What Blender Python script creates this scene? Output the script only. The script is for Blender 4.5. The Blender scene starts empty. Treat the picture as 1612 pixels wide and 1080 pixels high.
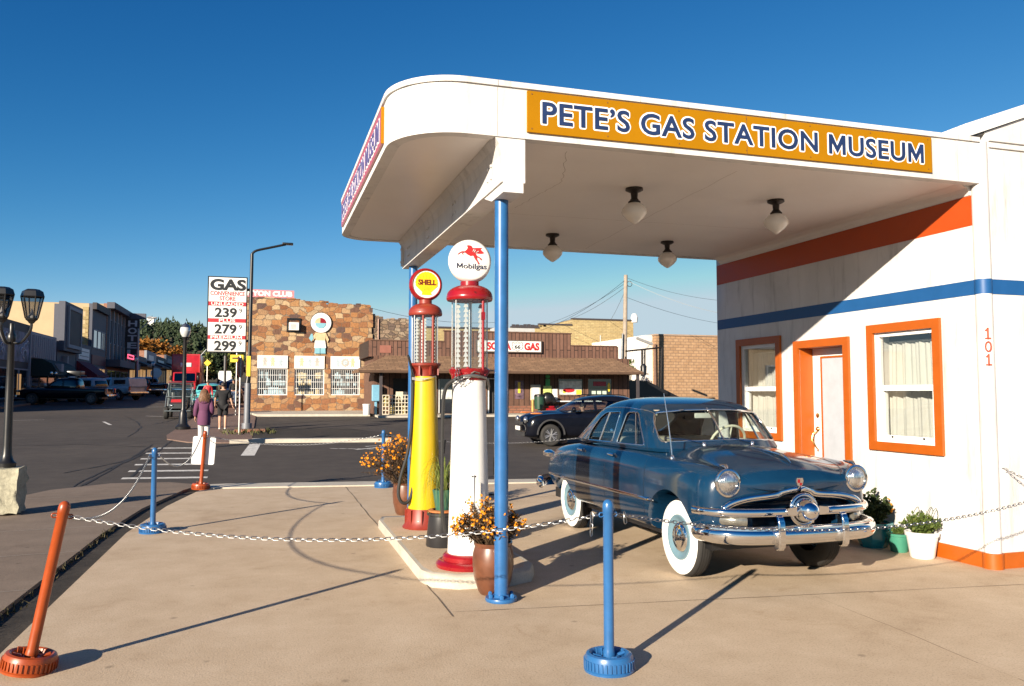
import bpy, bmesh, math, random
from mathutils import Vector, Matrix, Quaternion
from mathutils.bvhtree import BVHTree
import mathutils
R = math.radians
scene = bpy.context.scene
C = scene.collection
random.seed(7)

# ------------------------------------------------------------------ camera
CAMH = 1.65
cam = bpy.data.cameras.new('camera'); camo = bpy.data.objects.new('camera', cam); C.objects.link(camo)
cam.sensor_width = 36.0; cam.lens = 36.0*1267/1612; cam.clip_start = .05; cam.clip_end = 6000
YAW, PIT = R(17.2), R(3.52)
camo.location = (0, 0, CAMH)
FWD = Vector((math.sin(YAW)*math.cos(PIT), math.cos(YAW)*math.cos(PIT), math.sin(PIT)))
camo.rotation_euler = FWD.to_track_quat('-Z', 'Y').to_euler()
scene.camera = camo

# ------------------------------------------------------------------ light
SUN = Vector((1.15, 1.0, -.475)).normalized()          # the way the light travels
SUN_EL = math.asin(-SUN.z); SUN_AZ = math.atan2(-SUN.x, -SUN.y)
sl = bpy.data.lights.new('sun', 'SUN'); slo = bpy.data.objects.new('sun', sl); C.objects.link(slo)
sl.energy = 5.0; sl.angle = R(.5); sl.color = (1, .87, .70)
slo.rotation_euler = SUN.to_track_quat('-Z', 'Y').to_euler(); slo.location = (-20, -20, 15)
w = bpy.data.worlds.new('World'); scene.world = w; w.use_nodes = True
nt = w.node_tree; bg = nt.nodes['Background']
sk = nt.nodes.new('ShaderNodeTexSky'); sk.sky_type = 'NISHITA'; sk.sun_disc = False
sk.sun_elevation = SUN_EL; sk.sun_rotation = SUN_AZ
sk.altitude = 2000; sk.air_density = 1.0; sk.dust_density = .2; sk.ozone_density = 3.5
sp_ = nt.nodes.new('ShaderNodeSeparateColor'); cb_ = nt.nodes.new('ShaderNodeCombineColor'); nt.links.new(sk.outputs[0], sp_.inputs[0])
for i_, (g_, c_, t_) in enumerate(((2.4, .295, 3.2), (1.33, .715, 5.0), (.94, 1.24, 6.2))):          # a polarised, deeper sky
    q_ = sp_.outputs[i_]
    for op_, v_ in (('MINIMUM', t_), ('POWER', g_), ('MULTIPLY', c_)):
        m_ = nt.nodes.new('ShaderNodeMath'); m_.operation = op_; nt.links.new(q_, m_.inputs[0]); m_.inputs[1].default_value = v_; q_ = m_.outputs[0]
    nt.links.new(q_, cb_.inputs[i_])
nt.links.new(cb_.outputs[0], bg.inputs['Color'])
bg.inputs['Strength'].default_value = .05
vs = scene.view_settings; vs.view_transform = 'Standard'; vs.look = 'None'; vs.exposure = 1.12; vs.gamma = 1.0
scene.render.engine = 'CYCLES'
cy = scene.cycles; cy.max_bounces = 8; cy.diffuse_bounces = 4; cy.glossy_bounces = 4; cy.transparent_max_bounces = 16
cy.caustics_reflective = False; cy.caustics_refractive = False
cy.use_denoising = True

# ------------------------------------------------------------------ materials
def newmat(name):
    m = bpy.data.materials.new(name); m.use_nodes = True
    n = m.node_tree.nodes; l = m.node_tree.links
    return m, n, l, n['Principled BSDF']
def ramp(n, stops):
    r = n.new('ShaderNodeValToRGB'); e = r.color_ramp.elements
    while len(e) < len(stops): e.new(.5)
    for i, (p, c) in enumerate(stops):
        e[i].position = p; e[i].color = (c[0], c[1], c[2], 1) if not isinstance(c, (int, float)) else (c, c, c, 1)
    return r
def noise(n, l, vec, scale, detail=4, rough=.6, dist=0):
    t = n.new('ShaderNodeTexNoise'); t.inputs['Scale'].default_value = scale; t.inputs['Detail'].default_value = detail
    t.inputs['Roughness'].default_value = rough; t.inputs['Distortion'].default_value = dist
    if vec is not None: l.new(vec, t.inputs['Vector'])
    return t
def mixc(n, l, a, b, fac, mode='MIX'):
    x = n.new('ShaderNodeMix'); x.data_type = 'RGBA'; x.blend_type = mode
    for s, v in ((0, fac), (6, a), (7, b)):
        if isinstance(v, bpy.types.NodeSocket): l.new(v, x.inputs[s])
        elif isinstance(v, (int, float)): x.inputs[s].default_value = v if s == 0 else (v, v, v, 1)
        else: x.inputs[s].default_value = (v[0], v[1], v[2], 1)
    return x.outputs[2]
def bump(n, l, p, h, strength, dist=.01):
    b = n.new('ShaderNodeBump'); b.inputs['Strength'].default_value = strength; b.inputs['Distance'].default_value = dist
    l.new(h, b.inputs['Height']); l.new(b.outputs[0], p.inputs['Normal'])
MATS = {}
def M(name, col, rough=.55, metal=0, var=.12, scale=6, bmp=0, bscale=40, coat=0, spec=.5, emit=0, chip=None):
    """painted / plain surface: base colour with slow noise variation, faint grime and optional bump"""
    if name in MATS: return MATS[name]
    m, n, l, p = newmat(name)
    tc = n.new('ShaderNodeTexCoord').outputs['Object']
    t = noise(n, l, tc, scale, 6, .65)
    lo = [c*(1-var) for c in col]; hi = [min(1, c*(1+var*.7)) for c in col]
    r = ramp(n, [(.3, lo), (.7, hi)]); l.new(t.outputs[0], r.inputs[0]); l.new(r.outputs[0], p.inputs['Base Color'])
    if chip:
        c1 = noise(n, l, tc, 16, 8, .75, .5); c2 = noise(n, l, tc, 2.2, 3, .6); ml = n.new('ShaderNodeMath'); ml.operation = 'MULTIPLY'; l.new(c1.outputs[0], ml.inputs[0]); l.new(c2.outputs[0], ml.inputs[1])
        cr_ = ramp(n, [(chip[1], 0.0), (chip[1]+.02, 1.0)]); l.new(ml.outputs[0], cr_.inputs[0]); l.new(mixc(n, l, r.outputs[0], chip[0], cr_.outputs[0]), p.inputs['Base Color'])
    p.inputs['Metallic'].default_value = metal
    rr = n.new('ShaderNodeMapRange'); rr.inputs[3].default_value = max(.02, rough*.8); rr.inputs[4].default_value = min(1, rough*1.2)
    l.new(t.outputs[0], rr.inputs[0]); l.new(rr.outputs[0], p.inputs['Roughness'])
    p.inputs['Specular IOR Level'].default_value = spec
    if coat: p.inputs['Coat Weight'].default_value = coat; p.inputs['Coat Roughness'].default_value = .03
    if bmp:
        t2 = noise(n, l, tc, bscale, 5); bump(n, l, p, t2.outputs[0], bmp)
    if emit: p.inputs['Emission Color'].default_value = (*col, 1); p.inputs['Emission Strength'].default_value = emit
    MATS[name] = m; return m
def glassmat(name, tint=(.9, .95, .95), refl=.12, rough=.02):
    if name in MATS: return MATS[name]
    m, n, l, p = newmat(name)
    tr = n.new('ShaderNodeBsdfTransparent'); tr.inputs[0].default_value = (*tint, 1)
    gl = n.new('ShaderNodeBsdfGlossy'); gl.inputs['Roughness'].default_value = rough
    lw = n.new('ShaderNodeLayerWeight'); lw.inputs[0].default_value = .5
    pw = n.new('ShaderNodeMath'); pw.operation = 'POWER'; l.new(lw.outputs['Facing'], pw.inputs[0]); pw.inputs[1].default_value = 3.0
    mr = n.new('ShaderNodeMapRange'); mr.inputs[3].default_value = refl*.6; mr.inputs[4].default_value = min(1, refl*6); l.new(pw.outputs[0], mr.inputs[0])
    mx = n.new('ShaderNodeMixShader'); l.new(mr.outputs[0], mx.inputs[0]); l.new(tr.outputs[0], mx.inputs[1]); l.new(gl.outputs[0], mx.inputs[2])
    l.new(mx.outputs[0], n['Material Output'].inputs[0]); n.remove(p)
    MATS[name] = m; return m
def ground_mat(name, stops, big=.35, mid=2.2, fine=60, speck=.35, rough=.9, bmp=.35, stain=(.5, .5, .5), stain_amt=.5):
    m, n, l, p = newmat(name)
    tc = n.new('ShaderNodeTexCoord').outputs['Object']
    a = noise(n, l, tc, big, 6, .6, .4); b = noise(n, l, tc, mid, 8, .7); c = noise(n, l, tc, fine, 3, .6)
    mx = n.new('ShaderNodeMath'); mx.operation = 'MULTIPLY_ADD'; l.new(b.outputs[0], mx.inputs[0]); mx.inputs[1].default_value = .55
    h = n.new('ShaderNodeMath'); h.operation = 'MULTIPLY'; l.new(a.outputs[0], h.inputs[0]); h.inputs[1].default_value = .45; l.new(h.outputs[0], mx.inputs[2])
    r = ramp(n, stops); l.new(mx.outputs[0], r.inputs[0])
    sp = ramp(n, [(.30, .45), (.48, 1.0), (.62, 1.0), (.75, 1.25)]); l.new(c.outputs[0], sp.inputs[0])
    col = mixc(n, l, r.outputs[0], sp.outputs[0], speck, 'MULTIPLY')
    g2 = noise(n, l, tc, fine*3.1, 2, .7); gr2 = ramp(n, [(.34, .55), (.47, 1.0), (.60, 1.0), (.70, 1.22)]); l.new(g2.outputs[0], gr2.inputs[0]); col = mixc(n, l, col, gr2.outputs[0], speck*.8, 'MULTIPLY')
    vo = n.new('ShaderNodeTexVoronoi'); vo.inputs['Scale'].default_value = 2.3; l.new(tc, vo.inputs['Vector']); vr = ramp(n, [(.035, .45), (.075, 1.0)]); l.new(vo.outputs['Distance'], vr.inputs[0]); col = mixc(n, l, col, vr.outputs[0], .6, 'MULTIPLY')
    d = noise(n, l, tc, .9, 5, .75, 1.2); dr = ramp(n, [(.60, 0.0), (.74, 1.0)]); l.new(d.outputs[0], dr.inputs[0])
    sc = n.new('ShaderNodeMath'); sc.operation = 'MULTIPLY'; l.new(dr.outputs[0], sc.inputs[0]); sc.inputs[1].default_value = stain_amt
    col = mixc(n, l, col, mixc(n, l, col, stain, 1.0, 'MULTIPLY'), sc.outputs[0])
    l.new(col, p.inputs['Base Color']); p.inputs['Roughness'].default_value = rough; p.inputs['Specular IOR Level'].default_value = .25
    bump(n, l, p, c.outputs[0], bmp, .006)
    MATS[name] = m; return m
def planar(n, l, axes):
    tc = n.new('ShaderNodeTexCoord').outputs['Object']; s = n.new('ShaderNodeSeparateXYZ'); l.new(tc, s.inputs[0])
    c = n.new('ShaderNodeCombineXYZ')
    for i, a in enumerate(axes): l.new(s.outputs['XYZ'.index(a)], c.inputs[i])
    return c.outputs[0]
def stone_mat(name, axes, size, palette, mortar, mw=.035, aspect=1.5, bmp=.8, metric='CHEBYCHEV', dj=.2, rnd=.85):
    m, n, l, p = newmat(name)
    v = planar(n, l, axes)
    mp = n.new('ShaderNodeMapping'); mp.inputs['Scale'].default_value = (1/(size*aspect), 1/size, 1); l.new(v, mp.inputs[0])
    dn = noise(n, l, mp.outputs[0], 1.3, 3); vm = n.new('ShaderNodeVectorMath'); vm.operation = 'MULTIPLY_ADD'
    l.new(dn.outputs['Color'], vm.inputs[0]); vm.inputs[1].default_value = (dj, dj, 0); l.new(mp.outputs[0], vm.inputs[2])
    v1 = n.new('ShaderNodeTexVoronoi'); v1.voronoi_dimensions = '2D'; v1.distance = metric; v1.inputs['Scale'].default_value = 1; v1.inputs['Randomness'].default_value = rnd; l.new(vm.outputs[0], v1.inputs['Vector'])
    v2 = n.new('ShaderNodeTexVoronoi'); v2.voronoi_dimensions = '2D'; v2.distance = metric; v2.feature = 'F2'; v2.inputs['Scale'].default_value = 1; v2.inputs['Randomness'].default_value = rnd; l.new(vm.outputs[0], v2.inputs['Vector'])
    df = n.new('ShaderNodeMath'); df.operation = 'SUBTRACT'; l.new(v2.outputs['Distance'], df.inputs[0]); l.new(v1.outputs['Distance'], df.inputs[1])
    mr = ramp(n, [(mw, 0.0), (mw*2.2, 1.0)]); l.new(df.outputs[0], mr.inputs[0])
    sep = n.new('ShaderNodeSeparateColor'); l.new(v1.outputs['Color'], sep.inputs[0])
    k = len(palette); r = ramp(n, [(i/k, c) for i, c in enumerate(palette)]); r.color_ramp.interpolation = 'CONSTANT'; l.new(sep.outputs[0], r.inputs[0])
    nn = noise(n, l, v, 9, 6, .7); nr = ramp(n, [(.25, .6), (.75, 1.3)]); l.new(nn.outputs[0], nr.inputs[0])
    col = mixc(n, l, r.outputs[0], nr.outputs[0], .8, 'MULTIPLY')
    col = mixc(n, l, mortar, col, mr.outputs[0]); l.new(col, p.inputs['Base Color']); p.inputs['Roughness'].default_value = .9
    hh = n.new('ShaderNodeMath'); hh.operation = 'ADD'; l.new(mr.outputs[0], hh.inputs[0]); l.new(nn.outputs[0], hh.inputs[1])
    bump(n, l, p, hh.outputs[0], bmp, .05)
    MATS[name] = m; return m
def brick_mat(name, axes, c1, c2, mortar, bw=.4, bh=.2, ms=.015, bmp=.5, offs=.5, nsc=3):
    m, n, l, p = newmat(name)
    v = planar(n, l, axes)
    b = n.new('ShaderNodeTexBrick'); b.inputs['Scale'].default_value = 1; b.inputs['Brick Width'].default_value = bw; b.inputs['Row Height'].default_value = bh
    b.inputs['Mortar Size'].default_value = ms; b.inputs['Color1'].default_value = (*c1, 1); b.inputs['Color2'].default_value = (*c2, 1); b.inputs['Mortar'].default_value = (*mortar, 1); b.offset = offs
    l.new(v, b.inputs['Vector'])
    nn = noise(n, l, v, nsc, 8, .7); nr = ramp(n, [(.25, .6), (.75, 1.3)]); l.new(nn.outputs[0], nr.inputs[0])
    l.new(mixc(n, l, b.outputs[0], nr.outputs[0], .75, 'MULTIPLY'), p.inputs['Base Color']); p.inputs['Roughness'].default_value = .88
    inv = n.new('ShaderNodeMath'); inv.operation = 'MULTIPLY_ADD'; l.new(b.outputs['Fac'], inv.inputs[0]); inv.inputs[1].default_value = -1
    l.new(nn.outputs[0], inv.inputs[2]); bump(n, l, p, inv.outputs[0], bmp, .012)
    MATS[name] = m; return m
def leafmat(name, cols, sc=14):
    m, n, l, p = newmat(name)
    tc = n.new('ShaderNodeTexCoord').outputs['Object']; t = noise(n, l, tc, sc, 4, .8)
    r = ramp(n, [(.25+.5*i/(len(cols)-1), c) for i, c in enumerate(cols)]); l.new(t.outputs[0], r.inputs[0]); l.new(r.outputs[0], p.inputs['Base Color'])
    p.inputs['Roughness'].default_value = .7; p.inputs['Specular IOR Level'].default_value = .25
    MATS[name] = m; return m

# ------------------------------------------------------------------ mesh builder
class MB:
    def __init__(s): s.v = []; s.f = []; s.m = []; s.k = 0
    def mat(s, k): s.k = k; return s
    def add(s, vs, fs):
        o = len(s.v); s.v += [Vector(p) for p in vs]
        for f in fs: s.f.append([o+i for i in f]); s.m.append(s.k)
        return s
    def box(s, x0, x1, y0, y1, z0, z1, T=None):
        vs = [Vector((x, y, z)) for z in (z0, z1) for y in (y0, y1) for x in (x0, x1)]
        if T is not None: vs = [T @ p for p in vs]
        return s.add(vs, [(0, 2, 3, 1), (4, 5, 7, 6), (0, 1, 5, 4), (2, 6, 7, 3), (0, 4, 6, 2), (1, 3, 7, 5)])
    def bbox(s, x0, x1, y0, y1, z0, z1, b=.01, T=None):
        """box with chamfered vertical and horizontal edges"""
        bm = bmesh.new(); bmesh.ops.create_cube(bm, size=1)
        for q in bm.verts: q.co = Vector(((x0+x1)/2+q.co.x*(x1-x0), (y0+y1)/2+q.co.y*(y1-y0), (z0+z1)/2+q.co.z*(z1-z0)))
        bmesh.ops.bevel(bm, geom=bm.edges[:], offset=b, segments=2, affect='EDGES', profile=.5)
        return s.frombm(bm, T)
    def frombm(s, bm, T=None):
        bm.verts.index_update()
        s.add([(T @ q.co) if T is not None else q.co.copy() for q in bm.verts], [[q.index for q in f.verts] for f in bm.faces]); bm.free(); return s
    def prism(s, poly, axis, a, b, T=None):
        """poly in the plane across axis: X->(y,z)  Y->(x,z)  Z->(x,y)"""
        def P(q, t): return Vector((t, q[0], q[1])) if axis == 'X' else Vector((q[0], t, q[1])) if axis == 'Y' else Vector((q[0], q[1], t))
        n = len(poly); vs = [P(q, a) for q in poly]+[P(q, b) for q in poly]
        if T is not None: vs = [T @ p for p in vs]
        ar = sum(poly[i][0]*poly[(i+1) % n][1]-poly[(i+1) % n][0]*poly[i][1] for i in range(n))
        fs = [list(range(n))[::-1], list(range(n, 2*n))]+[(i, (i+1) % n, n+(i+1) % n, n+i) for i in range(n)]
        flip = (ar < 0) ^ (b < a) ^ (axis == 'Y')
        return s.add(vs, [list(f)[::-1] if flip else f for f in fs])
    def tube(s, pts, r, n=8, closed=False, cap=True, sq=None):
        pts = [Vector(p) for p in pts]; N = len(pts); vs = []; up = None
        rs = r if isinstance(r, (list, tuple)) else [r]*N
        for i in range(N):
            a = pts[(i-1) % N] if (i or closed) else pts[i]; b = pts[(i+1) % N] if (i < N-1 or closed) else pts[i]
            t = (b-a); t = t.normalized() if t.length > 1e-9 else Vector((0, 0, 1))
            if up is None: up = Vector((0, 0, 1)) if abs(t.z) < .9 else Vector((1, 0, 0))
            x = up.cross(t); x = x.normalized() if x.length > 1e-6 else t.orthogonal().normalized(); y = t.cross(x).normalized()
            if sq is None: up = y
            for k in range(n):
                th = 2*math.pi*(k+.5*(n == 4))/n
                vs.append(pts[i]+(x*math.cos(th)*(sq[0] if sq else 1)+y*math.sin(th)*(sq[1] if sq else 1))*rs[i])
        fs = []
        for i in range(N if closed else N-1):
            j = (i+1) % N
            fs += [(i*n+k, i*n+(k+1) % n, j*n+(k+1) % n, j*n+k) for k in range(n)]
        if cap and not closed: fs += [list(range(n))[::-1], [(N-1)*n+k for k in range(n)]]
        return s.add(vs, fs)
    def lathe(s, prof, c=(0, 0, 0), n=24, T=None, axis='Z', a0=0, a1=2*math.pi):
        full = abs(a1-a0-2*math.pi) < 1e-6; cols = n if full else n+1; vs = []
        for (r, z) in prof:
            for k in range(cols):
                th = a0+(a1-a0)*k/n
                q = (r*math.cos(th), r*math.sin(th), z) if axis == 'Z' else (z, r*math.cos(th), r*math.sin(th)) if axis == 'X' else (r*math.sin(th), z, r*math.cos(th))
                vs.append(Vector(q))
        if T is not None: vs = [T @ p for p in vs]
        vs = [p+Vector(c) for p in vs]; fs = []
        for i in range(len(prof)-1):
            for k in range(n):
                k2 = (k+1) % cols
                fs.append((i*cols+k, i*cols+k2, (i+1)*cols+k2, (i+1)*cols+k))
        return s.add(vs, fs)
    def ball(s, c, r, seg=16, rings=10, T=None):
        r = r if isinstance(r, (tuple, list)) else (r, r, r)
        bm = bmesh.new(); bmesh.ops.create_uvsphere(bm, u_segments=seg, v_segments=rings, radius=1)
        for q in bm.verts:
            p = Vector((q.co.x*r[0], q.co.y*r[1], q.co.z*r[2]))
            q.co = (T @ p if T is not None else p)+Vector(c)
        return s.frombm(bm)
    def quad(s, a, b, c, d): return s.add([a, b, c, d], [(0, 1, 2, 3)])
    def grid(s, fn, nu, nv):
        vs = [fn(i/nu, j/nv) for j in range(nv+1) for i in range(nu+1)]
        return s.add(vs, [(j*(nu+1)+i, j*(nu+1)+i+1, (j+1)*(nu+1)+i+1, (j+1)*(nu+1)+i) for j in range(nv) for i in range(nu)])
    def mesh(s, name, mats, smooth=None, weld=True, off=None):
        me = bpy.data.meshes.new(name)
        me.from_pydata([p-off for p in s.v] if off is not None else s.v, [], s.f)
        for m in (mats if isinstance(mats, (list, tuple)) else [mats]): me.materials.append(m)
        me.polygons.foreach_set('material_index', s.m)
        me.validate(); me.update()
        if weld:
            bm = bmesh.new(); bm.from_mesh(me); bmesh.ops.remove_doubles(bm, verts=bm.verts[:], dist=1e-5)
            bmesh.ops.recalc_face_normals(bm, faces=bm.faces[:]) if smooth != 'keep' else None
            bm.to_mesh(me); bm.free()
        if smooth:
            me.shade_smooth()
            if smooth != 'keep': me.set_sharp_from_angle(angle=R(smooth))
        return me
    def build(s, name, mats, parent=None, smooth=None, local=False, org=None, weld=True):
        off = None
        if parent is not None and not local: off = wloc(parent)
        elif org is not None: off = Vector(org)
        o = bpy.data.objects.new(name, s.mesh(name, mats, smooth, weld, off)); C.objects.link(o)
        if parent is not None: o.parent = parent
        elif org is not None: o.location = org
        return o
def wloc(o):
    v = Vector(o.location)
    return v+wloc(o.parent) if o.parent else v
def thing(name, label, cat, loc=(0, 0, 0), rotz=0, group=None):
    o = bpy.data.objects.new(name, None); C.objects.link(o); o.location = loc; o.rotation_euler = (0, 0, rotz); o.empty_display_size = .1
    return tag(o, label, cat, group)
def tag(o, label, cat, group=None):
    o['label'] = label; o['category'] = cat
    if group: o['group'] = group
    return o
def struct(o): o['kind'] = 'structure'; return o
def copy_thing(o, loc, rotz=0, label=None, parent=None):
    c = o.copy(); C.objects.link(c)
    if parent is None:
        c.location = loc; c.rotation_euler = (0, 0, rotz)
        if label: c['label'] = label
    else: c.parent = parent
    for ch in list(o.children): copy_thing(ch, None, parent=c)
    return c
FONT = None
def textmesh(body, offset=0, extrude=0, spacing=1.0):
    cu = bpy.data.curves.new('lettering', 'FONT'); cu.body = body; cu.size = 1; cu.offset = offset; cu.extrude = extrude; cu.space_character = spacing; cu.resolution_u = 4
    o = bpy.data.objects.new('lettering', cu); C.objects.link(o)
    dg = bpy.context.evaluated_depsgraph_get(); me = bpy.data.meshes.new_from_object(o.evaluated_get(dg))
    bpy.data.objects.remove(o); bpy.data.curves.remove(cu)
    return me
def lettering(mb, body, o, right, up, width, height, offset=.02, thick=.004, spacing=1.0, bbref=None):
    """letters fitted into width x height with lower-left corner o, standing proud along right x up"""
    me = textmesh(body, offset, .5, spacing); ref = textmesh(bbref or body, 0, 0, spacing)
    xs = [v.co.x for v in ref.vertices]; ys = [v.co.y for v in ref.vertices]
    x0, x1, y0, y1 = min(xs), max(xs), min(ys), max(ys)
    right = Vector(right).normalized(); up = Vector(up).normalized(); nrm = right.cross(up); o = Vector(o)
    W_ = lambda x, y, z: o+right*((x-x0)/(x1-x0)*width)+up*((y-y0)/(y1-y0)*height)+nrm*((z+.5)*thick)
    drop = []                                             # the font's M has crossing outlines, so each M is drawn here instead
    for i, ch in enumerate(body):
        if ch != 'M': continue
        a = textmesh(body[:i]+'I', offset, 0, spacing); b = textmesh(body[:i]+'M', offset, 0, spacing); c = textmesh('I', offset, 0, spacing); ex = lambda m: (min(v.co.x for v in m.vertices), max(v.co.x for v in m.vertices))
        sw = ex(c)[1]-ex(c)[0]; xa, xb = ex(a)[1]-sw, ex(b)[1]; ya, yb = min(v.co.y for v in c.vertices), max(v.co.y for v in c.vertices); H = yb-ya; xm = (xa+xb)/2; s = sw*.92
        for m in (a, b, c): bpy.data.meshes.remove(m)
        drop.append((xa-.02, xb+.02))
        P = [(xa, ya), (xa, yb), (xa+s*1.15, yb), (xm, ya+.42*H), (xb-s*1.15, yb), (xb, yb), (xb, ya), (xb-s, ya), (xb-s, ya+.60*H), (xm, ya+.06*H), (xa+s, ya+.60*H), (xa+s, ya)]
        n = len(P); mb.add([W_(x, y, -.5) for x, y in P]+[W_(x, y, .5) for x, y in P], [list(range(n)), list(range(n, 2*n))[::-1]]+[(k, n+k, n+(k+1) % n, (k+1) % n) for k in range(n)])
    keep = [p for p in me.polygons if not any(lo <= me.vertices[p.vertices[0]].co.x <= hi and lo <= me.vertices[p.vertices[1]].co.x <= hi for lo, hi in drop)]
    used = sorted({i for p in keep for i in p.vertices}); idx = {i: k for k, i in enumerate(used)}
    vs = [W_(*me.vertices[i].co) for i in used]
    mb.add(vs, [[idx[i] for i in p.vertices] for p in keep]); bpy.data.meshes.remove(me); bpy.data.meshes.remove(ref)
    return mb
def boolean(me, cut, op='DIFFERENCE'):
    """mesh op mesh -> new mesh"""
    a = bpy.data.objects.new('a', me); b = bpy.data.objects.new('b', cut); C.objects.link(a); C.objects.link(b)
    md = a.modifiers.new('b', 'BOOLEAN'); md.object = b; md.operation = op; md.solver = 'EXACT'
    r = bpy.data.meshes.new_from_object(a.evaluated_get(bpy.context.evaluated_depsgraph_get()))
    bpy.data.objects.remove(a); bpy.data.objects.remove(b); return r
def subdiv(me, lv):
    a = bpy.data.objects.new('a', me); C.objects.link(a); md = a.modifiers.new('s', 'SUBSURF'); md.levels = lv
    r = bpy.data.meshes.new_from_object(a.evaluated_get(bpy.context.evaluated_depsgraph_get())); bpy.data.objects.remove(a); return r
def link(name, me, mat, parent, smooth=None):
    if mat is not None:
        me.materials.clear()
        for m in (mat if isinstance(mat, (list, tuple)) else [mat]): me.materials.append(m)
    if smooth: me.shade_smooth(); me.set_sharp_from_angle(angle=R(smooth))
    o = bpy.data.objects.new(name, me); C.objects.link(o); o.parent = parent; return o
def arc(cx, cy, r, a0, a1, n): return [(cx+r*math.cos(R(a0+(a1-a0)*i/n)), cy+r*math.sin(R(a0+(a1-a0)*i/n))) for i in range(n+1)]
def gz(y): return -.12+max(0, min(y, 230)-18)*.0215          # the street climbs gently away from the camera
def skinned(name, joints, bones, mat, parent, sub=2, loc=None):
    """one continuous body: joints {key:(x,y,z,r)} joined by bones, grown with Skin + Subdivision"""
    ks = list(joints); me = bpy.data.meshes.new(name)
    me.from_pydata([joints[k][:3] for k in ks], [(ks.index(a), ks.index(b)) for a, b in bones], [])
    o = bpy.data.objects.new(name, me); C.objects.link(o); o.modifiers.new('skin', 'SKIN').use_smooth_shade = True
    for i, k in enumerate(ks):
        sv = me.skin_vertices[0].data[i]; rr = joints[k][3]; sv.radius = rr if isinstance(rr, tuple) else (rr, rr); sv.use_root = (i == 0)
    sb = o.modifiers.new('sub', 'SUBSURF'); sb.levels = sub; sb.render_levels = sub
    r = bpy.data.meshes.new_from_object(o.evaluated_get(bpy.context.evaluated_depsgraph_get())); bpy.data.objects.remove(o)
    return link(name, r, mat, parent, 80)

# ------------------------------------------------------------------ palette
WHITE = None
def stucco():
    m, n, l, p = newmat('white stucco')
    tc = n.new('ShaderNodeTexCoord').outputs['Object']
    a = noise(n, l, tc, 1.1, 7, .65, .6); r = ramp(n, [(.3, (.54, .53, .515)), (.55, (.62, .61, .60)), (.8, (.66, .65, .64))]); l.new(a.outputs[0], r.inputs[0])
    mp = n.new('ShaderNodeMapping'); mp.inputs['Scale'].default_value = (3, 3, .35); l.new(tc, mp.inputs[0])
    s = noise(n, l, mp.outputs[0], 2.2, 5, .7); sr = ramp(n, [(.52, 1.0), (.62, .86), (.76, .56)]); l.new(s.outputs[0], sr.inputs[0])
    l.new(mixc(n, l, r.outputs[0], sr.outputs[0], 1.0, 'MULTIPLY'), p.inputs['Base Color']); p.inputs['Roughness'].default_value = .6
    b = noise(n, l, tc, 55, 4); c = noise(n, l, tc, 3, 4); h = n.new('ShaderNodeMath'); h.operation = 'MULTIPLY_ADD'; l.new(c.outputs[0], h.inputs[0]); h.inputs[1].default_value = 2.5; l.new(b.outputs[0], h.inputs[2])
    bump(n, l, p, h.outputs[0], .25, .008); MATS['stucco'] = m; return m
STUCCO = stucco()
ORANGE = M('orange trim paint', (.37, .080, .004), .45, var=.08, bmp=.05)
ORSTR = M('orange stripe paint', (.40, .054, .005), .5, var=.06)
BLUESTR = M('blue stripe paint', (.008, .075, .23), .5, var=.08)
PBLUE = M('glossy blue pole paint', (.021, .11, .29), .34, var=.16, scale=7, coat=.25, chip=((.06, .07, .09), .395))
PORANGE = M('glossy orange post paint', (.31, .052, .008), .38, var=.2, scale=7, coat=.2, chip=((.10, .03, .015), .385))
VINYL = M('white vinyl', (.78, .78, .77), .35, var=.03)
CURTAIN = M('pale curtain', (.64, .64, .61), .9, var=.06)
DARKIN = M('dark room', (.05, .048, .045), .9)
DARKMETAL = M('dark bronze metal', (.025, .02, .018), .4, .4)
OPAL = M('opal glass', (.72, .68, .62), .2, var=.03, coat=.5)
CHROME = M('chrome', (.80, .80, .80), .07, 1.0, var=.03)
STEEL = M('galvanised steel', (.36, .36, .355), .42, 1.0, var=.15)
BLACK = M('black paint', (.012, .012, .013), .35, var=.2)
RUBBER = M('black rubber', (.018, .018, .018), .7, var=.25, bmp=.15, bscale=30)
BRASS = M('brass', (.62, .40, .14), .22, 1.0, var=.1)
WPAINT = M('white enamel', (.78, .77, .74), .3, var=.05, scale=4, coat=.4, chip=((.30, .24, .19), .385))
REDP = M('red enamel', (.24, .005, .009), .28, var=.18, scale=8, coat=.4, chip=((.08, .015, .012), .39))
RUSTRED = M('faded rust red paint', (.22, .026, .015), .45, var=.22, scale=8, coat=.1, chip=((.10, .03, .02), .37))
YELP = M('yellow enamel', (.55, .38, .007), .3, var=.05, scale=5, coat=.4, chip=((.20, .10, .04), .40))
SIGNYEL = M('amber sign paint', (.33, .145, .001), .6, var=.07, scale=2.5, spec=.12)
NAVY = M('navy lettering', (.013, .030, .10), .45, var=.25, scale=3)
LETWHITE = M('white lettering', (.82, .82, .82), .45, var=.02)
LETRED = M('red lettering', (.42, .02, .022), .5, var=.08)
LETBLACK = M('black lettering', (.015, .016, .018), .5)
GLASS = glassmat('window glass', (.90, .91, .90), .15)
CYLGLASS = glassmat('clear pump glass', (.95, .97, .97), .05)

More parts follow.
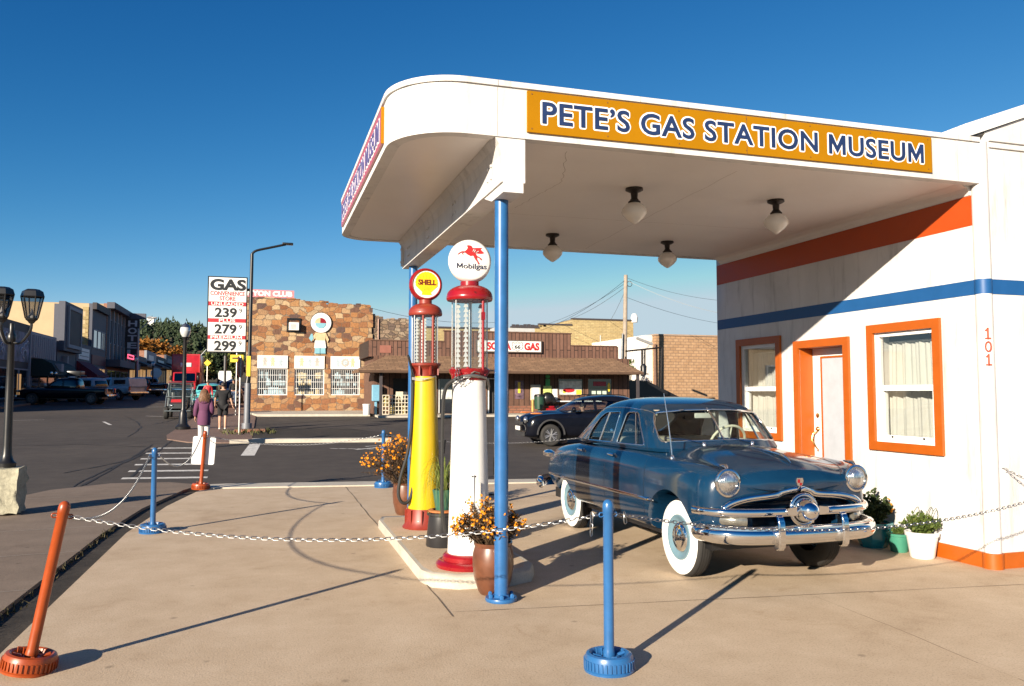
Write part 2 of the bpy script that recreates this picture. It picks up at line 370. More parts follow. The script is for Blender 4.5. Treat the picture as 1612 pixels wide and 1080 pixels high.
ASPHALT = ground_mat('asphalt', [(.25, (.040, .034, .029)), (.45, (.066, .056, .048)), (.62, (.090, .076, .064)), (.85, (.12, .102, .085))], .16, 1.6, 45, .5, .88, .5, (.55, .53, .5), .6)
CONC = ground_mat('tan concrete', [(.28, (.39, .285, .185)), (.45, (.51, .39, .265)), (.60, (.58, .455, .32)), (.8, (.64, .53, .395))], .5, 2.6, 75, .55, .85, .35, (.68, .58, .46), .6)
CONCG = ground_mat('grey brown sidewalk', [(.28, (.155, .118, .088)), (.5, (.215, .165, .125)), (.75, (.28, .22, .17))], .5, 2.2, 70, .45, .88, .4, (.6, .55, .5), .6)
CURB = ground_mat('pale kerb concrete', [(.28, (.36, .32, .26)), (.5, (.47, .43, .36)), (.75, (.56, .52, .45))], .9, 4, 70, .35, .85, .35, (.6, .52, .42), .6)
GUTTER = ground_mat('dirty asphalt gutter', [(.28, (.022, .019, .016)), (.5, (.045, .038, .031)), (.75, (.085, .07, .055))], 1.2, 6, 50, .7, .95, .7)
BRICKPAVE = ground_mat('red paved walk', [(.28, (.13, .085, .068)), (.5, (.19, .125, .10)), (.75, (.25, .175, .14))], .5, 3, 50, .5)
ROADPAINT = M('worn road paint', (.62, .60, .55), .8, var=.45, scale=9)
TAR = M('crack sealing tar', (.020, .018, .016), .75, var=.3)

# ------------------------------------------------------------------ ground
def ray(px, py):
    yaw, pit = YAW, PIT; f = FWD; r = Vector((math.cos(yaw), -math.sin(yaw), 0)); u = r.cross(f)
    return (f*1267+r*(px-806)-u*(py-540)).normalized()
def at(px, py, Y):
    """world point seen at pixel (px,py) on the plane y=Y"""
    d = ray(px, py); t = Y/d.y; return Vector((0, 0, CAMH))+d*t
def atx(px, py, X):
    d = ray(px, py); t = X/d.x; return Vector((0, 0, CAMH))+d*t
def gp(px, py, dz=.004):
    d = ray(px, py); t = (-.12-CAMH)/d.z if d.z < 0 else 1e9
    if d.z >= 0 or d.y*t > 18: t = (-.12-.0215*18-CAMH)/(d.z-.0215*d.y)
    p = Vector((0, 0, CAMH))+d*t; p.z = gz(p.y)+dz; return p
mb = MB()
ys = [-60, -20, 0, 10, 18]+[18+4*i for i in range(1, 54)]+[400, 900, 2500]
xs = [-1500, -300, -60, -20, 0, 20, 60, 300, 1500]
mb.add([(x, y, gz(y)) for y in ys for x in xs], [(j*9+i, j*9+i+1, (j+1)*9+i+1, (j+1)*9+i) for j in range(len(ys)-1) for i in range(8)])
struct(mb.build('asphalt_ground', ASPHALT, smooth='keep'))
lot = [(-1.56, -12), (-1.555, 5.95), (-1.50, 10.5), (-1.30, 12.8), (-.96, 14.85), (5.2, 13.95), (16, 12.4), (16, -12)]
struct(MB().prism(lot, 'Z', -.25, 0).build('concrete_forecourt', CONC))
kb = [(-1.0, 14.856), (5.2, 13.956), (16, 12.406), (16, 12.95), (5.25, 14.5), (2.2, 14.98), (-.6, 15.42), (-.86, 15.38)]
struct(MB().prism(kb, 'Z', -.25, .022).build('front_kerb', CURB))
# gutter strip and sidewalk with a low lip
gut = [(-1.90, -12), (-1.565, -12), (-1.56, 5.95), (-1.505, 10.5), (-1.31, 12.8), (-.99, 14.84), (-1.35, 14.7), (-1.72, 12.0), (-1.88, 8)]
struct(MB().prism(gut, 'Z', -.25, -.028).build('dirt_gutter', GUTTER))
walk = [(-4.0, -12), (-1.84, -12), (-1.85, 7.0), (-1.76, 10.5), (-1.60, 12.6), (-1.24, 14.75), (-1.02, 15.5), (-1.6, 16.1), (-2.6, 16.2), (-3.4, 15.4), (-3.95, 13.6)]
mbw = MB().prism(walk, 'Z', -.25, .008); struct(mbw.build('sidewalk', CONCG))
def ribbon(mb, pts, w, jit=0):
    pts = [Vector(p) for p in pts]
    for a, b in zip(pts, pts[1:]):
        d = (b-a); s = Vector((-d.y, d.x, 0)).normalized()*w/2
        j = random.uniform(1-jit, 1+jit)
        mb.quad(a-s*j, b-s*j, b+s*j, a+s*j)
def wavy(a, b, n, amp):
    a, b = Vector(a), Vector(b); d = b-a; s = Vector((-d.y, d.x, 0)).normalized()
    return [a+d*i/n+s*(random.uniform(-amp, amp) if 0 < i < n else 0) for i in range(n+1)]
JOINT = M('dark joint dirt', (.15, .11, .075), .95, var=.5, scale=3)  # dirt colour of the dark joint lines
PALEJ = M('pale joint mortar', (.36, .31, .26), .9, var=.2)
j = MB()
ribbon(j, wavy((1.37, 5.9, .004), (1.42, 14.45, .004), 30, .008), .008, .5)
ribbon(j, wavy((1.40, 6.02, .004), (6.5, 5.4, .004), 24, .006), .007, .5)
ribbon(j, wavy((-1.5, 12.2, .004), (1.4, 12.0, .004), 14, .01), .008, .6)
ribbon(j, wavy((1.5, 12.5, .004), (6.5, 11.9, .004), 14, .01), .008, .6)
ribbon(j, wavy((3.9, -1, .004), (4.3, 5.6, .004), 24, .02), .004, .7)
struct(j.build('forecourt_joints', JOINT, weld=False))
j = MB()
for yy in (5.9, 7.6, 9.3, 11.0, 12.7, 14.3): ribbon(j, wavy((-3.9, yy-.15, .0115), (-1.9+.04*(yy-6), yy+.1, .0115), 10, .006), .014, .4)
struct(j.build('sidewalk_joints', PALEJ, weld=False))
# weeds growing along the lip of the sidewalk
WEED = leafmat('dry weeds', [(.03, .033, .012), (.075, .065, .03), (.14, .10, .055)])
g = MB()
for i in range(170):
    y = random.choice((random.gauss(6.6, .5), random.gauss(9.2, .8), random.gauss(10.6, .25), random.uniform(5, 14))); x = -1.84+.02*(y-7)*(y > 7)+random.gauss(.03, .025)
    h = random.uniform(.01, .05); a = random.uniform(0, 6.3); d = Vector((math.cos(a), math.sin(a), 0))*.008; t = Vector((random.gauss(0, .02), random.gauss(0, .02), h))
    p = Vector((x, y, -.03)); g.add([p-d, p+d, p+t+Vector((0, 0, .02))], [(0, 1, 2)])
o = g.build('kerb_weeds', WEED, weld=False); o['kind'] = 'stuff'
# far pavement on the right side of the street, kerbs and concrete apron
def strip(poly, z0, z1):
    mb = MB(); n = len(poly); vs = [(x, y, gz(y)+z0) for x, y in poly]+[(x, y, gz(y)+z1) for x, y in poly]
    mb.add(vs, [list(range(n))[::-1], list(range(n, 2*n))]+[(i, (i+1) % n, n+(i+1) % n, n+i) for i in range(n)]); return mb
far = [(-3.15, 190), (-3.15, 30.4), (-2.95, 28.6), (-2.2, 27.2), (-1.2, 26.75), (-.3, 26.7), (-.3, 190)]
struct(strip(far, -.1, .03).build('far_pavement', BRICKPAVE))
k2 = [(-.95, 26.62), (.4, 26.55), (4.0, 26.1), (4.0, 26.45), (.5, 26.95), (-.29, 27.05), (-.29, 26.69), (-.9, 26.74)]
struct(strip(k2, -.1, .12).build('far_kerb', CURB))
dirt = [(-.28, 27.06), (.5, 26.96), (4.0, 26.46), (4.4, 29.5), (3.4, 32.2), (-.28, 33.2)]
struct(strip(dirt, -.1, .05).build('dirt_verge', GUTTER))
struct(strip([(-.28, 43.2), (5.4, 42.6), (5.5, 46.95), (-.9, 46.95)], -.1, .12).build('concrete_apron', CURB))
struct(strip([(5.6, 40.9), (21.2, 40.9), (21.2, 42.6), (5.6, 42.6)], -.1, .10).build('store_apron', CURB))
struct(strip([(-17.2, 20), (-14.9, 20), (-14.9, 220), (-17.2, 220)], -.1, .12).build('left_pavement', CONCG))
z = MB()
for y in (18.15, 19.45, 20.8, 22.2, 23.7, 25.3):
    y0 = y; xL, xR = -2.72-.045*(y-18), -1.05-.05*(y-18)
    z.quad((xL, y0, gz(y0)+.005), (xR, y0-.25, gz(y0-.25)+.005), (xR, y0+.02, gz(y0+.02)+.005), (xL, y0+.27, gz(y0+.27)+.005))
z.quad((-.52, 22.6, gz(22.6)+.005), (-.17, 22.55, gz(22.55)+.005), (-.02, 26.2, gz(26.2)+.005), (-.35, 26.3, gz(26.3)+.005))
a, b = Vector((-10.2, 56.0, 0)), Vector((-5.2, 56.9, 0))
for q in (a, b): q.z = gz(q.y)+.005
ribbon(z, [a, b], .35)
for (pa, pb) in (((230, 655), (258, 656)), ((163, 664), (174, 669)), ((20, 662), (70, 661))):
    ribbon(z, [gp(*pa), gp(*pb)], .12)
for i in range(5):                                                   # a faded arrow and ticks on the cross street
    p = gp(520+i*14, 706+i*.2); q = gp(532+i*14, 706.5+i*.2); ribbon(z, [p, q], .10)
ribbon(z, [gp(560, 708), gp(612, 703)], .16); ribbon(z, [gp(575, 703), gp(606, 701)], .12)
struct(z.build('road_markings', ROADPAINT, weld=False))
t = MB()
for pts in ([(22, 826), (70, 797), (110, 775), (160, 748), (205, 722), (240, 700)], [(30, 812), (90, 783), (130, 757), (180, 735), (250, 704)], [(196, 655), (215, 664), (222, 672), (215, 680), (200, 688)],
            [(0, 700), (60, 701), (120, 700), (230, 703)], [(100, 745), (165, 733), (230, 716)], [(262, 690), (300, 660), (318, 648)], [(205, 752), (262, 700), (300, 672)], [(240, 668), (262, 664), (290, 655)]):
    q = []
    for a, b in zip(pts, pts[1:]):
        for i in range(5): q.append(gp(a[0]+(b[0]-a[0])*i/5+random.uniform(-1, 1), a[1]+(b[1]-a[1])*i/5+random.uniform(-.6, .6), .006))
    q.append(gp(*pts[-1], .006)); ribbon(t, q, .055, .6)
struct(t.build('tar_seams', TAR, weld=False))

# ------------------------------------------------------------------ the gas station
WX, CY0, CY1, CZ0, CZ1 = 6.546, 5.95, 10.66, 3.655, 4.10
st = thing('gas_station', 'white stucco gas station with orange and blue stripes and a round cornered canopy', 'gas station', (WX, CY0, 0))
def wallx(mb, X, y0, y1, z0, z1, holes, depth):
    ys = sorted({y0, y1, *[h[0] for h in holes], *[h[1] for h in holes]}); zs = sorted({z0, z1, *[h[2] for h in holes], *[h[3] for h in holes]})
    for a, b in zip(ys, ys[1:]):
        for c, d in zip(zs, zs[1:]):
            if any(h[0] <= a and b <= h[1] and h[2] <= c and d <= h[3] for h in holes): continue
            mb.quad((X, b, c), (X, a, c), (X, a, d), (X, b, d))
    for (a, b, c, d) in holes:
        mb.quad((X, a, c), (X, a, d), (X+depth, a, d), (X+depth, a, c)); mb.quad((X, b, d), (X, b, c), (X+depth, b, c), (X+depth, b, d))
        mb.quad((X, a, d), (X, b, d), (X+depth, b, d), (X+depth, a, d)); mb.quad((X, b, c), (X, a, c), (X+depth, a, c), (X+depth, b, c))
WINS = [(6.56, 7.40, 1.11, 2.31), (9.19, 10.03, 1.11, 2.31)]; DOOR = (7.89, 8.72, 0, 2.21)
mb = MB(); wallx(mb, WX, 6.0, CY1, 0, CZ1-.03, WINS+[DOOR], .2)
mb.quad((WX, CY1, 0), (WX, CY1, CZ1-.03), (15, CY1, CZ1-.03), (15, CY1, 0)); mb.quad((15, 6.0, 0), (15, CY1, 0), (15, CY1, CZ1-.03), (15, 6.0, CZ1-.03))
mb.lathe([(.075, 0), (.075, CZ1-.032)], (WX+.055, 6.005, 0), 20)                     # rounded corner pilaster
mb.prism([(WX+.1, 0), (15, 0), (15, 4.08), (10.9, 5.78), (WX+.1, 4.17)], 'Y', 5.965, 6.1)     # gabled front
mb.build('wall', STUCCO, st, smooth=40)
MB().box(WX+.21, 14.9, 6.2, CY1-.05, 2.9, 2.95).box(WX+2.2, WX+2.3, 6.2, CY1-.05, 0, 2.9).box(WX+.21, 14.9, 6.2, CY1-.05, .002, .04).build('interior', DARKIN, st)
rf = MB(); th = math.atan2(1.55, 4.2)
for (xa, za, xb, zb) in ((WX-.16, 4.09, 10.9, 5.72), (15.2, 4.02, 10.9, 5.70)):
    rf.prism([(xa, za), (xb, zb), (xb, zb+.12), (xa, za+.13)], 'Y', 5.936, CY1)
rf.build('roof', M('white roof edge', (.74, .73, .71), .5, var=.05), st)
tr = MB()
tr.box(WX+.13, 15, 5.945, 5.964, 4.02, 4.035).box(WX+.13, 15, 5.945, 5.964, 4.085, 4.10)
tr.build('trim', STUCCO, st)
s = MB(); s.box(WX-.004, WX-.001, 5.985, CY1-.01, 3.268, 3.562); s.build('orange_stripe', ORSTR, st)
s = MB(); s.box(WX-.004, WX-.001, 6.05, CY1-.01, 2.592, 2.735).box(WX+.125, 15, 5.960, 5.9642, 2.592, 2.735)
s.lathe([(.0775, 2.592), (.0775, 2.735)], (WX+.055, 6.005, 0), 20); s.build('blue_stripe', BLUESTR, st, smooth=40)
s = MB(); s.box(WX-.02, WX-.001, 6.06, 7.76, 0, .145).box(WX-.02, WX-.001, 8.85, CY1, 0, .145).box(WX+.13, 15, 5.945, 5.9642, 0, .145)
s.lathe([(.092, 0), (.092, .145), (.076, .147)], (WX+.055, 6.005, 0), 20); s.build('baseboard', ORANGE, st, smooth=40)
def window(y0, y1, z0, z1):
    w = MB(); e = .095                                            # outer wooden casing
    w.box(WX-.035, WX-.002, y0-e, y0, z0-e, z1+e).box(WX-.035, WX-.002, y1, y1+e, z0-e, z1+e).box(WX-.035, WX-.002, y0, y1, z1, z1+e).box(WX-.035, WX-.002, y0, y1, z0-e, z0)
    f = w.build('window', ORANGE, st)
    v = MB(); e = .045; a, b = WX+.01, WX+.07
    v.box(a, b, y0, y0+e, z0, z1).box(a, b, y1-e, y1, z0, z1).box(a, b, y0+e, y1-e, z1-e, z1).box(a, b, y0+e, y1-e, z0, z0+e)
    zm = (z0+z1)/2-.01
    v.box(a+.004, b+.02, y0+e, y1-e, zm-.03, zm+.03)
    v.box(a+.02, b+.03, y0+e, y0+e+.03, z0+e, zm-.03).box(a+.02, b+.03, y1-e-.03, y1-e, z0+e, zm-.03).box(a+.02, b+.03, y0+e+.03, y1-e-.03, z0+e, z0+e+.03)
    v.build('sash', VINYL, f)
    [MB().box(a+.012, a+.022, yy-.012, yy+.012, z0+e+.004, z0+e+.022).build('latch', BLACK, f) for yy in (y0+.2, y1-.2)]
    MB().box(a+.03, a+.034, y0+e, y1-e, zm+.03, z1-e).box(a+.045, a+.049, y0+e+.03, y1-e-.03, z0+e+.03, zm-.03).build('pane', GLASS, f)
    ph = random.uniform(0, 6)
    def cf(u, v_):
        y = y0-.05+(y1-y0+.1)*u; z = z0-.1+(z1-z0+.0)*v_
        x = WX+.20+.025*math.sin(ph+u*34+.8*math.sin(u*7))*(1.1-.5*v_)+.012*math.sin(u*90+ph)+.03*(1-v_)*math.sin(u*5)
        return (x, y, z)
    MB().grid(cf, 110, 10).build('curtain', CURTAIN, f, smooth='keep')
    MB().tube([(WX+.2, y0-.05, z1-.10), (WX+.2, y1+.05, z1-.10)], .01).build('curtain_rod', VINYL, f)
for wv in WINS: window(*wv)
y0, y1, z0, z1 = DOOR
d = MB(); e = .095
d.box(WX-.035, WX-.002, y0-e, y0, .147, z1+e).box(WX-.035, WX-.002, y1, y1+e, .147, z1+e).box(WX-.035, WX-.002, y0, y1, z1, z1+e)
d.box(WX-.035, WX-.002, y0-e, y0, 0, .147).box(WX-.035, WX-.002, y1, y1+e, 0, .147)
d.box(WX-.001, WX+.2, y1-.003, y1-.001, .02, z1-.003).box(WX-.001, WX+.2, y0+.001, y0+.003, .02, z1-.003).box(WX-.001, WX+.2, y0+.004, y1-.004, z1-.003, z1-.001)
dr = d.build('door', ORANGE, st)
MB().box(WX+.19, WX+.23, y0+.005, y1-.005, .02, z1-.004).build('door_leaf', VINYL, dr)
p = MB(); a, b, c, dd = y0+.10, y1-.19, .35, z1-.13; e = .025; X = WX+.175
p.box(X, X+.014, a-e, a, c-e, dd+e).box(X, X+.014, b, b+e, c-e, dd+e).box(X, X+.014, a, b, dd, dd+e).box(X, X+.014, a, b, c-e, c); p.build('panel_moulding', ORANGE, dr)
MB().box(X+.008, X+.014, a, b, c, dd).build('door_glass', M('frosted door glass', (.40, .43, .48), .12, var=.08), dr)
h = MB(); yy = y1-.085
h.lathe([(0, 0), (.028, 0), (.03, .012), (.018, .02), (0, .021)], (0, 0, 0), 16, Matrix.Translation((WX+.19, yy, 1.36)) @ Matrix.Rotation(R(-90), 4, 'Y'))
h.lathe([(0, 0), (.03, 0), (.032, .012), (.018, .03), (0, .032)], (0, 0, 0), 16, Matrix.Translation((WX+.19, yy, 1.19)) @ Matrix.Rotation(R(-90), 4, 'Y'))
h.tube([(WX+.18, yy, 1.16), (WX+.13, yy+.03, 1.13), (WX+.115, yy+.035, 1.05), (WX+.14, yy, .97), (WX+.175, yy-.01, .93), (WX+.15, yy-.015, .915)], [.008, .010, .012, .009, .008, .006], 8)
h.build('handle', BRASS, dr, smooth=40)
nm = MB()
rt = Vector((.866, -.5, 0)); nn = Vector((-.5, -.866, 0)); oc = Vector((WX+.014, 5.938, 0))
def dstroke(pts, z, w=.013):
    for (a, b) in zip(pts, pts[1:]):
        A, B = Vector(a), Vector(b); dd = (B-A).normalized(); pp = Vector((-dd.y, dd.x))*w/2; A = A-dd*w*.3; B = B+dd*w*.3
        q = [A-pp, A+pp, B+pp, B-pp]; nm.add([oc+rt*u.x+Vector((0, 0, z+u.y))+nn*k for k in (0, .012) for u in q], [(0, 1, 2, 3), (7, 6, 5, 4), (0, 4, 5, 1), (1, 5, 6, 2), (2, 6, 7, 3), (3, 7, 4, 0)])
for zz in (2.160, 1.910):
    dstroke([(0, 0), (0, .10)], zz, .015); dstroke([(-.022, .004), (.022, .004)], zz, .011); dstroke([(-.020, .078), (0, .097)], zz, .011)
dstroke([(.024*math.cos(k*.524), .05+.046*math.sin(k*.524)) for k in range(13)], 2.035, .012)
nm.build('house_number', M('red number plate paint', (.42, .07, .035), .5), st)

# canopy
path = [(WX+.0, CY0)]+[(x, y) for x, y in arc(1.48, 6.50, .55, 270, 180, 14)]+[(x, y) for x, y in arc(1.30, 10.29, .37, 180, 90, 10)]+[(WX, CY1)]
def inset(pth, d):
    out = []
    for i, (x, y) in enumerate(pth):
        a = Vector(pth[max(i-1, 0)]); b = Vector(pth[min(i+1, len(pth)-1)]); t = (b-a).normalized(); out.append((x+t.y*d, y-t.x*d))
    return out
pin = inset(path, -.10) if inset(path, -.1)[5][0] > path[5][0] else inset(path, .10)
plip = inset(path, .018) if inset(path, .018)[5][0] < path[5][0] else inset(path, -.018)
fa = MB(); N = len(path)
def band(mb, outer, inner, z0, z1):
    n = len(outer); vs = [(x, y, z0) for x, y in outer]+[(x, y, z1) for x, y in outer]+[(x, y, z0) for x, y in inner]+[(x, y, z1) for x, y in inner]
    fs = []
    for i in range(n-1): fs += [(i, i+1, n+i+1, n+i), (2*n+i+1, 2*n+i, 3*n+i, 3*n+i+1), (n+i, n+i+1, 3*n+i+1, 3*n+i), (i+1, i, 2*n+i, 2*n+i+1)]
    fs += [(0, n, 3*n, 2*n), (n-1, 3*n-1, 4*n-1, 2*n-1)]; mb.add(vs, fs)
band(fa, path, pin, CZ0, CZ1-.045); band(fa, plip, pin, CZ1-.044, CZ1)
fa.build('canopy_fascia', STUCCO, st, smooth=30)
ce = MB(); n = len(pin); ce.add([(x, y, CZ0+.012) for x, y in pin]+[(x, y, CZ1-.05) for x, y in pin], [list(range(n)), list(range(n, 2*n))[::-1]])
cv = [(WX-.13, CZ0+.011), (WX-.09, CZ0-.002), (WX-.05, CZ0-.022), (WX-.025, CZ0-.05), (WX-.008, CZ0-.088), (WX-.001, CZ0-.088), (WX-.001, CZ0+.011)]
ce.prism(cv, 'Y', CY0+.11, CY1-.105)
ce.build('canopy_ceiling', M('cream canopy ceiling', (.72, .69, .665), .38, var=.05, scale=1.2, bmp=.10, bscale=2.0), st)
bmx = MB(); bmx.prism([(1.76, 3.30), (1.955, 3.30), (1.955, CZ0+.008), (1.70, CZ0+.008), (1.74, 3.60), (1.76, 3.52)], 'Y', 5.962, CY1-.02)
bmx.box(1.735, 1.759, CY1-.12, CY1-.025, 3.33, 3.62)
bmx.prism([(5.962, 3.30), (6.55, 3.30), (6.30, 3.22), (5.962, 3.22)][::1], 'X', 1.775, 1.94)
bmx.build('canopy_beam', STUCCO, st)
bt = MB()
for yy in (6.30, 7.6, 8.9, 10.15):
    for dy in (-.05, .05):
        for zz in (3.40, 3.50): bt.lathe([(0, 0), (.014, 0), (.014, .012), (0, .014)], (0, 0, 0), 6, Matrix.Translation((1.759, yy+dy, zz)) @ Matrix.Rotation(R(-90), 4, 'Y'))
for zz in (3.38, 3.55): bt.lathe([(0, 0), (.016, 0), (.016, .012), (0, .014)], (0, 0, 0), 6, Matrix.Translation((1.735, CY1-.07, zz)) @ Matrix.Rotation(R(-90), 4, 'Y'))
bt.build('bolts', STUCCO, st)
for (px_, py_, pz) in ((1.845, 6.25, 3.218), (1.86, 10.38, 3.298)):
    pm = MB(); pm.tube([(px_, py_, .02), (px_, py_, pz)], .056, 24)
    po = pm.build('post', PBLUE, st, smooth=40)
    fl = MB(); fl.lathe([(0, 0), (.125, 0), (.13, .012), (.125, .028), (.075, .032), (.062, .05), (0, .05)], (px_, py_, .001), 28)
    for k in range(6):
        an = k*math.pi/3+.3; fl.lathe([(0, 0), (.017, 0), (.017, .022), (.009, .032), (0, .034)], (px_+.098*math.cos(an), py_+.098*math.sin(an), .029), 6)
    fl.build('base_flange', PBLUE, po, smooth=40)
def outlined(mb, body, o, right, up, width, height, offset, thick, spacing, r, n=18):
    """white edge round the letters: copies pushed outwards, each a hair deeper than the last"""
    for i in range(n):
        a = 2*math.pi*i/n; rr = Vector(right); uu = Vector(up)
        lettering(mb, body, Vector(o)+rr*r*math.cos(a)+uu*r*math.sin(a), right, up, width, height, offset, thick-.00006*i, spacing)
# fascia sign, front
yS = CY0-.022
sg = MB(); sg.box(1.963, 5.956, yS, CY0-.001, 3.707, 4.04); sb = sg.build('front_sign_board', SIGNYEL, st)
sc = MB()
for i in range(7):
    for zz in (3.735, 4.015): sc.lathe([(0, 0), (.006, 0), (.006, .003), (0, .003)], (0, 0, 0), 6, Matrix.Translation((2.0+i*.652, yS, zz)) @ Matrix.Rotation(R(90), 4, 'X'))
sc.box(3.958, 3.962, yS-.001, yS+.001, 3.708, 4.039); sc.build('screws', M('rusty screw', (.22, .10, .03), .6, .3), sb)
TXT = "PETE\u2019S GAS STATION MUSEUM"
lt = MB(); outlined(lt, TXT, (2.09, yS-.0005, 3.787), (1, 0, 0), (0, 0, 1), 3.76, .172, .016, .0015, 1.06, .0145); lt.build('letter_outline', LETWHITE, sb)
lt = MB(); lettering(lt, TXT, (2.09, yS-.002, 3.787), (1, 0, 0), (0, 0, 1), 3.76, .172, .016, .006, 1.06); lt.build('lettering', NAVY, sb)
# fascia sign, left side
XS = .93-.022
sg = MB(); sg.box(XS, .929, 6.62, 10.16, 3.72, 4.03); sb = sg.build('side_sign_board', M('faded pink sign paint', (.42, .095, .115), .35, var=.08), st)
sb['label'] = 'pinkish side sign board on the left fascia'
MB().box(XS-.004, .9285, 6.607, 6.618, 3.72, 4.03).build('sign_edge', SIGNYEL, sb)
lt = MB(); outlined(lt, TXT, (XS-.0005, 10.05, 3.78), (0, -1, 0), (0, 0, 1), 3.30, .18, .018, .0015, 1.06, .017); lt.build('letter_outline', LETWHITE, sb)
lt = MB(); lettering(lt, TXT, (XS-.002, 10.05, 3.78), (0, -1, 0), (0, 0, 1), 3.30, .18, .010, .006, 1.06); lt.build('lettering', M('faded violet lettering', (.085, .075, .20), .5, var=.25, scale=3), sb)
sm = MB()
for xx in (1.72, 2.95, 4.2, 5.4, 6.28):
    if xx < 1.95 or xx > 5.96: sm.box(xx, xx+.004, CY0-.002, CY0-.0005, CZ0+.005, CZ1-.05)
    sm.box(xx, xx+.004, CY0-.0205, CY0-.019, CZ1-.043, CZ1-.002)
sm.build('fascia_seam', M('weathered seam', (.42, .40, .38), .9, var=.3), st)
cs_ = MB()
for (a, b) in (((2.4, 6.2), (2.7, 7.1)), ((2.7, 7.1), (2.6, 8.3)), ((4.1, 6.3), (4.3, 10.4)), ((2.0, 8.6), (6.3, 8.5))):
    A, B = Vector((*a, CZ0+.0105)), Vector((*b, CZ0+.0105)); q = wavy(A, B, 14, .015)
    for u, v in zip(q, q[1:]): d = (v-u).normalized(); s_ = Vector((-d.y, d.x, 0))*.002; cs_.quad(u-s_, u+s_, v+s_, v-s_)
cs_.build('ceiling_crack', M('ceiling crack', (.36, .32, .28), .9, var=.4), st, weld=False)
# ceiling lights
LL = [(3.48, 7.15, 'schoolhouse ceiling light under the front middle of the canopy, largest of the four'), (5.12, 7.16, 'schoolhouse ceiling light under the canopy nearest the orange stripe and sign end'),
      (3.50, 9.56, 'schoolhouse ceiling light at the back of the canopy, nearest the tall blue front post'), (5.14, 9.58, 'schoolhouse ceiling light at the back of the canopy, left of the red striped wall')]
z0 = CZ0+.012
proto = thing('ceiling_light', LL[0][2], 'ceiling light', (LL[0][0], LL[0][1], z0), 0, 'ceiling lights under the canopy')
MB().lathe([(0, 0), (.085, 0), (.088, -.02), (.06, -.035), (.036, -.045), (.032, -.10), (.05, -.125), (.062, -.135), (.06, -.15), (0, -.15)], (0, 0, 0), 24).build('holder', DARKMETAL, proto, smooth=50, local=True)
MB().lathe([(.055, -.148), (.085, -.165), (.115, -.20), (.128, -.235), (.12, -.265), (.085, -.305), (.045, -.335), (.015, -.355), (0, -.358)], (0, 0, 0), 28).build('globe', OPAL, proto, smooth=60, local=True)
for x, y, lb in LL[1:]: copy_thing(proto, (x, y, z0), 0, lb)

# ------------------------------------------------------------------ pump island
isl = [(1.45, 10.25), (1.38, 10.0), (1.345, 7.05), (1.40, 6.82), (1.60, 6.68), (2.05, 6.66), (2.28, 6.78), (2.38, 7.0), (2.40, 10.0), (2.32, 10.25)]
im = MB(); n = len(isl); c0 = Vector((1.88, 8.4))
def sc_(p, s): v = Vector(p); d = (v-c0); return (v-d.normalized()*s)
vs = [(*p, -.1) for p in isl]+[(*sc_(p, .012), .075) for p in isl]+[(*sc_(p, .035), .10) for p in isl]+[(*sc_(p, .14), .102) for p in isl]
im.add(vs, [(k*n+i, k*n+(i+1) % n, (k+1)*n+(i+1) % n, (k+1)*n+i) for k in range(3) for i in range(n)]); im.m = [0]*len(im.m)
im.mat(1).add([(*sc_(p, .14), .102) for p in isl], [list(range(n))])
struct(im.build('pump_island', [CURB, CONC], smooth=50))

# ------------------------------------------------------------------ gas pumps
def smoothpath(pts, n=6):
    """Catmull-Rom through the points"""
    P = [Vector(p) for p in pts]; out = []
    for i in range(len(P)-1):
        a = P[max(i-1, 0)]; b = P[i]; c = P[i+1]; d = P[min(i+2, len(P)-1)]
        for k in range(n):
            t = k/n; out.append(.5*((2*b)+(c-a)*t+(2*a-5*b+4*c-d)*t*t+(3*b-a-3*c+d)*t**3))
    out.append(P[-1]); return out
def dome(r, z0, h, n=8): return [(r*math.cos(i/n*math.pi/2*.92), z0+h*math.sin(i/n*math.pi/2*.92)/math.sin(math.pi/2*.92)) for i in range(n+1)]
def link_ring(mb, c, t, side, L, W, r, n=8, m=4):
    """one chain link: a stadium ring lying in the plane of t and side"""
    t = t.normalized(); s = (side-t*side.dot(t)).normalized(); q = t.cross(s); pts = []
    for i in range(n):
        a = 2*math.pi*(i+.5)/n; pts.append(c+t*(math.copysign((L-W)/2, math.cos(a))+W/2*math.cos(a))+s*(W/2*math.sin(a)))
    mb.tube(pts, r, m, closed=True)
def chain_pts(a, b, sag, n=60): 
    a, b = Vector(a), Vector(b)
    return [a+(b-a)*i/n+Vector((0, 0, -sag*4*(i/n)*(1-i/n))) for i in range(n+1)]
def chain(name, path, label, pitch=.034, W=.020, r=.0028, mat=None, group=None, parent=None, tail=None, twist=.5):
    mb = MB()
    def run(pts):
        d = 0; k = 0; pts = [Vector(p) for p in pts]
        for a, b in zip(pts, pts[1:]):
            L = (b-a).length
            while d <= L:
                t = (b-a).normalized(); h = t.cross(Vector((0, 0, 1))); h = h.normalized() if h.length > 1e-4 else Vector((1, 0, 0)); u = h.cross(t)
                ang = (k % 2)*math.pi/2+twist
                link_ring(mb, a+t*d, t, h*math.cos(ang)+u*math.sin(ang), pitch+2.6*r, W, r); d += pitch; k += 1
            d -= L
    run(path)
    if tail: [run(t) for t in tail]
    mean = sum(mb.v, Vector())/len(mb.v)
    o = mb.build(name, mat or STEEL, parent, smooth=60, org=None if parent else (mean.x, mean.y, 0), weld=False)
    return tag(o, label, 'chain', group) if label else o

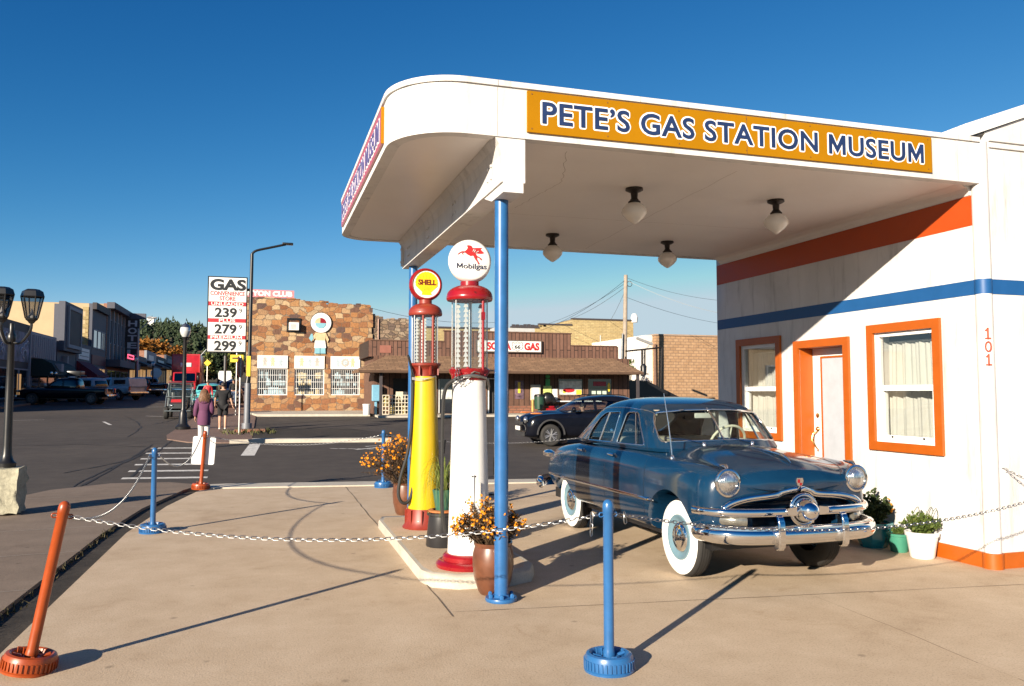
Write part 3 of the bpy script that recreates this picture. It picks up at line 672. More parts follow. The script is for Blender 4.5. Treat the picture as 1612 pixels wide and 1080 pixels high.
def gauge_strip(mb, x, y, z0, z1, ang, step=.045):
    z = z0
    T = Matrix.Translation((x, y, 0)) @ Matrix.Rotation(ang, 4, 'Z')
    mb.box(-.006, .006, -.003, .003, z0, z1, T)
    while z < z1-.02:
        mb.prism([(-.022, z), (.018, z), (.022, z+.012), (.006, z+step*.8), (-.006, z+step*.8)], 'Y', -.004, .004, T); z += step
GAUGE = M('white gauge marker', (.42, .42, .42), .5, var=.05)
def pump(loc, label, group, zb, S):
    x, y = loc
    t = thing('gas_pump', label, 'gas pump', (x, y, zb), 0, group)
    L = lambda mb, n, m, p=t, sm=40: mb.build(n, m, p, smooth=sm, local=True)
    S(t, L); return t
def white_pump(t, L):
    b = MB().lathe([(0, 0), (.29, 0), (.295, .03), (.27, .055), (.235, .06), (.235, .095), (.215, .115), (.19, .12), (0, .12)], n=40); L(b, 'base', REDP)
    b = MB().lathe([(.192, .12), (.186, .30), (.172, .8), (.158, 1.3), (.150, 1.60), (.152, 1.61), (.152, 1.66), (0, 1.66)], n=40); body = L(b, 'body', WPAINT)
    d = MB().box(-.0015, .0015, -.1825, -.177, .15, .82).box(.06, .062, -.178, -.165, .15, .75); L(d, 'panel_seam', M('grimy seam', (.35, .34, .32), .8), body)
    d = MB().box(-.02, -.008, -.1735, -.168, .80, .812).box(-.004, .004, -.1735, -.168, .80, .812).box(.008, .02, -.1735, -.168, .80, .812); L(d, 'serial_mark', LETBLACK, body)
    c = MB().lathe([(.16, 1.66), (.165, 1.70), (.185, 1.73), (.19, 1.755), (.175, 1.765), (0, 1.765)], n=32)
    for k in range(6):
        a = k*math.pi/3+.2; c.lathe([(0, 1.70), (.014, 1.70), (.014, 1.775), (0, 1.78)], (.165*math.cos(a), .165*math.sin(a), 0), 8)
    L(c, 'lower_collar', REDP)
    g = MB().lathe([(.165, 1.765), (.165, 2.385)], n=40).lathe([(.158, 2.385), (.158, 1.765)], n=40); L(g, 'glass_cylinder', CYLGLASS, sm=60)
    q = MB()
    for a, r in ((2.9, .105), (4.05, .085), (5.9, .10)): gauge_strip(q, r*math.cos(a), r*math.sin(a), 1.78, 2.35, -.25)
    L(q, 'gauge', GAUGE)
    q = MB().tube([(.02, .06, 1.766), (.02, .06, 2.38)], .016, 10); L(q, 'overflow_pipe', M('tin pipe', (.55, .55, .54), .3, .8))
    q = MB()
    for a in (-2.55, -.75, .6, 2.4): q.tube([(.182*math.cos(a), .182*math.sin(a), 1.74), (.182*math.cos(a), .182*math.sin(a), 2.40)], .0055, 8)
    L(q, 'tie_rod', STEEL)
    q = MB().tube([(.085, -.16, 1.745), (.085, -.16, 2.40)], .013, 10); q.box(.07, .10, -.18, -.145, 2.20, 2.27); L(q, 'red_pipe', REDP)
    q = MB().lathe([(0, 2.385), (.205, 2.385), (.213, 2.40), (.213, 2.425)]+[(r*1.0, z) for r, z in dome(.21, 2.43, .105)]+[(0.001, 2.536)], n=40).lathe([(.085, 2.50), (.085, 2.56), (.0, 2.56)], n=24); L(q, 'dome_cap', REDP)
    gl = MB(); zc = 2.545+.205
    gl.lathe([(0, -.070), (.165, -.070), (.178, -.062), (.195, -.035), (.203, 0), (.195, .035), (.178, .062), (.165, .07), (0, .07)], (0, 0, zc), 44, axis='Y')
    gb = L(gl, 'globe', OPALW)
    H = 1/325*.203
    def P(poly): return [((x-535)*H, zc-(y-455)*H) for x, y in poly]
    hz = MB()
    for k, poly in enumerate(([(545, 272), (600, 268), (690, 262), (672, 292), (725, 338), (690, 352), (640, 353), (590, 348), (530, 330), (528, 300)],
        [(470, 235), (490, 233), (528, 238), (547, 268), (532, 300), (560, 340), (596, 352), (612, 380), (600, 412), (575, 392), (545, 385), (515, 392), (470, 372), (438, 345), (437, 318), (462, 296), (476, 268), (462, 246), (466, 238)],
        [(440, 325), (440, 345), (400, 338), (370, 352), (325, 382), (318, 378), (345, 350), (385, 327)], [(440, 345), (408, 345), (398, 362), (412, 378), (406, 384), (388, 366), (396, 340)],
        [(560, 385), (600, 380), (612, 395), (608, 425), (632, 470), (650, 498), (632, 510), (620, 478), (590, 442), (572, 415)], [(600, 380), (640, 398), (660, 408), (686, 432), (672, 445), (652, 420), (615, 405)])):
        hz.prism(P(poly), 'Y', -.0695-.0008*k, -.0725-.0012*k)
    L(hz, 'winged_horse', LETRED, gb, None)
    wl = MB()
    for sl_ in ([(548, 325), (556, 322), (570, 290), (564, 290)], [(568, 335), (577, 333), (592, 300), (585, 300)], [(592, 340), (600, 340), (640, 318), (636, 312)]): wl.prism(P(sl_), 'Y', -.0745, -.0800)
    L(wl, 'wing_lines', LETWHITE, gb, None)
    tx = MB(); lettering(tx, 'Mobilgas', ((315-535)*H, -.0695, zc-(600-455)*H), (1, 0, 0), (0, 0, 1), 445*H, 98*H, .012, .004); L(tx, 'lettering', NAVYB, gb, None)
    # nozzle lying on top of the body, held by a loose chain
    nz = MB().tube(smoothpath([(-.10, -.17, 1.69), (-.02, -.18, 1.70), (.06, -.175, 1.69), (.13, -.13, 1.665), (.165, -.07, 1.61), (.168, -.05, 1.57)]), [.016]*12+[.012]*19, 10)
    nz.tube([(-.03, -.18, 1.715), (.00, -.19, 1.735), (.05, -.185, 1.72)], .006, 6); L(nz, 'nozzle', M('dull nozzle metal', (.33, .32, .30), .35, .9), t)
    ho = MB().tube(smoothpath([(-.10, -.17, 1.69), (-.17, -.13, 1.66), (-.235, -.06, 1.58), (-.25, -.02, 1.35), (-.245, .02, .9), (-.24, .03, .5), (-.20, .06, .28), (-.14, .10, .25), (-.11, .12, .36), (-.14, .11, .6)]), .017, 10); L(ho, 'hose', RUBBER)
    cp = []
    for k in range(2):
        a0 = Vector((-.15+.02*k, -.14-.012*k, 1.76)); cp.append([a0, a0+Vector((-.02, -.03, -.06)), a0+Vector((-.03+.02*k, -.03, -.14)), a0+Vector((.03+.015*k, -.035, -.09-.02*k)), a0+Vector((.10, -.045, -.065))])
    c = chain('nozzle_chain', cp[0], None, .022, .016, .0026, parent=t, tail=cp[1:]); c.location = (0, 0, 0); 
    for v in c.data.vertices: v.co += wloc(t)
    cr = MB().tube([(.19, 0, .62), (.25, 0, .62), (.25, 0, .80)], .012, 8).tube([(.25, 0, .80), (.25, 0, .96)], .02, 10).tube([(.18, 0, .38), (.25, 0, .38), (.25, .0, .60)], .010, 8); L(cr, 'crank_handle', BLACK)
    L(MB().lathe([(0, 0), (.035, 0), (.035, .05), (.02, .06), (0, .06)], (0, 0, 0), 16, Matrix.Translation((.185, -.02, .36)) @ Matrix.Rotation(R(90), 4, 'Y')), 'valve_cap', REDP)
def yellow_pump(t, L):
    b = MB().lathe([(0, 0), (.245, 0), (.25, .015), (.225, .045), (.205, .10), (.195, .22), (0, .22)], n=40)
    for k in range(10):
        a = k*math.pi/5; b.box(.195, .225, -.006, .006, .02, .21, Matrix.Rotation(a, 4, 'Z'))
    L(b, 'base', RUSTRED)
    b = MB().lathe([(.186, .22), (.178, .45), (.160, 1.0), (.142, 1.5), (.134, 1.735), (0, 1.735)], n=40); body = L(b, 'body', YELP)
    c = MB().lathe([(.128, 1.735), (.128, 1.80), (.135, 1.82), (.165, 1.85), (.182, 1.86), (.185, 1.885), (.17, 1.89), (0, 1.89)], n=32)
    for k in range(8):
        a = k*math.pi/4+.2; c.box(.126, .172, -.008, .008, 1.75, 1.86, Matrix.Rotation(a, 4, 'Z'))
    L(c, 'lower_collar', RUSTRED)
    g = MB().lathe([(.148, 1.89), (.148, 2.455)], n=40).lathe([(.142, 2.455), (.142, 1.89)], n=40); L(g, 'glass_cylinder', CYLGLASS, sm=60)
    q = MB()
    for a, r in ((3.3, .105), (4.4, .07), (5.75, .095)): gauge_strip(q, r*math.cos(a), r*math.sin(a), 1.90, 2.43, -.25, .04)
    L(q, 'gauge', GAUGE)
    q = MB().tube([(-.03, .03, 1.89), (-.03, .03, 2.45)], .014, 10).tube([(.0, .05, 1.89), (.0, .05, 2.30)], .012, 10); L(q, 'overflow_pipe', M('tin pipe', (.55, .55, .54), .3, .8))
    q = MB()
    for a in (-2.6, -.75, .5, 2.5): q.tube([(.168*math.cos(a), .168*math.sin(a), 1.87), (.168*math.cos(a), .168*math.sin(a), 2.46)], .005, 8)
    L(q, 'tie_rod', STEEL)
    q = MB()
    for xx in (-.055, .06): q.tube([(xx, -.152, 1.88), (xx, -.152, 2.46)], .012 if xx < 0 else .015, 10)
    q.tube([(.12, .08, 1.88), (.12, .08, 2.46)], .013, 8).tube([(-.02, .14, 1.88), (-.02, .14, 2.46)], .012, 8)  # extra red rods added at the back for the red reflections in the glass
    L(q, 'red_pipe', RUSTRED)
    q = MB().lathe([(0, 2.445), (.19, 2.445), (.197, 2.46), (.197, 2.48)]+dome(.195, 2.485, .11)+[(0.001, 2.596)], n=40).lathe([(.075, 2.57), (.075, 2.63), (0, 2.63)], n=24); L(q, 'dome_cap', RUSTRED)
    zc = 2.615+.195; gl = MB()
    gl.lathe([(.158, -.055), (.168, -.068), (.185, -.055), (.195, -.02), (.195, .02), (.185, .055), (.168, .068), (0, .068)], (0, 0, zc), 44, axis='Y'); gb = L(gl, 'globe', REDP)
    L(MB().lathe([(0, -.058), (.160, -.054), (.165, -.03)], (0, 0, zc), 40, axis='Y'), 'globe_lens', OPALW, gb)
    k = 1/310*.195; pts = []
    for i in range(15):                                               # scalloped fan
        a0 = R(202-224*i/14); r = 205*k
        pts.append((r*math.cos(a0), zc+.018+r*math.sin(a0)*.98))
        if i < 14:
            a1 = R(202-224*(i+.5)/14); pts.append((r*1.045*math.cos(a1), zc+.018+r*1.045*math.sin(a1)*.98))
    pts += [(80*k, zc-150*k), (95*k, zc-195*k), (25*k, zc-200*k), (-25*k, zc-200*k), (-95*k, zc-195*k), (-80*k, zc-150*k)]
    L(MB().prism(pts, 'Y', -.0605, -.056), 'shell_emblem', M('emblem yellow', (.85, .52, .01), .4, var=.05), gb, None)
    rb = MB()
    for i in range(-4, 5):
        a = R(90-i*22); p0 = Vector((0, -.0608, zc-160*k)); p1 = Vector((math.cos(a)*195*k, -.0608, zc+.018+math.sin(a)*195*k)); rb.tube([p0+(p1-p0)*.15, p1], .0012, 4)
    L(rb, 'emblem_rib', M('emblem ochre', (.50, .24, .01), .5), gb, None)
    tx = MB(); lettering(tx, 'SHELL', (-155*k, -.0600, zc-8*k), (1, 0, 0), (0, 0, 1), 330*k, 92*k, .03, .006); L(tx, 'lettering', M('maroon lettering', (.12, .008, .006), .5), gb, None)
    nz = MB().tube(smoothpath([(-.155, -.05, 1.66), (-.165, -.06, 1.78), (-.19, -.07, 1.90), (-.215, -.075, 1.98)]), [.016, .016, .017, .018, .018, .016, .013, .012, .012, .012, .013, .014, .014, .014, .014, .014, .014, .012, .012][:19], 10)
    nz.tube([(-.17, -.08, 1.70), (-.15, -.10, 1.75), (-.17, -.085, 1.82)], .005, 6); L(nz, 'nozzle', BLACK)
    ho = MB().tube(smoothpath([(-.155, -.05, 1.66), (-.155, -.05, 1.45), (-.165, -.05, 1.15), (-.21, -.06, .85), (-.29, -.08, .58), (-.315, -.09, .40), (-.27, -.09, .30), (-.19, -.08, .32), (-.14, -.06, .5), (-.15, .05, .8)]), .019, 10); L(ho, 'hose', RUBBER)
    cr = MB().tube([(.15, 0, .62), (.225, -.02, .62), (.215, -.02, .84)], .011, 8).tube([(.215, -.02, .84), (.23, -.02, 1.0)], .02, 10); L(cr, 'crank_handle', BLACK)
    sg = MB()
    for k2 in range(3): sg.tube(smoothpath([(-.17, -.09, 1.72-.01*k2), (-.08, -.155, 1.71-.012*k2), (.02, -.16, 1.715), (.1, -.12, 1.735)]), .003, 5)
    L(sg, 'string', GAUGE)
OPALW = M('white opal globe', (.78, .77, .74), .15, var=.02, coat=.5)
NAVYB = M('dark navy lettering', (.012, .018, .05), .5)
pump((1.80, 7.13), 'white visible gas pump on a red base with a winged horse on its round globe', 'antique visible gas pumps', .102, white_pump)
pump((1.81, 9.28), 'yellow visible gas pump on a rust red base with a shell emblem', 'antique visible gas pumps', .102, yellow_pump)

# ------------------------------------------------------------------ bollards and chains
def bollard(x, y, z, mat, label, h=1.0, tilt=None, rotz=0, s=1.0):
    t = thing('bollard', label, 'bollard', (x, y, z), rotz, 'chain bollards around the forecourt')
    b = MB().lathe([(0, .0), (.150, 0), (.152, .012), (.143, .02), (.146, .075), (.135, .098), (.118, .104), (.105, .098), (.100, .075), (.072, .070), (.060, .082), (.050, .084), (.046, .078), (0, .078)], n=40)
    for k in range(36):
        a = 2*math.pi*k/36; b.box(.141, .152, -.0055, .0055, .022, .07, Matrix.Rotation(a, 4, 'Z'))
    for k in range(4): b.tube([(.055*math.cos(k*1.57), .055*math.sin(k*1.57), .08), (.10*math.cos(k*1.57), .10*math.sin(k*1.57), .094)], .012, 6)
    b.tube([(-.07, .02, .07), (-.075, .02, .13), (-.045, .01, .13), (-.042, .01, .07)], .004, 6)
    bs = b.build('base', mat, t, smooth=40, local=True)
    p = MB().lathe([(.0355, .075), (.0355, .10), (.0325, .115), (.031, .13), (.031, h-.085), (.0335, h-.082), (.0335, h-.045), (.0325, h-.04)]+[(.0325*math.cos(i*.262), h-.04+.036*math.sin(i*.262)) for i in range(7)], n=24)
    po = p.build('post', mat, t, smooth=40, local=True)
    e = MB()
    for sx in (-1, 1): link_ring(e, Vector((sx*.043, 0, h-.095)), Vector((1, 0, 0)), Vector((0, 0, 1)), .032, .026, .0045, 10, 6)
    e.build('eyelet', mat, t, smooth=60, local=True)
    if tilt: t.rotation_euler = tilt
    return t
BA = bollard(-1.295, 5.50, .012, PORANGE, 'orange bollard leaning to the right in the near left corner of the forecourt', 1.0, (R(2), R(9.5), .3))
BB = bollard(2.007, 4.523, 0, PBLUE, 'blue bollard in the near foreground in front of the parked blue car', 1.01)
BD = bollard(-1.21, 10.46, 0, PBLUE, 'blue bollard standing at the left edge of the forecourt beside the sidewalk', 1.0)
BE = bollard(-.98, 14.85, 0, PORANGE, 'slightly leaning orange bollard with a white plate on it by the street kerb', 1.0, (R(0), R(3.2), 0))
BF = bollard(2.04, 14.2, 0, PBLUE, 'blue bollard at the street kerb behind the orange flower bush', 1.0)
BG = bollard(6.1, 13.55, 0, PBLUE, 'blue bollard at the street kerb hidden behind the parked blue car', 1.0)
BC = bollard(6.86, 5.18, 0, PBLUE, 'blue bollard outside the right edge of the view holding the near chain', 1.0)
pl = MB(); q = [(-.185+.03, -.24)]; pts = []
for cx, cz, a0 in ((.155, .21, 0), (-.155, .21, 90), (-.155, -.21, 180), (.155, -.21, 270)): pts += [(x, z+.655) for x, z in arc(cx, cz, .03, a0, a0+90, 4)]
pl.prism([(x-.005, z) for x, z in pts], 'Y', .034, .038); pl.build('sign_plate', M('white aluminium plate', (.72, .73, .74), .4, var=.04), BE, local=True)
bpy.context.view_layer.update()
def eye(t, side, h=None): 
    return Matrix.LocRotScale(t.location, t.rotation_euler, None) @ Vector((side*.055, 0, (h or 1.0)-.095))
G1 = 'chains hung between bollards'
aA, aB = eye(BA, 1), eye(BB, -1, 1.01)
chain('chain', chain_pts(aA, aB, .145), 'near chain hanging across the foreground from the leaning orange bollard to the blue bollard', group=G1,
      tail=[[aB+Vector((-.055, -.01, 0)), aB+Vector((-.06, -.01, -.12))]])
aB2 = eye(BB, 1, 1.01); aC = eye(BC, -1)
chain('chain', chain_pts(aB2, aC, .235, 90), 'near chain running right from the foreground blue bollard in front of the car bumper', group=G1, tail=[[aB2+Vector((.05, -.01, -.005)), aB2+Vector((.055, -.012, -.06))]])
chain('chain', chain_pts(eye(BC, -1)+Vector((.02, .04, .02)), (6.70, 5.905, .93), .10), 'short chain coming from the right edge up to the hook on the station corner', group=G1)
chain('chain', chain_pts(eye(BA, -1)+Vector((.02, .03, 0)), eye(BD, -1), .27), 'chain sagging from the leaning orange bollard back to the blue bollard by the sidewalk', .034, group=G1)
chain('chain', chain_pts(eye(BD, 1), eye(BE, -1), .29), 'chain sagging in front of the crosswalk from a blue bollard to the plated orange bollard', group=G1)
chain('chain', chain_pts(eye(BE, 1), eye(BF, -1), .16), 'chain along the street kerb from the far orange bollard to the far blue bollard', group=G1)
chain('chain', chain_pts(eye(BF, 1), eye(BG, -1), .16), 'chain along the street kerb behind the gas pumps and the parked blue car', group=G1)
hk = MB().tube([(6.70, 5.96, .935), (6.70, 5.915, .94), (6.70, 5.905, .925), (6.70, 5.92, .915)], .004, 6); hk.build('chain_hook', STEEL, st)

# ------------------------------------------------------------------ pots and plants
CLAY = M('brown glazed clay', (.125, .045, .022), .35, var=.3, scale=7, coat=.3)
SOIL = M('potting soil', (.03, .02, .014), .95, var=.4, bmp=.5)
LEAFD = leafmat('dark green leaf', [(.012, .022, .007), (.030, .048, .014), (.06, .08, .022)])
LEAFG = leafmat('green leaf', [(.020, .040, .008), (.055, .085, .015), (.12, .13, .03)])
LEAFP = leafmat('purple brown stem', [(.03, .018, .012), (.075, .045, .026), (.13, .09, .045)])
PETAL = leafmat('orange petal', [(.40, .10, .004), (.64, .22, .006), (.74, .36, .015)], 25)
GRASSB = leafmat('long grass blade', [(.05, .08, .015), (.12, .16, .03), (.26, .22, .07)])
def rnd3(s=1): return Vector((random.gauss(0, s), random.gauss(0, s), random.gauss(0, s)))
def leaf(mb, p, d, up, L, W):
    d = d.normalized(); s = d.cross(up); s = s.normalized() if s.length > 1e-5 else Vector((1, 0, 0))
    mb.add([p, p+d*L*.5+s*W*.5, p+d*L, p+d*L*.5-s*W*.5], [(0, 1, 2), (0, 2, 3)])
def flower(mb, p, nrm, r):
    nrm = nrm.normalized(); a = nrm.orthogonal().normalized(); b = nrm.cross(a); k = 6; c = p+nrm*r*.25
    ring = []
    for i in range(k*2):
        th = math.pi*i/k; rr = r if i % 2 == 0 else r*.55; ring.append(p+(a*math.cos(th)+b*math.sin(th))*rr)
    mb.add([c]+ring, [(0, 1+i, 1+(i+1) % (2*k)) for i in range(2*k)])
def bush(t, z0, rx, h, nst, nfl, fr, lean=(0, 0), lf=LEAFP, lw=.012, nl=14, seed=1, spread=1.0):
    random.seed(seed); fo, fl = MB(), MB()
    for i in range(nst):
        a = random.uniform(0, 6.283); q = math.sqrt(random.random()); tip = Vector((math.cos(a)*q*rx+lean[0], math.sin(a)*q*rx+lean[1], h*(1.05-.55*q*q)*random.uniform(.65, 1.08)))
        b = Vector((math.cos(a)*q*rx*.3, math.sin(a)*q*rx*.3, 0)); mid = b.lerp(tip, .55)+Vector((0, 0, h*.12))
        pts = smoothpath([b, mid, tip], 3); pts = [p+Vector((0, 0, z0)) for p in pts]; fo.tube(pts, .0026, 3, cap=False)
        for k in range(nl):
            u = random.uniform(.15, 1); m = min(int(u*(len(pts)-1)), len(pts)-2); p = pts[m].lerp(pts[m+1], u*(len(pts)-1)-m)
            leaf(fo, p, rnd3()+Vector((0, 0, .3)), rnd3(), random.uniform(.025, .055)*spread, lw*random.uniform(.7, 1.4)*spread)
        if i < nfl:
            for k in range(random.randint(1, 3)): flower(fl, pts[-1]+rnd3(.022)+Vector((0, 0, .01)), rnd3(.7)+Vector((-.4, -.6, .6)), fr*random.uniform(.6, 1.15))
    fo.build('foliage', lf, t, local=True, weld=False)
    if fl.v: fl.build('flowers', PETAL, t, local=True, weld=False)
def pot(name, x, y, z, prof, mat, label, soilr, soilz, cat='flower pot', group=None, n=32):
    t = thing(name, label, cat, (x, y, z), 0, group)
    MB().lathe(prof, n=n).build('pot', mat, t, smooth=35, local=True)
    MB().lathe([(soilr, soilz), (0, soilz+.01)], n=20).build('soil', SOIL, t, local=True)
    return t
t = pot('flower_pot', 1.845, 6.49, 0, [(0, 0), (.105, 0), (.12, .02), (.155, .12), (.172, .24), (.168, .33), (.152, .385), (.158, .40), (.162, .42), (.15, .42), (.145, .38), (.14, .34)], CLAY, 'brown clay pot with small orange flowers at the foot of the near blue post', .142, .37, group='flower pots around the pump island')
bush(t, .37, .31, .37, 230, 190, .0165, (-.05, -.02), seed=3)
t = pot('flower_pot', 1.90, 11.0, 0, [(0, 0), (.13, 0), (.15, .03), (.18, .16), (.19, .3), (.175, .40), (.19, .42), (.175, .43), (.165, .40)], CLAY, 'brown clay pot with a tall bush of orange flowers behind the yellow pump', .165, .39, group='flower pots around the pump island')
bush(t, .38, .48, .60, 210, 150, .0215, (-.16, 0), seed=5, nl=16)
t = pot('grass_pot', 1.78, 8.12, .102, [(0, 0), (.17, 0), (.175, .01), (.145, .30), (.165, .31), (.165, .335), (.14, .335), (.13, .31)], M('black plastic pot', (.02, .02, .022), .35, var=.2), 'upturned black pot between the pumps carrying a small green pot of long grass', .13, .325, group='flower pots around the pump island')
MB().lathe([(0, .335), (.07, .335), (.075, .345), (.10, .50), (.112, .56), (.10, .565), (.09, .55)], n=24).build('inner_pot', M('teal green plastic', (.035, .12, .085), .35, var=.12), t, smooth=40, local=True)
MB().lathe([(.112, .335), (.15, .342), (.152, .36), (.11, .365)], n=24).build('saucer', M('terracotta', (.38, .13, .04), .6, var=.15), t, smooth=40, local=True)
random.seed(11); g = MB()
for i in range(95):
    a = random.uniform(0, 6.28); d = Vector((math.cos(a), math.sin(a), 0)); L = random.uniform(.15, .32); h = random.uniform(.05, .32); b = Vector((0, 0, .55))+d*random.uniform(0, .06)
    pts = smoothpath([b, b+d*L*.35+Vector((0, 0, h)), b+d*L*.8+Vector((0, 0, h*.75)), b+d*L+Vector((0, 0, h*.2-random.uniform(.05, .30)))], 4); sd = Vector((-d.y, d.x, 0))
    for k in range(len(pts)-1):
        w0 = .0045*(1-k/len(pts)); w1 = .0045*(1-(k+1)/len(pts)); g.quad(pts[k]-sd*w0, pts[k]+sd*w0, pts[k+1]+sd*w1, pts[k+1]-sd*w1)
g.build('foliage', GRASSB, t, local=True, weld=False)
# pots by the station wall
t = pot('flower_pot', 6.35, 6.60, 0, [(0, 0), (.105, 0), (.115, .012), (.145, .215), (.158, .22), (.162, .255), (.15, .26), (.138, .255), (.135, .22)], M('white plastic pot', (.78, .78, .77), .35, var=.03), 'white plastic pot with a bushy green plant standing by the orange baseboard', .138, .235, group='pots along the station wall')
bush(t, .235, .19, .20, 120, 0, .01, lf=LEAFG, lw=.024, nl=12, seed=9, spread=.9)
hk = MB()
for k in range(3):
    a = 1.2*k-.8; p = Vector((math.cos(a)*.13, math.sin(a)*.08, .24)); hk.tube(smoothpath([p, p+Vector((-.02, 0, .17)), p+Vector((.04, 0, .25)), p+Vector((.08, .02, .17)), p+Vector((.06, .02, .12))], 4), .003, 5)
hk.build('wire_hook', M('dark green wire', (.02, .04, .02), .5), t, local=True)
t = pot('flower_pot', 6.36, 6.92, 0, [(0, 0), (.08, 0), (.085, .01), (.10, .16), (.115, .165), (.118, .19), (.105, .19), (.10, .165)], M('green plastic pot', (.05, .22, .15), .35, var=.1), 'small green pot squeezed between the white pot and the teal planter', .10, .175, group='pots along the station wall')
bush(t, .175, .08, .09, 40, 0, .01, lf=LEAFG, lw=.018, nl=9, seed=12, spread=.7)
t = pot('planter', 6.30, 7.22, 0, [(0, 0), (.13, 0), (.14, .02), (.17, .10), (.16, .16), (.185, .23), (.20, .235), (.20, .265), (.18, .265), (.17, .23)], M('teal glazed planter', (.012, .20, .22), .22, var=.2, coat=.4), 'teal glazed planter with wilted plants beside the car headlight', .17, .24, 'planter', 'pots along the station wall', 8)
bush(t, .24, .20, .36, 70, 8, .02, lf=LEAFD, lw=.03, nl=14, seed=14)
t = pot('flower_pot', 6.24, 7.66, 0, [(0, 0), (.10, 0), (.11, .01), (.135, .19), (.148, .195), (.15, .23), (.135, .23), (.13, .2)], M('dark plastic pot', (.03, .03, .03), .4), 'dark pot with a leafy dark plant in the shadow of the car by the wall', .128, .21, group='pots along the station wall')
bush(t, .21, .22, .34, 110, 0, .02, lf=LEAFD, lw=.034, nl=16, seed=15)
random.seed(21)

# ------------------------------------------------------------------ the parked classic sedan (lateral x, length y from the front axle, height z)
def paint(name, base, flake, rough=.10, coat=.5, spec=.5):
    m, n, l, p = newmat(name)
    tc = n.new('ShaderNodeTexCoord').outputs['Object']; t = noise(n, l, tc, 2.5, 5, .6)
    r = ramp(n, [(.3, [c*.85 for c in base]), (.7, flake)]); l.new(t.outputs[0], r.inputs[0]); l.new(r.outputs[0], p.inputs['Base Color'])
    d = noise(n, l, tc, 60, 3); rr = n.new('ShaderNodeMapRange'); rr.inputs[3].default_value = rough; rr.inputs[4].default_value = rough+.10; l.new(d.outputs[0], rr.inputs[0]); l.new(rr.outputs[0], p.inputs['Roughness'])
    p.inputs['Specular IOR Level'].default_value = spec; p.inputs['Coat Weight'].default_value = coat; p.inputs['Coat Roughness'].default_value = .05
    b = noise(n, l, tc, 2.2, 2); bump(n, l, p, b.outputs[0], .03, .02)
    return m
CARBLUE = paint('dusty blue car paint', (.0032, .023, .056), (.0048, .031, .072))
CARGLASS = glassmat('car glass', (.88, .92, .90), .07)
INTGREY = M('grey cloth upholstery', (.30, .28, .25), .9, var=.15)
INTDARK = M('dark cabin trim', (.07, .065, .06), .8)
HEADL = M('tan headliner', (.36, .31, .24), .9)
TYRE = M('tyre rubber', (.022, .021, .020), .8, var=.3, bmp=.1)
WWALL = M('whitewall rubber', (.76, .75, .72), .5, var=.06, scale=12)
def lens_mat():
    m, n, l, p = newmat('fluted headlight glass'); tc = n.new('ShaderNodeTexCoord').outputs['Object']
    wv = n.new('ShaderNodeTexWave'); wv.inputs['Scale'].default_value = 22; wv.inputs['Distortion'].default_value = 1.5; l.new(tc, wv.inputs['Vector']); t = noise(n, l, tc, 9, 4, .7, .8)
    r = ramp(n, [(.3, (.22, .23, .24)), (.5, (.55, .56, .56)), (.7, (.85, .85, .83))]); l.new(t.outputs[0], r.inputs[0]); l.new(r.outputs[0], p.inputs['Base Color'])
    p.inputs['Metallic'].default_value = .9; p.inputs['Roughness'].default_value = .10; p.inputs['Coat Weight'].default_value = 1.0; p.inputs['Coat Roughness'].default_value = .02
    bump(n, l, p, wv.outputs[1], .35, .01); return m
LENS = lens_mat()
REDLENS = M('red tail lens', (.35, .01, .01), .15, coat=.8)
AMBERL = M('frosted parking lamp lens', (.26, .25, .22), .15, .6, var=.3, scale=30, coat=.8)
GROOVE = M('panel gap', (.006, .010, .018), .6)

def loft_body(stations, bow):
    """stations: (y, half-profile [(x,z)...] from bottom centre over the side to top centre) -> closed mesh"""
    mb = MB(); rings = []
    for (y, prof) in stations:
        full = prof+[(-x, z) for x, z in prof[-2:0:-1]]
        rings.append([(x, y+bow(x, y), z) for x, z in full])
    n = len(rings[0]); vs = [p for r in rings for p in r]; fs = []
    for i in range(len(rings)-1): fs += [(i*n+k, i*n+(k+1) % n, (i+1)*n+(k+1) % n, (i+1)*n+k) for k in range(n)]
    h = n//2                                                          # cap the ends with strips so that they subdivide evenly
    for base in (0, (len(rings)-1)*n):
        for k in range(h):
            q = [base+k, base+k+1, base+(n-k-1) % n, base+(n-k) % n]; q2 = []
            for i in q:
                if i not in q2: q2.append(i)
            if len(q2) >= 3: fs.append(q2)
    mb.add(vs, fs); return mb.mesh('body', [], None)
def sections(rows):
    out = []
    for (y, zb, ws, wm, zsh, zval, zh, zt) in rows:
        ws *= .945; wm *= .945
        out.append((y, [(0, zb), (ws*.62, zb), (ws, zb+.02), (wm-.02, zb+.15), (wm, .60), (wm-.006, zsh-.19), (wm-.045, zsh-.055), (wm-.14, zsh), (wm-.27, zval), (.36, zh), (.16, zt-.006), (0, zt)]))
    return out
CX, CYF = 4.375, 6.60
car = thing('vintage_sedan', 'blue 1950s four door sedan with chrome grille and whitewall tyres parked by the station wall', 'car', (CX, CYF, 0))
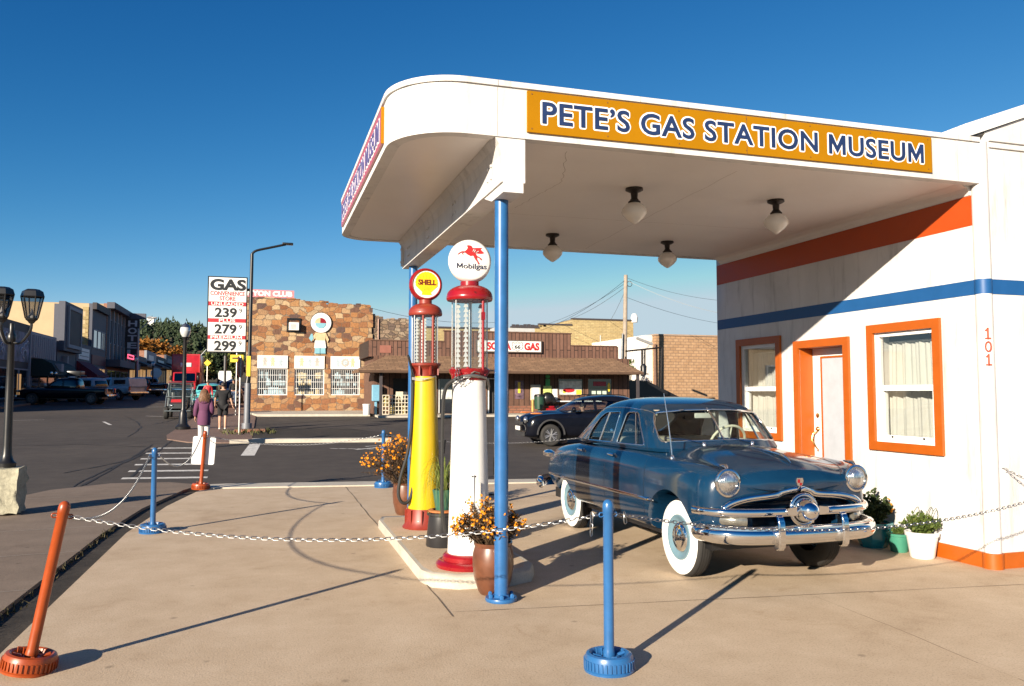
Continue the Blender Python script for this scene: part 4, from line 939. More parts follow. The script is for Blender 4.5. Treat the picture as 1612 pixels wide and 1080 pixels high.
rows = [(-.735, .47, .62, .70, .82, .80, .83, .85), (-.72, .42, .70, .80, .94, .90, .935, .955), (-.66, .39, .76, .872, 1.00, .955, 1.0, 1.02), (-.51, .36, .80, .905, 1.035, .985, 1.055, 1.075), (-.24, .34, .82, .918, 1.05, 1.01, 1.095, 1.12),
        (.10, .33, .83, .925, 1.055, 1.035, 1.125, 1.15), (.45, .32, .83, .925, 1.06, 1.06, 1.145, 1.165), (.75, .32, .83, .925, 1.075, 1.085, 1.10, 1.11), (1.5, .32, .83, .925, 1.075, 1.085, 1.09, 1.09), (2.2, .32, .83, .922, 1.065, 1.08, 1.09, 1.09),
        (2.55, .33, .82, .918, 1.045, 1.04, 1.08, 1.085), (2.95, .35, .80, .905, 1.01, 1.0, 1.035, 1.04), (3.3, .38, .76, .88, .96, .955, .965, .97), (3.55, .42, .72, .84, .89, .88, .885, .885), (3.64, .46, .66, .77, .80, .79, .79, .79)]
def bow(x, y):
    q = (abs(x)/.9)**2
    return .16*q*min(1, max(0, -y/.73))-.17*q*min(1, max(0, (y-2.4)/1.2))
body = subdiv(loft_body(sections(rows), bow), 2)
bvh0 = BVHTree.FromPolygons([v.co for v in body.vertices], [list(p.vertices) for p in body.polygons])
def side(y, z, sx=-1, b=None):
    """lateral position of the body side at (y, z)"""
    h = (b or bvh0).ray_cast(Vector((sx*2, y, z)), Vector((-sx, 0, 0)))
    return h[0] if h[0] is not None else Vector((sx*.9, y, z))
def top(x, y, b=None):
    h = (b or bvh0).ray_cast(Vector((x, y, 3)), Vector((0, 0, -1))); return h[0] if h[0] is not None else Vector((x, y, 1))
def front(x, z, b=None):
    h = (b or bvh0).ray_cast(Vector((x, -3, z)), Vector((0, 1, 0))); return h[0] if h[0] is not None else Vector((x, -.8, z))
WZ = .345; WB = 2.72
def elliptic(y, z, ry, rz, x0, x1, n=40):
    return MB().prism([(y+ry*math.cos(2*math.pi*i/n), z+rz*math.sin(2*math.pi*i/n)) for i in range(n)], 'X', x0, x1).mesh('c', [])
solid = body
for sx in (-1, 1):
    solid = boolean(solid, elliptic(0, .335, .43, .44, min(sx*.50, sx*1.2), max(sx*.50, sx*1.2)))
    solid = boolean(solid, elliptic(WB, .26, .40, .36, min(sx*.50, sx*1.2), max(sx*.50, sx*1.2)))
gr = [(-.66, .64), (-.655, .665), (-.60, .70), (-.45, .735), (-.20, .755), (-.10, .775), (0, .785), (.10, .775), (.20, .755), (.45, .735), (.60, .70), (.655, .665), (.66, .64)]
solid = boolean(solid, MB().prism(gr, 'Y', -1.2, -.46).mesh('c', []))
solid = boolean(solid, MB().prism([(-.42, .50), (.42, .50), (.42, .605), (-.42, .605)], 'Y', -1.2, -.47).mesh('c', []))
bodyo = link('body', solid, CARBLUE, car, 38)
MB().box(-.68, .68, -.44, 3.4, .30, .42).box(-.66, .66, -.455, -.445, .45, .78).build('underbody', BLACK, car, local=True)
# greenhouse from plan rings
rings = [(1.04, .30, 3.02, .768, 8, 5.5), (1.10, .36, 2.90, .758, 8, 5.5), (1.20, .45, 2.74, .734, 8, 5.5), (1.32, .56, 2.51, .706, 7.5, 5), (1.42, .65, 2.36, .677, 7, 5), (1.49, .73, 2.22, .638, 6, 4.6), (1.54, .87, 2.06, .576, 5, 4), (1.575, 1.06, 1.90, .48, 4, 3.2), (1.597, 1.32, 1.72, .317, 3, 2.4)]
def ringpts(z, yf, yr, w, ef, er, d, n=72, tap=.05, bf=.06, br=.07):
    yc = yf+(yr-yf)*.5; out = []
    for i in range(n):
        a = 2*math.pi*i/n; c, s = math.cos(a), math.sin(a); e = er if c > 0 else ef
        py = math.copysign(abs(c)**(2/e), c); px = math.copysign(abs(s)**(2/e), s)
        ay = (yr-yc) if py > 0 else (yc-yf); b_ = (br if py > 0 else bf)
        y = py*(ay-b_)+math.copysign(b_*(1-px*px)*abs(py)**4, py)
        out.append((px*(w-d)*(1-tap*abs(py)**2*(1.3 if py > 0 else .6)), yc+y*(1-d/ay), z))
    return out
def shell(d):
    mb = MB(); R_ = [ringpts(*r, d) for r in rings]; R_ = [[(x, y, z-d*(.2+.8*k/(len(R_)-1))*.9) for x, y, z in r] for k, r in enumerate(R_)]
    n = len(R_[0]); vs = [p for r in R_ for p in r]; fs = []
    for i in range(len(R_)-1): fs += [(i*n+k, i*n+(k+1) % n, (i+1)*n+(k+1) % n, (i+1)*n+k) for k in range(n)]
    fs.append(list(range(n))[::-1]); c = sum((Vector(p) for p in R_[-1]), Vector())/n; vs.append(tuple(c+Vector((0, 0, .006)))); k0 = (len(R_)-1)*n
    fs += [(k0+k, k0+(k+1) % n, len(vs)-1) for k in range(n)]; mb.add(vs, fs); return subdiv(mb.mesh('s', []), 1)
outer = shell(0); bvhR = BVHTree.FromPolygons([v.co for v in outer.vertices], [list(p.vertices) for p in outer.polygons])
def rpoly(pts, r=.03, n=4):
    """polygon with rounded corners"""
    out = []; N = len(pts)
    for i in range(N):
        p0, p, p1 = Vector(pts[i-1]), Vector(pts[i]), Vector(pts[(i+1) % N]); a = (p0-p); b = (p1-p); k = min(r, a.length*.45, b.length*.45); A = p+a.normalized()*k; B = p+b.normalized()*k
        for j in range(n+1):
            t = j/n; out.append(tuple((1-t)**2*A+2*t*(1-t)*p+t*t*B))
    return out
WF = rpoly([(.72, 1.125), (1.33, 1.115), (1.23, 1.44), (1.07, 1.45), (.99, 1.435)], .035)
WR = rpoly([(1.45, 1.115), (2.14, 1.105), (2.08, 1.22), (1.93, 1.36), (1.78, 1.43), (1.40, 1.445)], .05)
WS = rpoly([(-.645, 1.165), (-.40, 1.175), (0, 1.18), (.40, 1.175), (.645, 1.165), (.62, 1.36), (.575, 1.445), (.30, 1.470), (0, 1.476), (-.30, 1.470), (-.575, 1.445), (-.62, 1.36)], .05)
RW = rpoly([(-.52, 1.15), (.52, 1.15), (.52, 1.36), (.42, 1.43), (-.42, 1.43), (-.52, 1.36)], .10)
cuts = [MB().prism(WS, 'Y', -.5, .95), MB().prism(RW, 'Y', 2.02, 3.4), MB().prism(WF, 'X', -1.2, 1.2), MB().prism(WR, 'X', -1.2, 1.2)]
cab = boolean(outer.copy(), shell(.028))
for c in cuts: cab = boolean(cab, c.mesh('c', []))
link('roof', cab, CARBLUE, car, 38)
gs = boolean(shell(.010), shell(.014))
for nm, i, a in (('side_window', 0, -1), ('side_window', 0, 1), ('rear_side_window', 1, -1), ('rear_side_window', 1, 1)):
    big = WF if i == 0 else WR; c2 = Vector((sum(p[0] for p in big)/len(big), sum(p[1] for p in big)/len(big))); grown = [tuple(c2+(Vector(p)-c2)*1.05) for p in big]
    g = boolean(gs.copy(), MB().prism(grown, 'X', min(a*.2, a*1.2), max(a*.2, a*1.2)).mesh('c', []), 'INTERSECT'); link(nm, g, CARGLASS, car, 40)
g = boolean(gs.copy(), MB().prism([(x*1.03, 1.33+(z-1.33)*1.05) for x, z in WS], 'Y', -.5, .97).mesh('c', []), 'INTERSECT'); link('windshield', g, CARGLASS, car, 40)
g = boolean(gs.copy(), MB().prism([(x*1.03, 1.29+(z-1.29)*1.05) for x, z in RW], 'Y', 2.0, 3.4).mesh('c', []), 'INTERSECT'); link('rear_window', g, CARGLASS, car, 40)
# bright window mouldings follow the shell
tm = MB()
def on_shell(kind, a, b, sx=-1):
    if kind == 'X': h = bvhR.ray_cast(Vector((sx*2, a, b)), Vector((-sx, 0, 0)))
    elif kind == 'F': h = bvhR.ray_cast(Vector((a, -2, b)), Vector((0, 1, 0)))
    else: h = bvhR.ray_cast(Vector((a, 5, b)), Vector((0, -1, 0)))
    return h[0]
for sx in (-1, 1):
    for poly in (WF, WR):
        q = [on_shell('X', y, z, sx) for y, z in poly]; tm.tube([p for p in q if p], .0075, 6, closed=True)
    for (a, b) in (((.90, 1.125), (1.075, 1.45)), ((1.80, 1.11), (1.70, 1.435))):
        p, q = on_shell('X', *a, sx), on_shell('X', *b, sx); tm.tube([p+Vector((-sx*.008, 0, 0)), q+Vector((-sx*.008, 0, 0))], .011, 6)
for k, poly in (('F', WS), ('B', RW)):
    q = [on_shell(k, x, z) for x, z in poly]; tm.tube([p for p in q if p], .010, 6, closed=True)
q = [on_shell('F', 0, z) for z in (1.175, 1.28, 1.39, 1.49)]; tm.tube(q, .011, 6)
for sx in (-1, 1):                                                    # drip rail
    q = [on_shell('X', y, z, sx) for y, z in ((.66, 1.25), (.72, 1.36), (.80, 1.44), (1.0, 1.475), (1.4, 1.49), (1.8, 1.475), (2.05, 1.42), (2.25, 1.30), (2.4, 1.18))]
    tm.tube(smoothpath([p for p in q if p], 4), .006, 6)
tm.build('window_moulding', CHROME, car, smooth=60, local=True)
# cabin
c = MB()
c.bbox(-.66, .66, 1.15, 1.62, .45, .72, .05).bbox(-.66, .66, 2.0, 2.5, .45, .76, .05); c.build('bench_seat', INTGREY, car, smooth=40, local=True)
c = MB(); c.bbox(-.66, .66, 1.58, 1.72, .60, 1.16, .05, None).bbox(-.62, .62, 2.40, 2.52, .60, 1.12, .05); c.build('seat_back', INTGREY, car, smooth=40, local=True)
c = MB(); c.prism([(.52, .7), (.53, 1.06), (.58, 1.10), (.68, 1.10), (.74, 1.03), (.70, .75)], 'X', -.58, .58); c.build('dashboard', INTDARK, car, local=True)
c = MB().box(-.6, .6, 2.42, 2.75, 1.06, 1.085); c.build('parcel_shelf', INTDARK, car, local=True)
T = Matrix.Translation((.36, .95, 1.12)) @ Matrix.Rotation(R(-62), 4, 'X')
c = MB(); ringc = [T @ Vector((.205*math.cos(2*math.pi*i/28), .205*math.sin(2*math.pi*i/28), 0)) for i in range(28)]; c.tube(ringc, .014, 8, closed=True)
for a in (0, 2.1, 4.2): c.tube([T @ Vector((0, 0, -.03)), T @ Vector((.2*math.cos(a+.5), .2*math.sin(a+.5), 0))], .009, 6)
c.tube([T @ Vector((0, 0, 0)), T @ Vector((0, -.02, -.5))], .025, 8); c.build('steering_wheel', M('ivory plastic', (.66, .62, .52), .3), car, smooth=40, local=True)
c = MB().bbox(-.13, .11, .76, .785, 1.385, 1.44, .01); c.tube([(0, .77, 1.44), (0, .80, 1.49)], .008, 6); c.build('rear_mirror', M('pale grey mirror shell', (.5, .5, .48), .4), car, smooth=40, local=True)
c = MB().bbox(-.56, -.06, .80, 1.0, 1.462, 1.474, .004).bbox(.06, .56, .80, 1.0, 1.462, 1.474, .004); c.build('sun_visor', HEADL, car, smooth=40, local=True)
# panel gaps
gp_ = MB()
def gap_side(pts, sx, w=.008):
    q = smoothpath([(side(y, z, sx)) for y, z in pts], 3); q = [side(p.y, p.z, sx)+Vector((sx*.0012, 0, 0)) for p in q]
    for a, b in zip(q, q[1:]):
        d = (b-a).normalized(); n_ = Vector((sx, 0, 0)); s = d.cross(n_).normalized()*w/2; gp_.quad(a-s, a+s, b+s, b-s)
for sx in (-1, 1):
    gap_side([(.50, 1.02), (.47, .9), (.46, .7), (.47, .5), (.50, .36)], sx); gap_side([(1.40, 1.03), (1.40, .8), (1.40, .55), (1.40, .36)], sx)
    gap_side([(2.30, 1.02), (2.33, .9), (2.30, .75), (2.24, .6)], sx); gap_side([(.50, .365), (.9, .362), (1.4, .36), (2.1, .36)], sx)
def gap_top(pts, w=.009):
    q = smoothpath([Vector((x, y, 0)) for x, y in pts], 4); q = [top(p.x, p.y)+Vector((0, 0, .0015)) for p in q]
    for a, b in zip(q, q[1:]):
        d = (b-a).normalized(); s = d.cross(Vector((0, 0, 1))).normalized()*w/2; gp_.quad(a-s, a+s, b+s, b-s)
for sx in (-1, 1): gap_top([(sx*.70, .30), (sx*.68, 0), (sx*.62, -.35), (sx*.54, -.58), (sx*.47, -.66)])
for sx in (-1, 1): gap_top([(sx*.60, 2.62), (sx*.60, 2.9), (sx*.56, 3.25)])
gp_.build('panel_gap', GROOVE, car, local=True, weld=False)
# side trim spear, handles, antenna, wipers, ornament
for sx in (-1, 1):
    c = MB(); q = [side(y, z, sx)+Vector((sx*.004, 0, 0)) for y, z in [(.32+.1*i, .645-.001*i) for i in range(31)]]
    c.tube(q, [.004]+[.013]*29+[.006], 6, sq=(.7, 1.3)); c.tube([q[0]+Vector((0, -.06, 0)), q[0], q[1], q[2]], [.004, .020, .018, .012], 8)
    c.build('side_trim', CHROME, car, smooth=50, local=True)
def door_handle(y, z, sx):
    p = side(y, z, sx); h = MB(); o = Vector((sx, 0, 0))
    h.tube([p, p+o*.035], .012, 8); h.tube([p+o*.035+Vector((0, -.02, 0)), p+o*.042+Vector((0, .06, .002)), p+o*.035+Vector((0, .13, 0))], [.013, .012, .008], 8, sq=(.8, 1.1)); h.ball(p+Vector((0, -.01, -.10)), (.006, .014, .014), 8, 6)
    h.build('door_handle', CHROME, car, smooth=50, local=True)
for sx in (-1, 1): door_handle(1.20, 1.0, sx); door_handle(2.06, .995, sx)
pa = top(-.74, .13); a = MB().lathe([(0, 0), (.02, 0), (.022, .012), (.012, .035), (0, .04)], pa-Vector((0, 0, .005)), 12); a.tube([pa+Vector((0, 0, .02)), pa+Vector((-.01, .04, .30)), pa+Vector((-.03, .09, .60))], [.006, .0055, .003], 8); a.build('antenna', CHROME, car, smooth=50, local=True)
wp = MB()
for sx in (-.27, .27):
    b = top(sx, .36); wp.lathe([(0, -.01), (.016, -.01), (.016, .02), (.008, .028), (0, .028)], b, 10)
    q = on_shell('F', sx-.33, 1.205) or b; wp.tube([b+Vector((0, 0, .022)), b.lerp(q, .5)+Vector((0, -.02, .02)), q+Vector((0, -.012, 0))], .0045, 6)
wp.build('wiper', CHROME, car, smooth=50, local=True)
orn = MB(); q = [top(0, y)+Vector((0, 0, z)) for y, z in ((.05, .002), (-.15, .006), (-.30, .012), (-.42, .022), (-.52, .030), (-.58, .026), (-.62, .012))]
orn.tube(q, [.003, .006, .009, .012, .013, .011, .004], 8, sq=(.7, 1.6)); orn.build('hood_ornament', CHROME, car, smooth=50, local=True)
f0 = front(0, .90); cr = MB(); cr.prism([(-.03, .925), (.03, .925), (.036, .90), (.025, .865), (0, .85), (-.025, .865), (-.036, .90)], 'Y', f0.y-.012, f0.y+.03); cr.build('hood_crest', CHROME, car, local=True)
cr = MB(); cr.prism([(-.02, .915), (0, .915), (0, .885), (-.024, .885)], 'Y', f0.y-.015, f0.y-.0125).prism([(0, .884), (.022, .884), (.016, .866), (0, .858)], 'Y', f0.y-.015, f0.y-.0125); cr.build('crest_shield', REDP, car, local=True)
# headlights
for sx in (-1, 1):
    hp = Vector((sx*.645, front(sx*.645, .895).y+.035, .895)); hl = MB()
    hl.lathe([(.085, .02), (.100, .0), (.116, -.035), (.122, -.05), (.118, -.062), (.104, -.066), (.098, -.058), (.098, -.05)], hp, 36, axis='Y')
    hl.tube([hp+Vector((0, -.06, .105)), hp+Vector((0, -.02, .135)), hp+Vector((0, .10, .142))], [.006, .02, .006], 8)
    ho = hl.build('headlight', CHROME, car, smooth=50, local=True)
    ln = MB(); ln.lathe([(.099, -.052), (.085, -.072), (.055, -.088), (.02, -.095), (0, -.096)], hp, 36, axis='Y')
    ln.build('lens', LENS, ho, smooth=60, local=False) if False else link('lens', ln.mesh('lens', LENS, 60), LENS, ho)
# grille
def sweepbar(pts, r, sq=(1, 1)): return MB().tube(smoothpath(pts, 5), r, 12, sq=sq)
g = MB(); arch = [(-.665, .645), (-.665, .685), (-.60, .725), (-.45, .757), (-.22, .778), (-.13, .805), (0, .832), (.13, .805), (.22, .778), (.45, .757), (.60, .725), (.665, .685), (.665, .645)]
q = [front(x, z)+Vector((0, -.008, 0)) for x, z in arch]; g.tube(smoothpath(q, 5), .035, 12, sq=(.8, 1.0))
g.build('grille_arch', CHROME, car, smooth=60, local=True)
g = MB(); q = [Vector((x, y, .655)) for x, y in ((-.84, -.42), (-.81, -.54), (-.72, -.66), (-.56, -.745), (-.33, -.79), (0, -.81), (.33, -.79), (.56, -.745), (.72, -.66), (.81, -.54), (.84, -.42))]
g.tube(smoothpath(q, 5), .036, 12, sq=(.75, 1.0)); g.build('grille_bar', CHROME, car, smooth=60, local=True)
g = MB(); bc = Vector((0, -.775, .665)); rp = [bc+Vector((.125*math.cos(a*math.pi/18), 0, .125*math.sin(a*math.pi/18))) for a in range(36)]; g.tube(rp, .017, 10, closed=True)
g.lathe([(.105, .0), (.10, -.035), (.088, -.085), (.07, -.12), (.045, -.145), (.015, -.158), (0, -.159)], bc, 32, axis='Y'); g.lathe([(.02, -.14), (.012, -.17), (0, -.172)], bc, 12, axis='Y')
for s_ in (-1, 1): g.prism([(s_*.11, .63), (s_*.20, .64), (s_*.21, .665), (s_*.20, .69), (s_*.11, .70)], 'Y', -.84, -.775)
g.prism([(-.012, .575), (.012, .575), (.006, .62), (-.006, .62)], 'Y', -.895, -.815).prism([(-.012, .755), (.012, .755), (.006, .71), (-.006, .71)], 'Y', -.895, -.815)
g.build('grille_bullet', CHROME, car, smooth=45, local=True)
g = MB()
for zz in (.70, .735): g.tube(smoothpath([front(x, zz)+Vector((0, .09, 0)) for x in (-.5, -.25, .25, .5)], 4), .008, 6)
g.build('grille_slat', M('dull dark chrome', (.2, .2, .2), .3, 1.0), car, smooth=50, local=True)
for sx in (-1, 1):
    pl_ = MB(); N = 8; A = [Vector((sx*(.775-.25*i/N), -.50-.235*math.sin(i/N*1.45)-.0, .585)) for i in range(N+1)]
    pl_.tube(A, .040, 12, sq=(.6, 1.0)); pl_.build('parking_light', AMBERL, car, smooth=60, local=True)
# bumpers
def bumper(pts, zc, name):
    b = MB(); P = smoothpath([Vector((x, y, zc)) for x, y in pts], 6); sec = [(-.012, -.075), (.018, -.07), (.040, -.05), (.052, -.02), (.052, .01), (.046, .035), (.036, .045), (.034, .060), (.015, .074), (-.012, .075), (-.006, .05), (.0, 0), (-.006, -.05)]
    vs = []; n = len(sec)
    for i, p in enumerate(P):
        t = (P[min(i+1, len(P)-1)]-P[max(i-1, 0)]).normalized(); out = t.cross(Vector((0, 0, 1))).normalized(); e = min(1, .55+.45*min(i, len(P)-1-i)/4)
        vs += [p+out*u*e+Vector((0, 0, v*e)) for u, v in sec]
    fs = [(i*n+k, i*n+(k+1) % n, (i+1)*n+(k+1) % n, (i+1)*n+k) for i in range(len(P)-1) for k in range(n)]+[list(range(n))[::-1], [(len(P)-1)*n+k for k in range(n)]]
    b.add(vs, fs); return b.build(name, CHROME, car, smooth=35, local=True)
fb = bumper([(-.825, -.40), (-.82, -.52), (-.76, -.67), (-.62, -.785), (-.40, -.845), (0, -.87), (.40, -.845), (.62, -.785), (.76, -.67), (.82, -.52), (.825, -.40)], .478, 'front_bumper')
rb = bumper([(x*.92, y) for x, y in [(.94, 3.35), (.93, 3.50), (.86, 3.66), (.70, 3.76), (.40, 3.82), (0, 3.84), (-.40, 3.82), (-.70, 3.76), (-.86, 3.66), (-.93, 3.50), (-.94, 3.35)]], .48, 'rear_bumper')
def guard(x, y, sy):
    g = MB(); prof = [(-.005, -.115), (.045, -.12), (.078, -.10), (.088, -.05), (.086, .05), (.078, .12), (.055, .165), (.03, .175), (.008, .16), (-.004, .06)]
    g.prism([(y+sy*o, .482+z) for o, z in prof], 'X', x-.033, x+.033)
    g.prism([(y+sy*-.002, .41), (y+sy*.03, .415), (y+sy*.052, .46), (y+sy*.048, .50), (y+sy*.02, .54), (y+sy*-.002, .54)], 'X', x-.042, x+.042)
    bm = bmesh.new(); me = g.mesh('g', []); bm.from_mesh(me); bmesh.ops.bevel(bm, geom=bm.edges[:], offset=.012, segments=3, affect='EDGES'); g2 = MB().frombm(bm)
    return g2.build('bumper_guard', CHROME, car, smooth=50, local=True)
for sx in (-.33, .29): guard(sx, -.865, -1); guard(sx, 3.85, 1)
for sx in (-1, 1):
    tl = MB(); p = Vector((sx*.76, 3.38, .86)); tl.tube([p+Vector((0, -.12, .01)), p, p+Vector((0, .12, -.005)), p+Vector((0, .17, -.01))], [.02, .06, .062, .04], 14, sq=(1, .75)); o = tl.build('tail_light', CHROME, car, smooth=50, local=True)
    l2 = MB(); l2.ball(p+Vector((0, .17, -.01)), (.042, .035, .032), 14, 8); link('lens', l2.mesh('lens', REDLENS, 60), REDLENS, o)
# wheels
def wheel(parent, x, y, r, w, sx, tyre=TYRE, kind='white', name='wheel'):
    k = r/.345
    t = MB(); t.lathe([(.195*k, -w*.42), (.25*k, -w*.50), (.31*k, -w*.50), (.333*k, -w*.40), (.342*k, -w*.30), (.345*k, -w*.15), (.345*k, w*.15), (.342*k, w*.30), (.333*k, w*.40), (.31*k, w*.50), (.25*k, w*.50), (.195*k, w*.42)], (x, y, r), 40, axis='X')
    for q in (-.26, -.09, .09, .26): pass
    to = t.build(name, tyre, parent, smooth=50, local=True)
    def sub(mb, n, m, s=50): return link(n, mb.mesh(n, m, s), m, to)
    if kind == 'white':
        s = MB().lathe([(.198*k, sx*w*.46), (.235*k, sx*w*.512), (.275*k, sx*w*.525), (.315*k, sx*w*.512), (.327*k, sx*w*.47)], (x, y, r), 44, axis='X'); sub(s, 'whitewall', WWALL)
        tr = MB(); [tr.tube([(x+q*w, y+(r+.0005)*math.cos(a*math.pi/20), r+(r+.0005)*math.sin(a*math.pi/20)) for a in range(40)], .0025, 4, closed=True) for q in (-.22, -.08, .08, .22)]; sub(tr, 'tread_groove', BLACK)
        s = MB().lathe([(.205*k, sx*w*.44), (.20*k, sx*w*.52), (.185*k, sx*w*.53), (.165*k, sx*w*.42), (.13*k, sx*w*.36), (0, sx*w*.36)], (x, y, r), 36, axis='X'); sub(s, 'rim', M('pale blue wheel paint', (.13, .22, .27), .3, var=.1, coat=.3))
        s = MB().lathe([(.130*k, sx*w*.36), (.132*k, sx*w*.42), (.12*k, sx*w*.50), (.10*k, sx*w*.54), (.085*k, sx*w*.53), (.075*k, sx*w*.56), (.03*k, sx*w*.66), (0, sx*w*.67)], (x, y, r), 36, axis='X'); sub(s, 'hubcap', CHROME)
    else:
        s = MB().lathe([(.21*k, sx*w*.30), (.215*k, sx*w*.50), (.20*k, sx*w*.51), (.19*k, sx*w*.35), (.0, sx*w*.25)], (x, y, r), 32, axis='X'); rm = sub(s, 'rim', M('dark wheel metal', (.10, .10, .105), .4, .7))
        sp = MB()
        for a in range(6 if kind != 'dark' else 5):
            an = a*math.pi*2/(6 if kind != 'dark' else 5)+.3
            for da in (-.16, .16):
                c_, s_ = math.cos(an+da*.4), math.sin(an+da*.4); c2_, s2_ = math.cos(an+da), math.sin(an+da)
                sp.tube([(x+sx*w*.47, y+.03*k*c_, r+.03*k*s_), (x+sx*w*.47, y+.205*k*c2_, r+.205*k*s2_)], .016*k, 6)
        sp.lathe([(.05*k, sx*w*.40), (.05*k, sx*w*.52), (0, sx*w*.53)], (x, y, r), 16, axis='X'); sub(sp, 'spokes', M('alloy wheel silver', (.55, .55, .55), .3, .8) if kind != 'dark' else M('dull steel wheel', (.16, .16, .165), .4, .7))
    return to
for sx in (-1, 1): wheel(car, sx*.672, 0, .345, .165, sx); wheel(car, sx*.66, WB, .345, .165, sx)

# ------------------------------------------------------------------ background buildings
STONE = stone_mat('mixed sandstone rubble', 'XZ', .29, [(.30, .135, .055), (.21, .085, .035), (.40, .25, .13), (.14, .07, .045), (.34, .155, .058), (.46, .32, .18), (.27, .12, .05), (.36, .19, .08), (.105, .06, .048), (.32, .185, .095), (.38, .27, .16), (.25, .11, .052)], (.20, .14, .095), .026, 1.5, dj=.085, rnd=.86)
RUBBLE = stone_mat('grey brown rubble', 'XZ', .20, [(.24, .17, .11), (.18, .12, .08), (.30, .23, .16), (.13, .09, .07), (.27, .19, .13)], (.10, .075, .055), .05, 1.7)
PLANK = brick_mat('dark brown vertical planks', 'ZXY', (.105, .052, .034), (.15, .078, .052), (.02, .011, .008), 6.0, .30, .02, .6, .37)
PLANK2 = brick_mat('red brown fascia planks', 'ZXY', (.125, .062, .042), (.175, .09, .062), (.026, .014, .01), 6.0, .22, .018, .6, .41)
SHINGLE = brick_mat('tan roof shingles', 'XYZ', (.26, .155, .085), (.19, .11, .06), (.09, .05, .03), .42, .16, .012, .5)
BRICKT = brick_mat('tan painted brick', 'XZY', (.34, .20, .105), (.40, .25, .14), (.24, .155, .095), .40, .20, .022, .6)
BRICKY = brick_mat('yellow ochre brick', 'XZY', (.36, .27, .12), (.42, .33, .16), (.28, .21, .11), .40, .13, .015, .4)
BRICKR = brick_mat('red brick', 'XZY', (.28, .10, .055), (.33, .13, .08), (.26, .2, .15), .4, .13, .015, .4)
BASEBR = brick_mat('brick plinth', 'XZY', (.26, .11, .065), (.20, .08, .05), (.12, .07, .05), .4, .14, .02)
BEIGE = M('beige stucco', (.46, .35, .21), .85, var=.10, scale=1.2, bmp=.1)
TANST = M('tan stucco', (.36, .27, .17), .85, var=.12, scale=1.2)
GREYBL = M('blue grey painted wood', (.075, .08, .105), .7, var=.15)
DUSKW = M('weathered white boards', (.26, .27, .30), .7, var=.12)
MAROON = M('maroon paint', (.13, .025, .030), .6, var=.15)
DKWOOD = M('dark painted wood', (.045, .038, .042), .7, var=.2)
SHOPG = M('dark shop glass', (.018, .020, .026), .08, coat=.6)
BARW = M('white window bars', (.70, .70, .68), .5)
SIGNW = M('white sign panel', (.74, .73, .70), .5, var=.05)
SIGNR = M('red sign panel', (.42, .025, .035), .5, var=.06)
PINKS = M('sun faded pink sign', (.62, .20, .22), .6, var=.12)
CREAM = M('cream paint', (.60, .54, .42), .6, var=.1)
WARMLIT = M('warm lit shop window', (.75, .42, .16), .5, emit=.25)
TEALP = M('turquoise car paint', (.10, .42, .42), .2, coat=.8)
LTBLUE = M('pale blue metal box', (.16, .36, .50), .4, var=.1)
ROOFG = M('flat roof gravel', (.20, .18, .16), .95, var=.2)

# stone building
sb = thing('stone_building', 'rubble stone building with three barred windows and a pink club sign on its roof', 'building', (2.3, 47, gz(47)))
gzs = gz(47)
STW = [(-.28, 1.33, 1.50, 3.0), (1.71, 3.35, 1.50, 3.0), (3.71, 5.35, 1.50, 3.0)]
mb = MB(); xsE = sorted({-.9, 6.2, 1.29, 1.96, *[w[0] for w in STW], *[w[1] for w in STW]}); 
def wally(mb, Y, x0, x1, z0, z1, holes, depth=.25):
    xs = sorted({x0, x1, *[h[0] for h in holes], *[h[1] for h in holes]}); zs = sorted({z0, z1, *[h[2] for h in holes], *[h[3] for h in holes]})
    for a, b in zip(xs, xs[1:]):
        for c, d in zip(zs, zs[1:]):
            if any(h[0] <= a and b <= h[1] and h[2] <= c and d <= h[3] for h in holes): continue
            mb.quad((a, Y, c), (b, Y, c), (b, Y, d), (a, Y, d))
    for (a, b, c, d) in holes:
        mb.quad((a, Y, c), (a, Y, d), (a, Y+depth, d), (a, Y+depth, c)); mb.quad((b, Y, d), (b, Y, c), (b, Y+depth, c), (b, Y+depth, d))
        mb.quad((a, Y, d), (b, Y, d), (b, Y+depth, d), (a, Y+depth, d)); mb.quad((b, Y, c), (a, Y, c), (a, Y+depth, c), (b, Y+depth, c))
wally(mb, 47, -.9, 5.95, gzs-.1, 6.55, STW)
for (a, b, zt) in ((-.9, 2.0, 6.92), (2.0, 3.4, 6.78), (3.4, 5.95, 6.70)): mb.box(a, b, 47.002, 47.45, 6.55, zt+random.uniform(-.02, .02))
for k in range(26):                                                   # uneven top course and quoins
    x = -.9+k*.262; mb.box(x, x+.25, 47.0, 47.4, 6.70 if x > 3.3 else 6.80 if x > 1.95 else 6.93, (6.76 if x > 3.3 else 6.86 if x > 1.95 else 6.98)+random.uniform(-.03, .05))
for k in range(16): mb.box(5.95, 5.98+random.uniform(.0, .10), 46.995, 47.5, gzs+k*.38, gzs+k*.38+.36)
mb.box(-.9, 5.95, 47.45, 75, gzs-.1, 6.5)
mb.build('wall', STONE, sb)
m2 = MB(); m2.box(5.99, 9.2, 47.12, 60, gzs-.1, 5.90)
for k in range(14): m2.box(6.0+k*.23, 6.22+k*.23, 47.13, 47.5, 5.90, 5.94+random.uniform(0, .10)-(0 if k > 2 else -.22+.07*k))
m2.build('side_wing', RUBBLE, sb)
MB().tube([(6.4, 47.06, 4.0), (6.4, 47.06, 5.95)], .035, 8).build('drain_pipe', M('pink drain pipe', (.42, .26, .2), .6), sb)
random.seed(33)
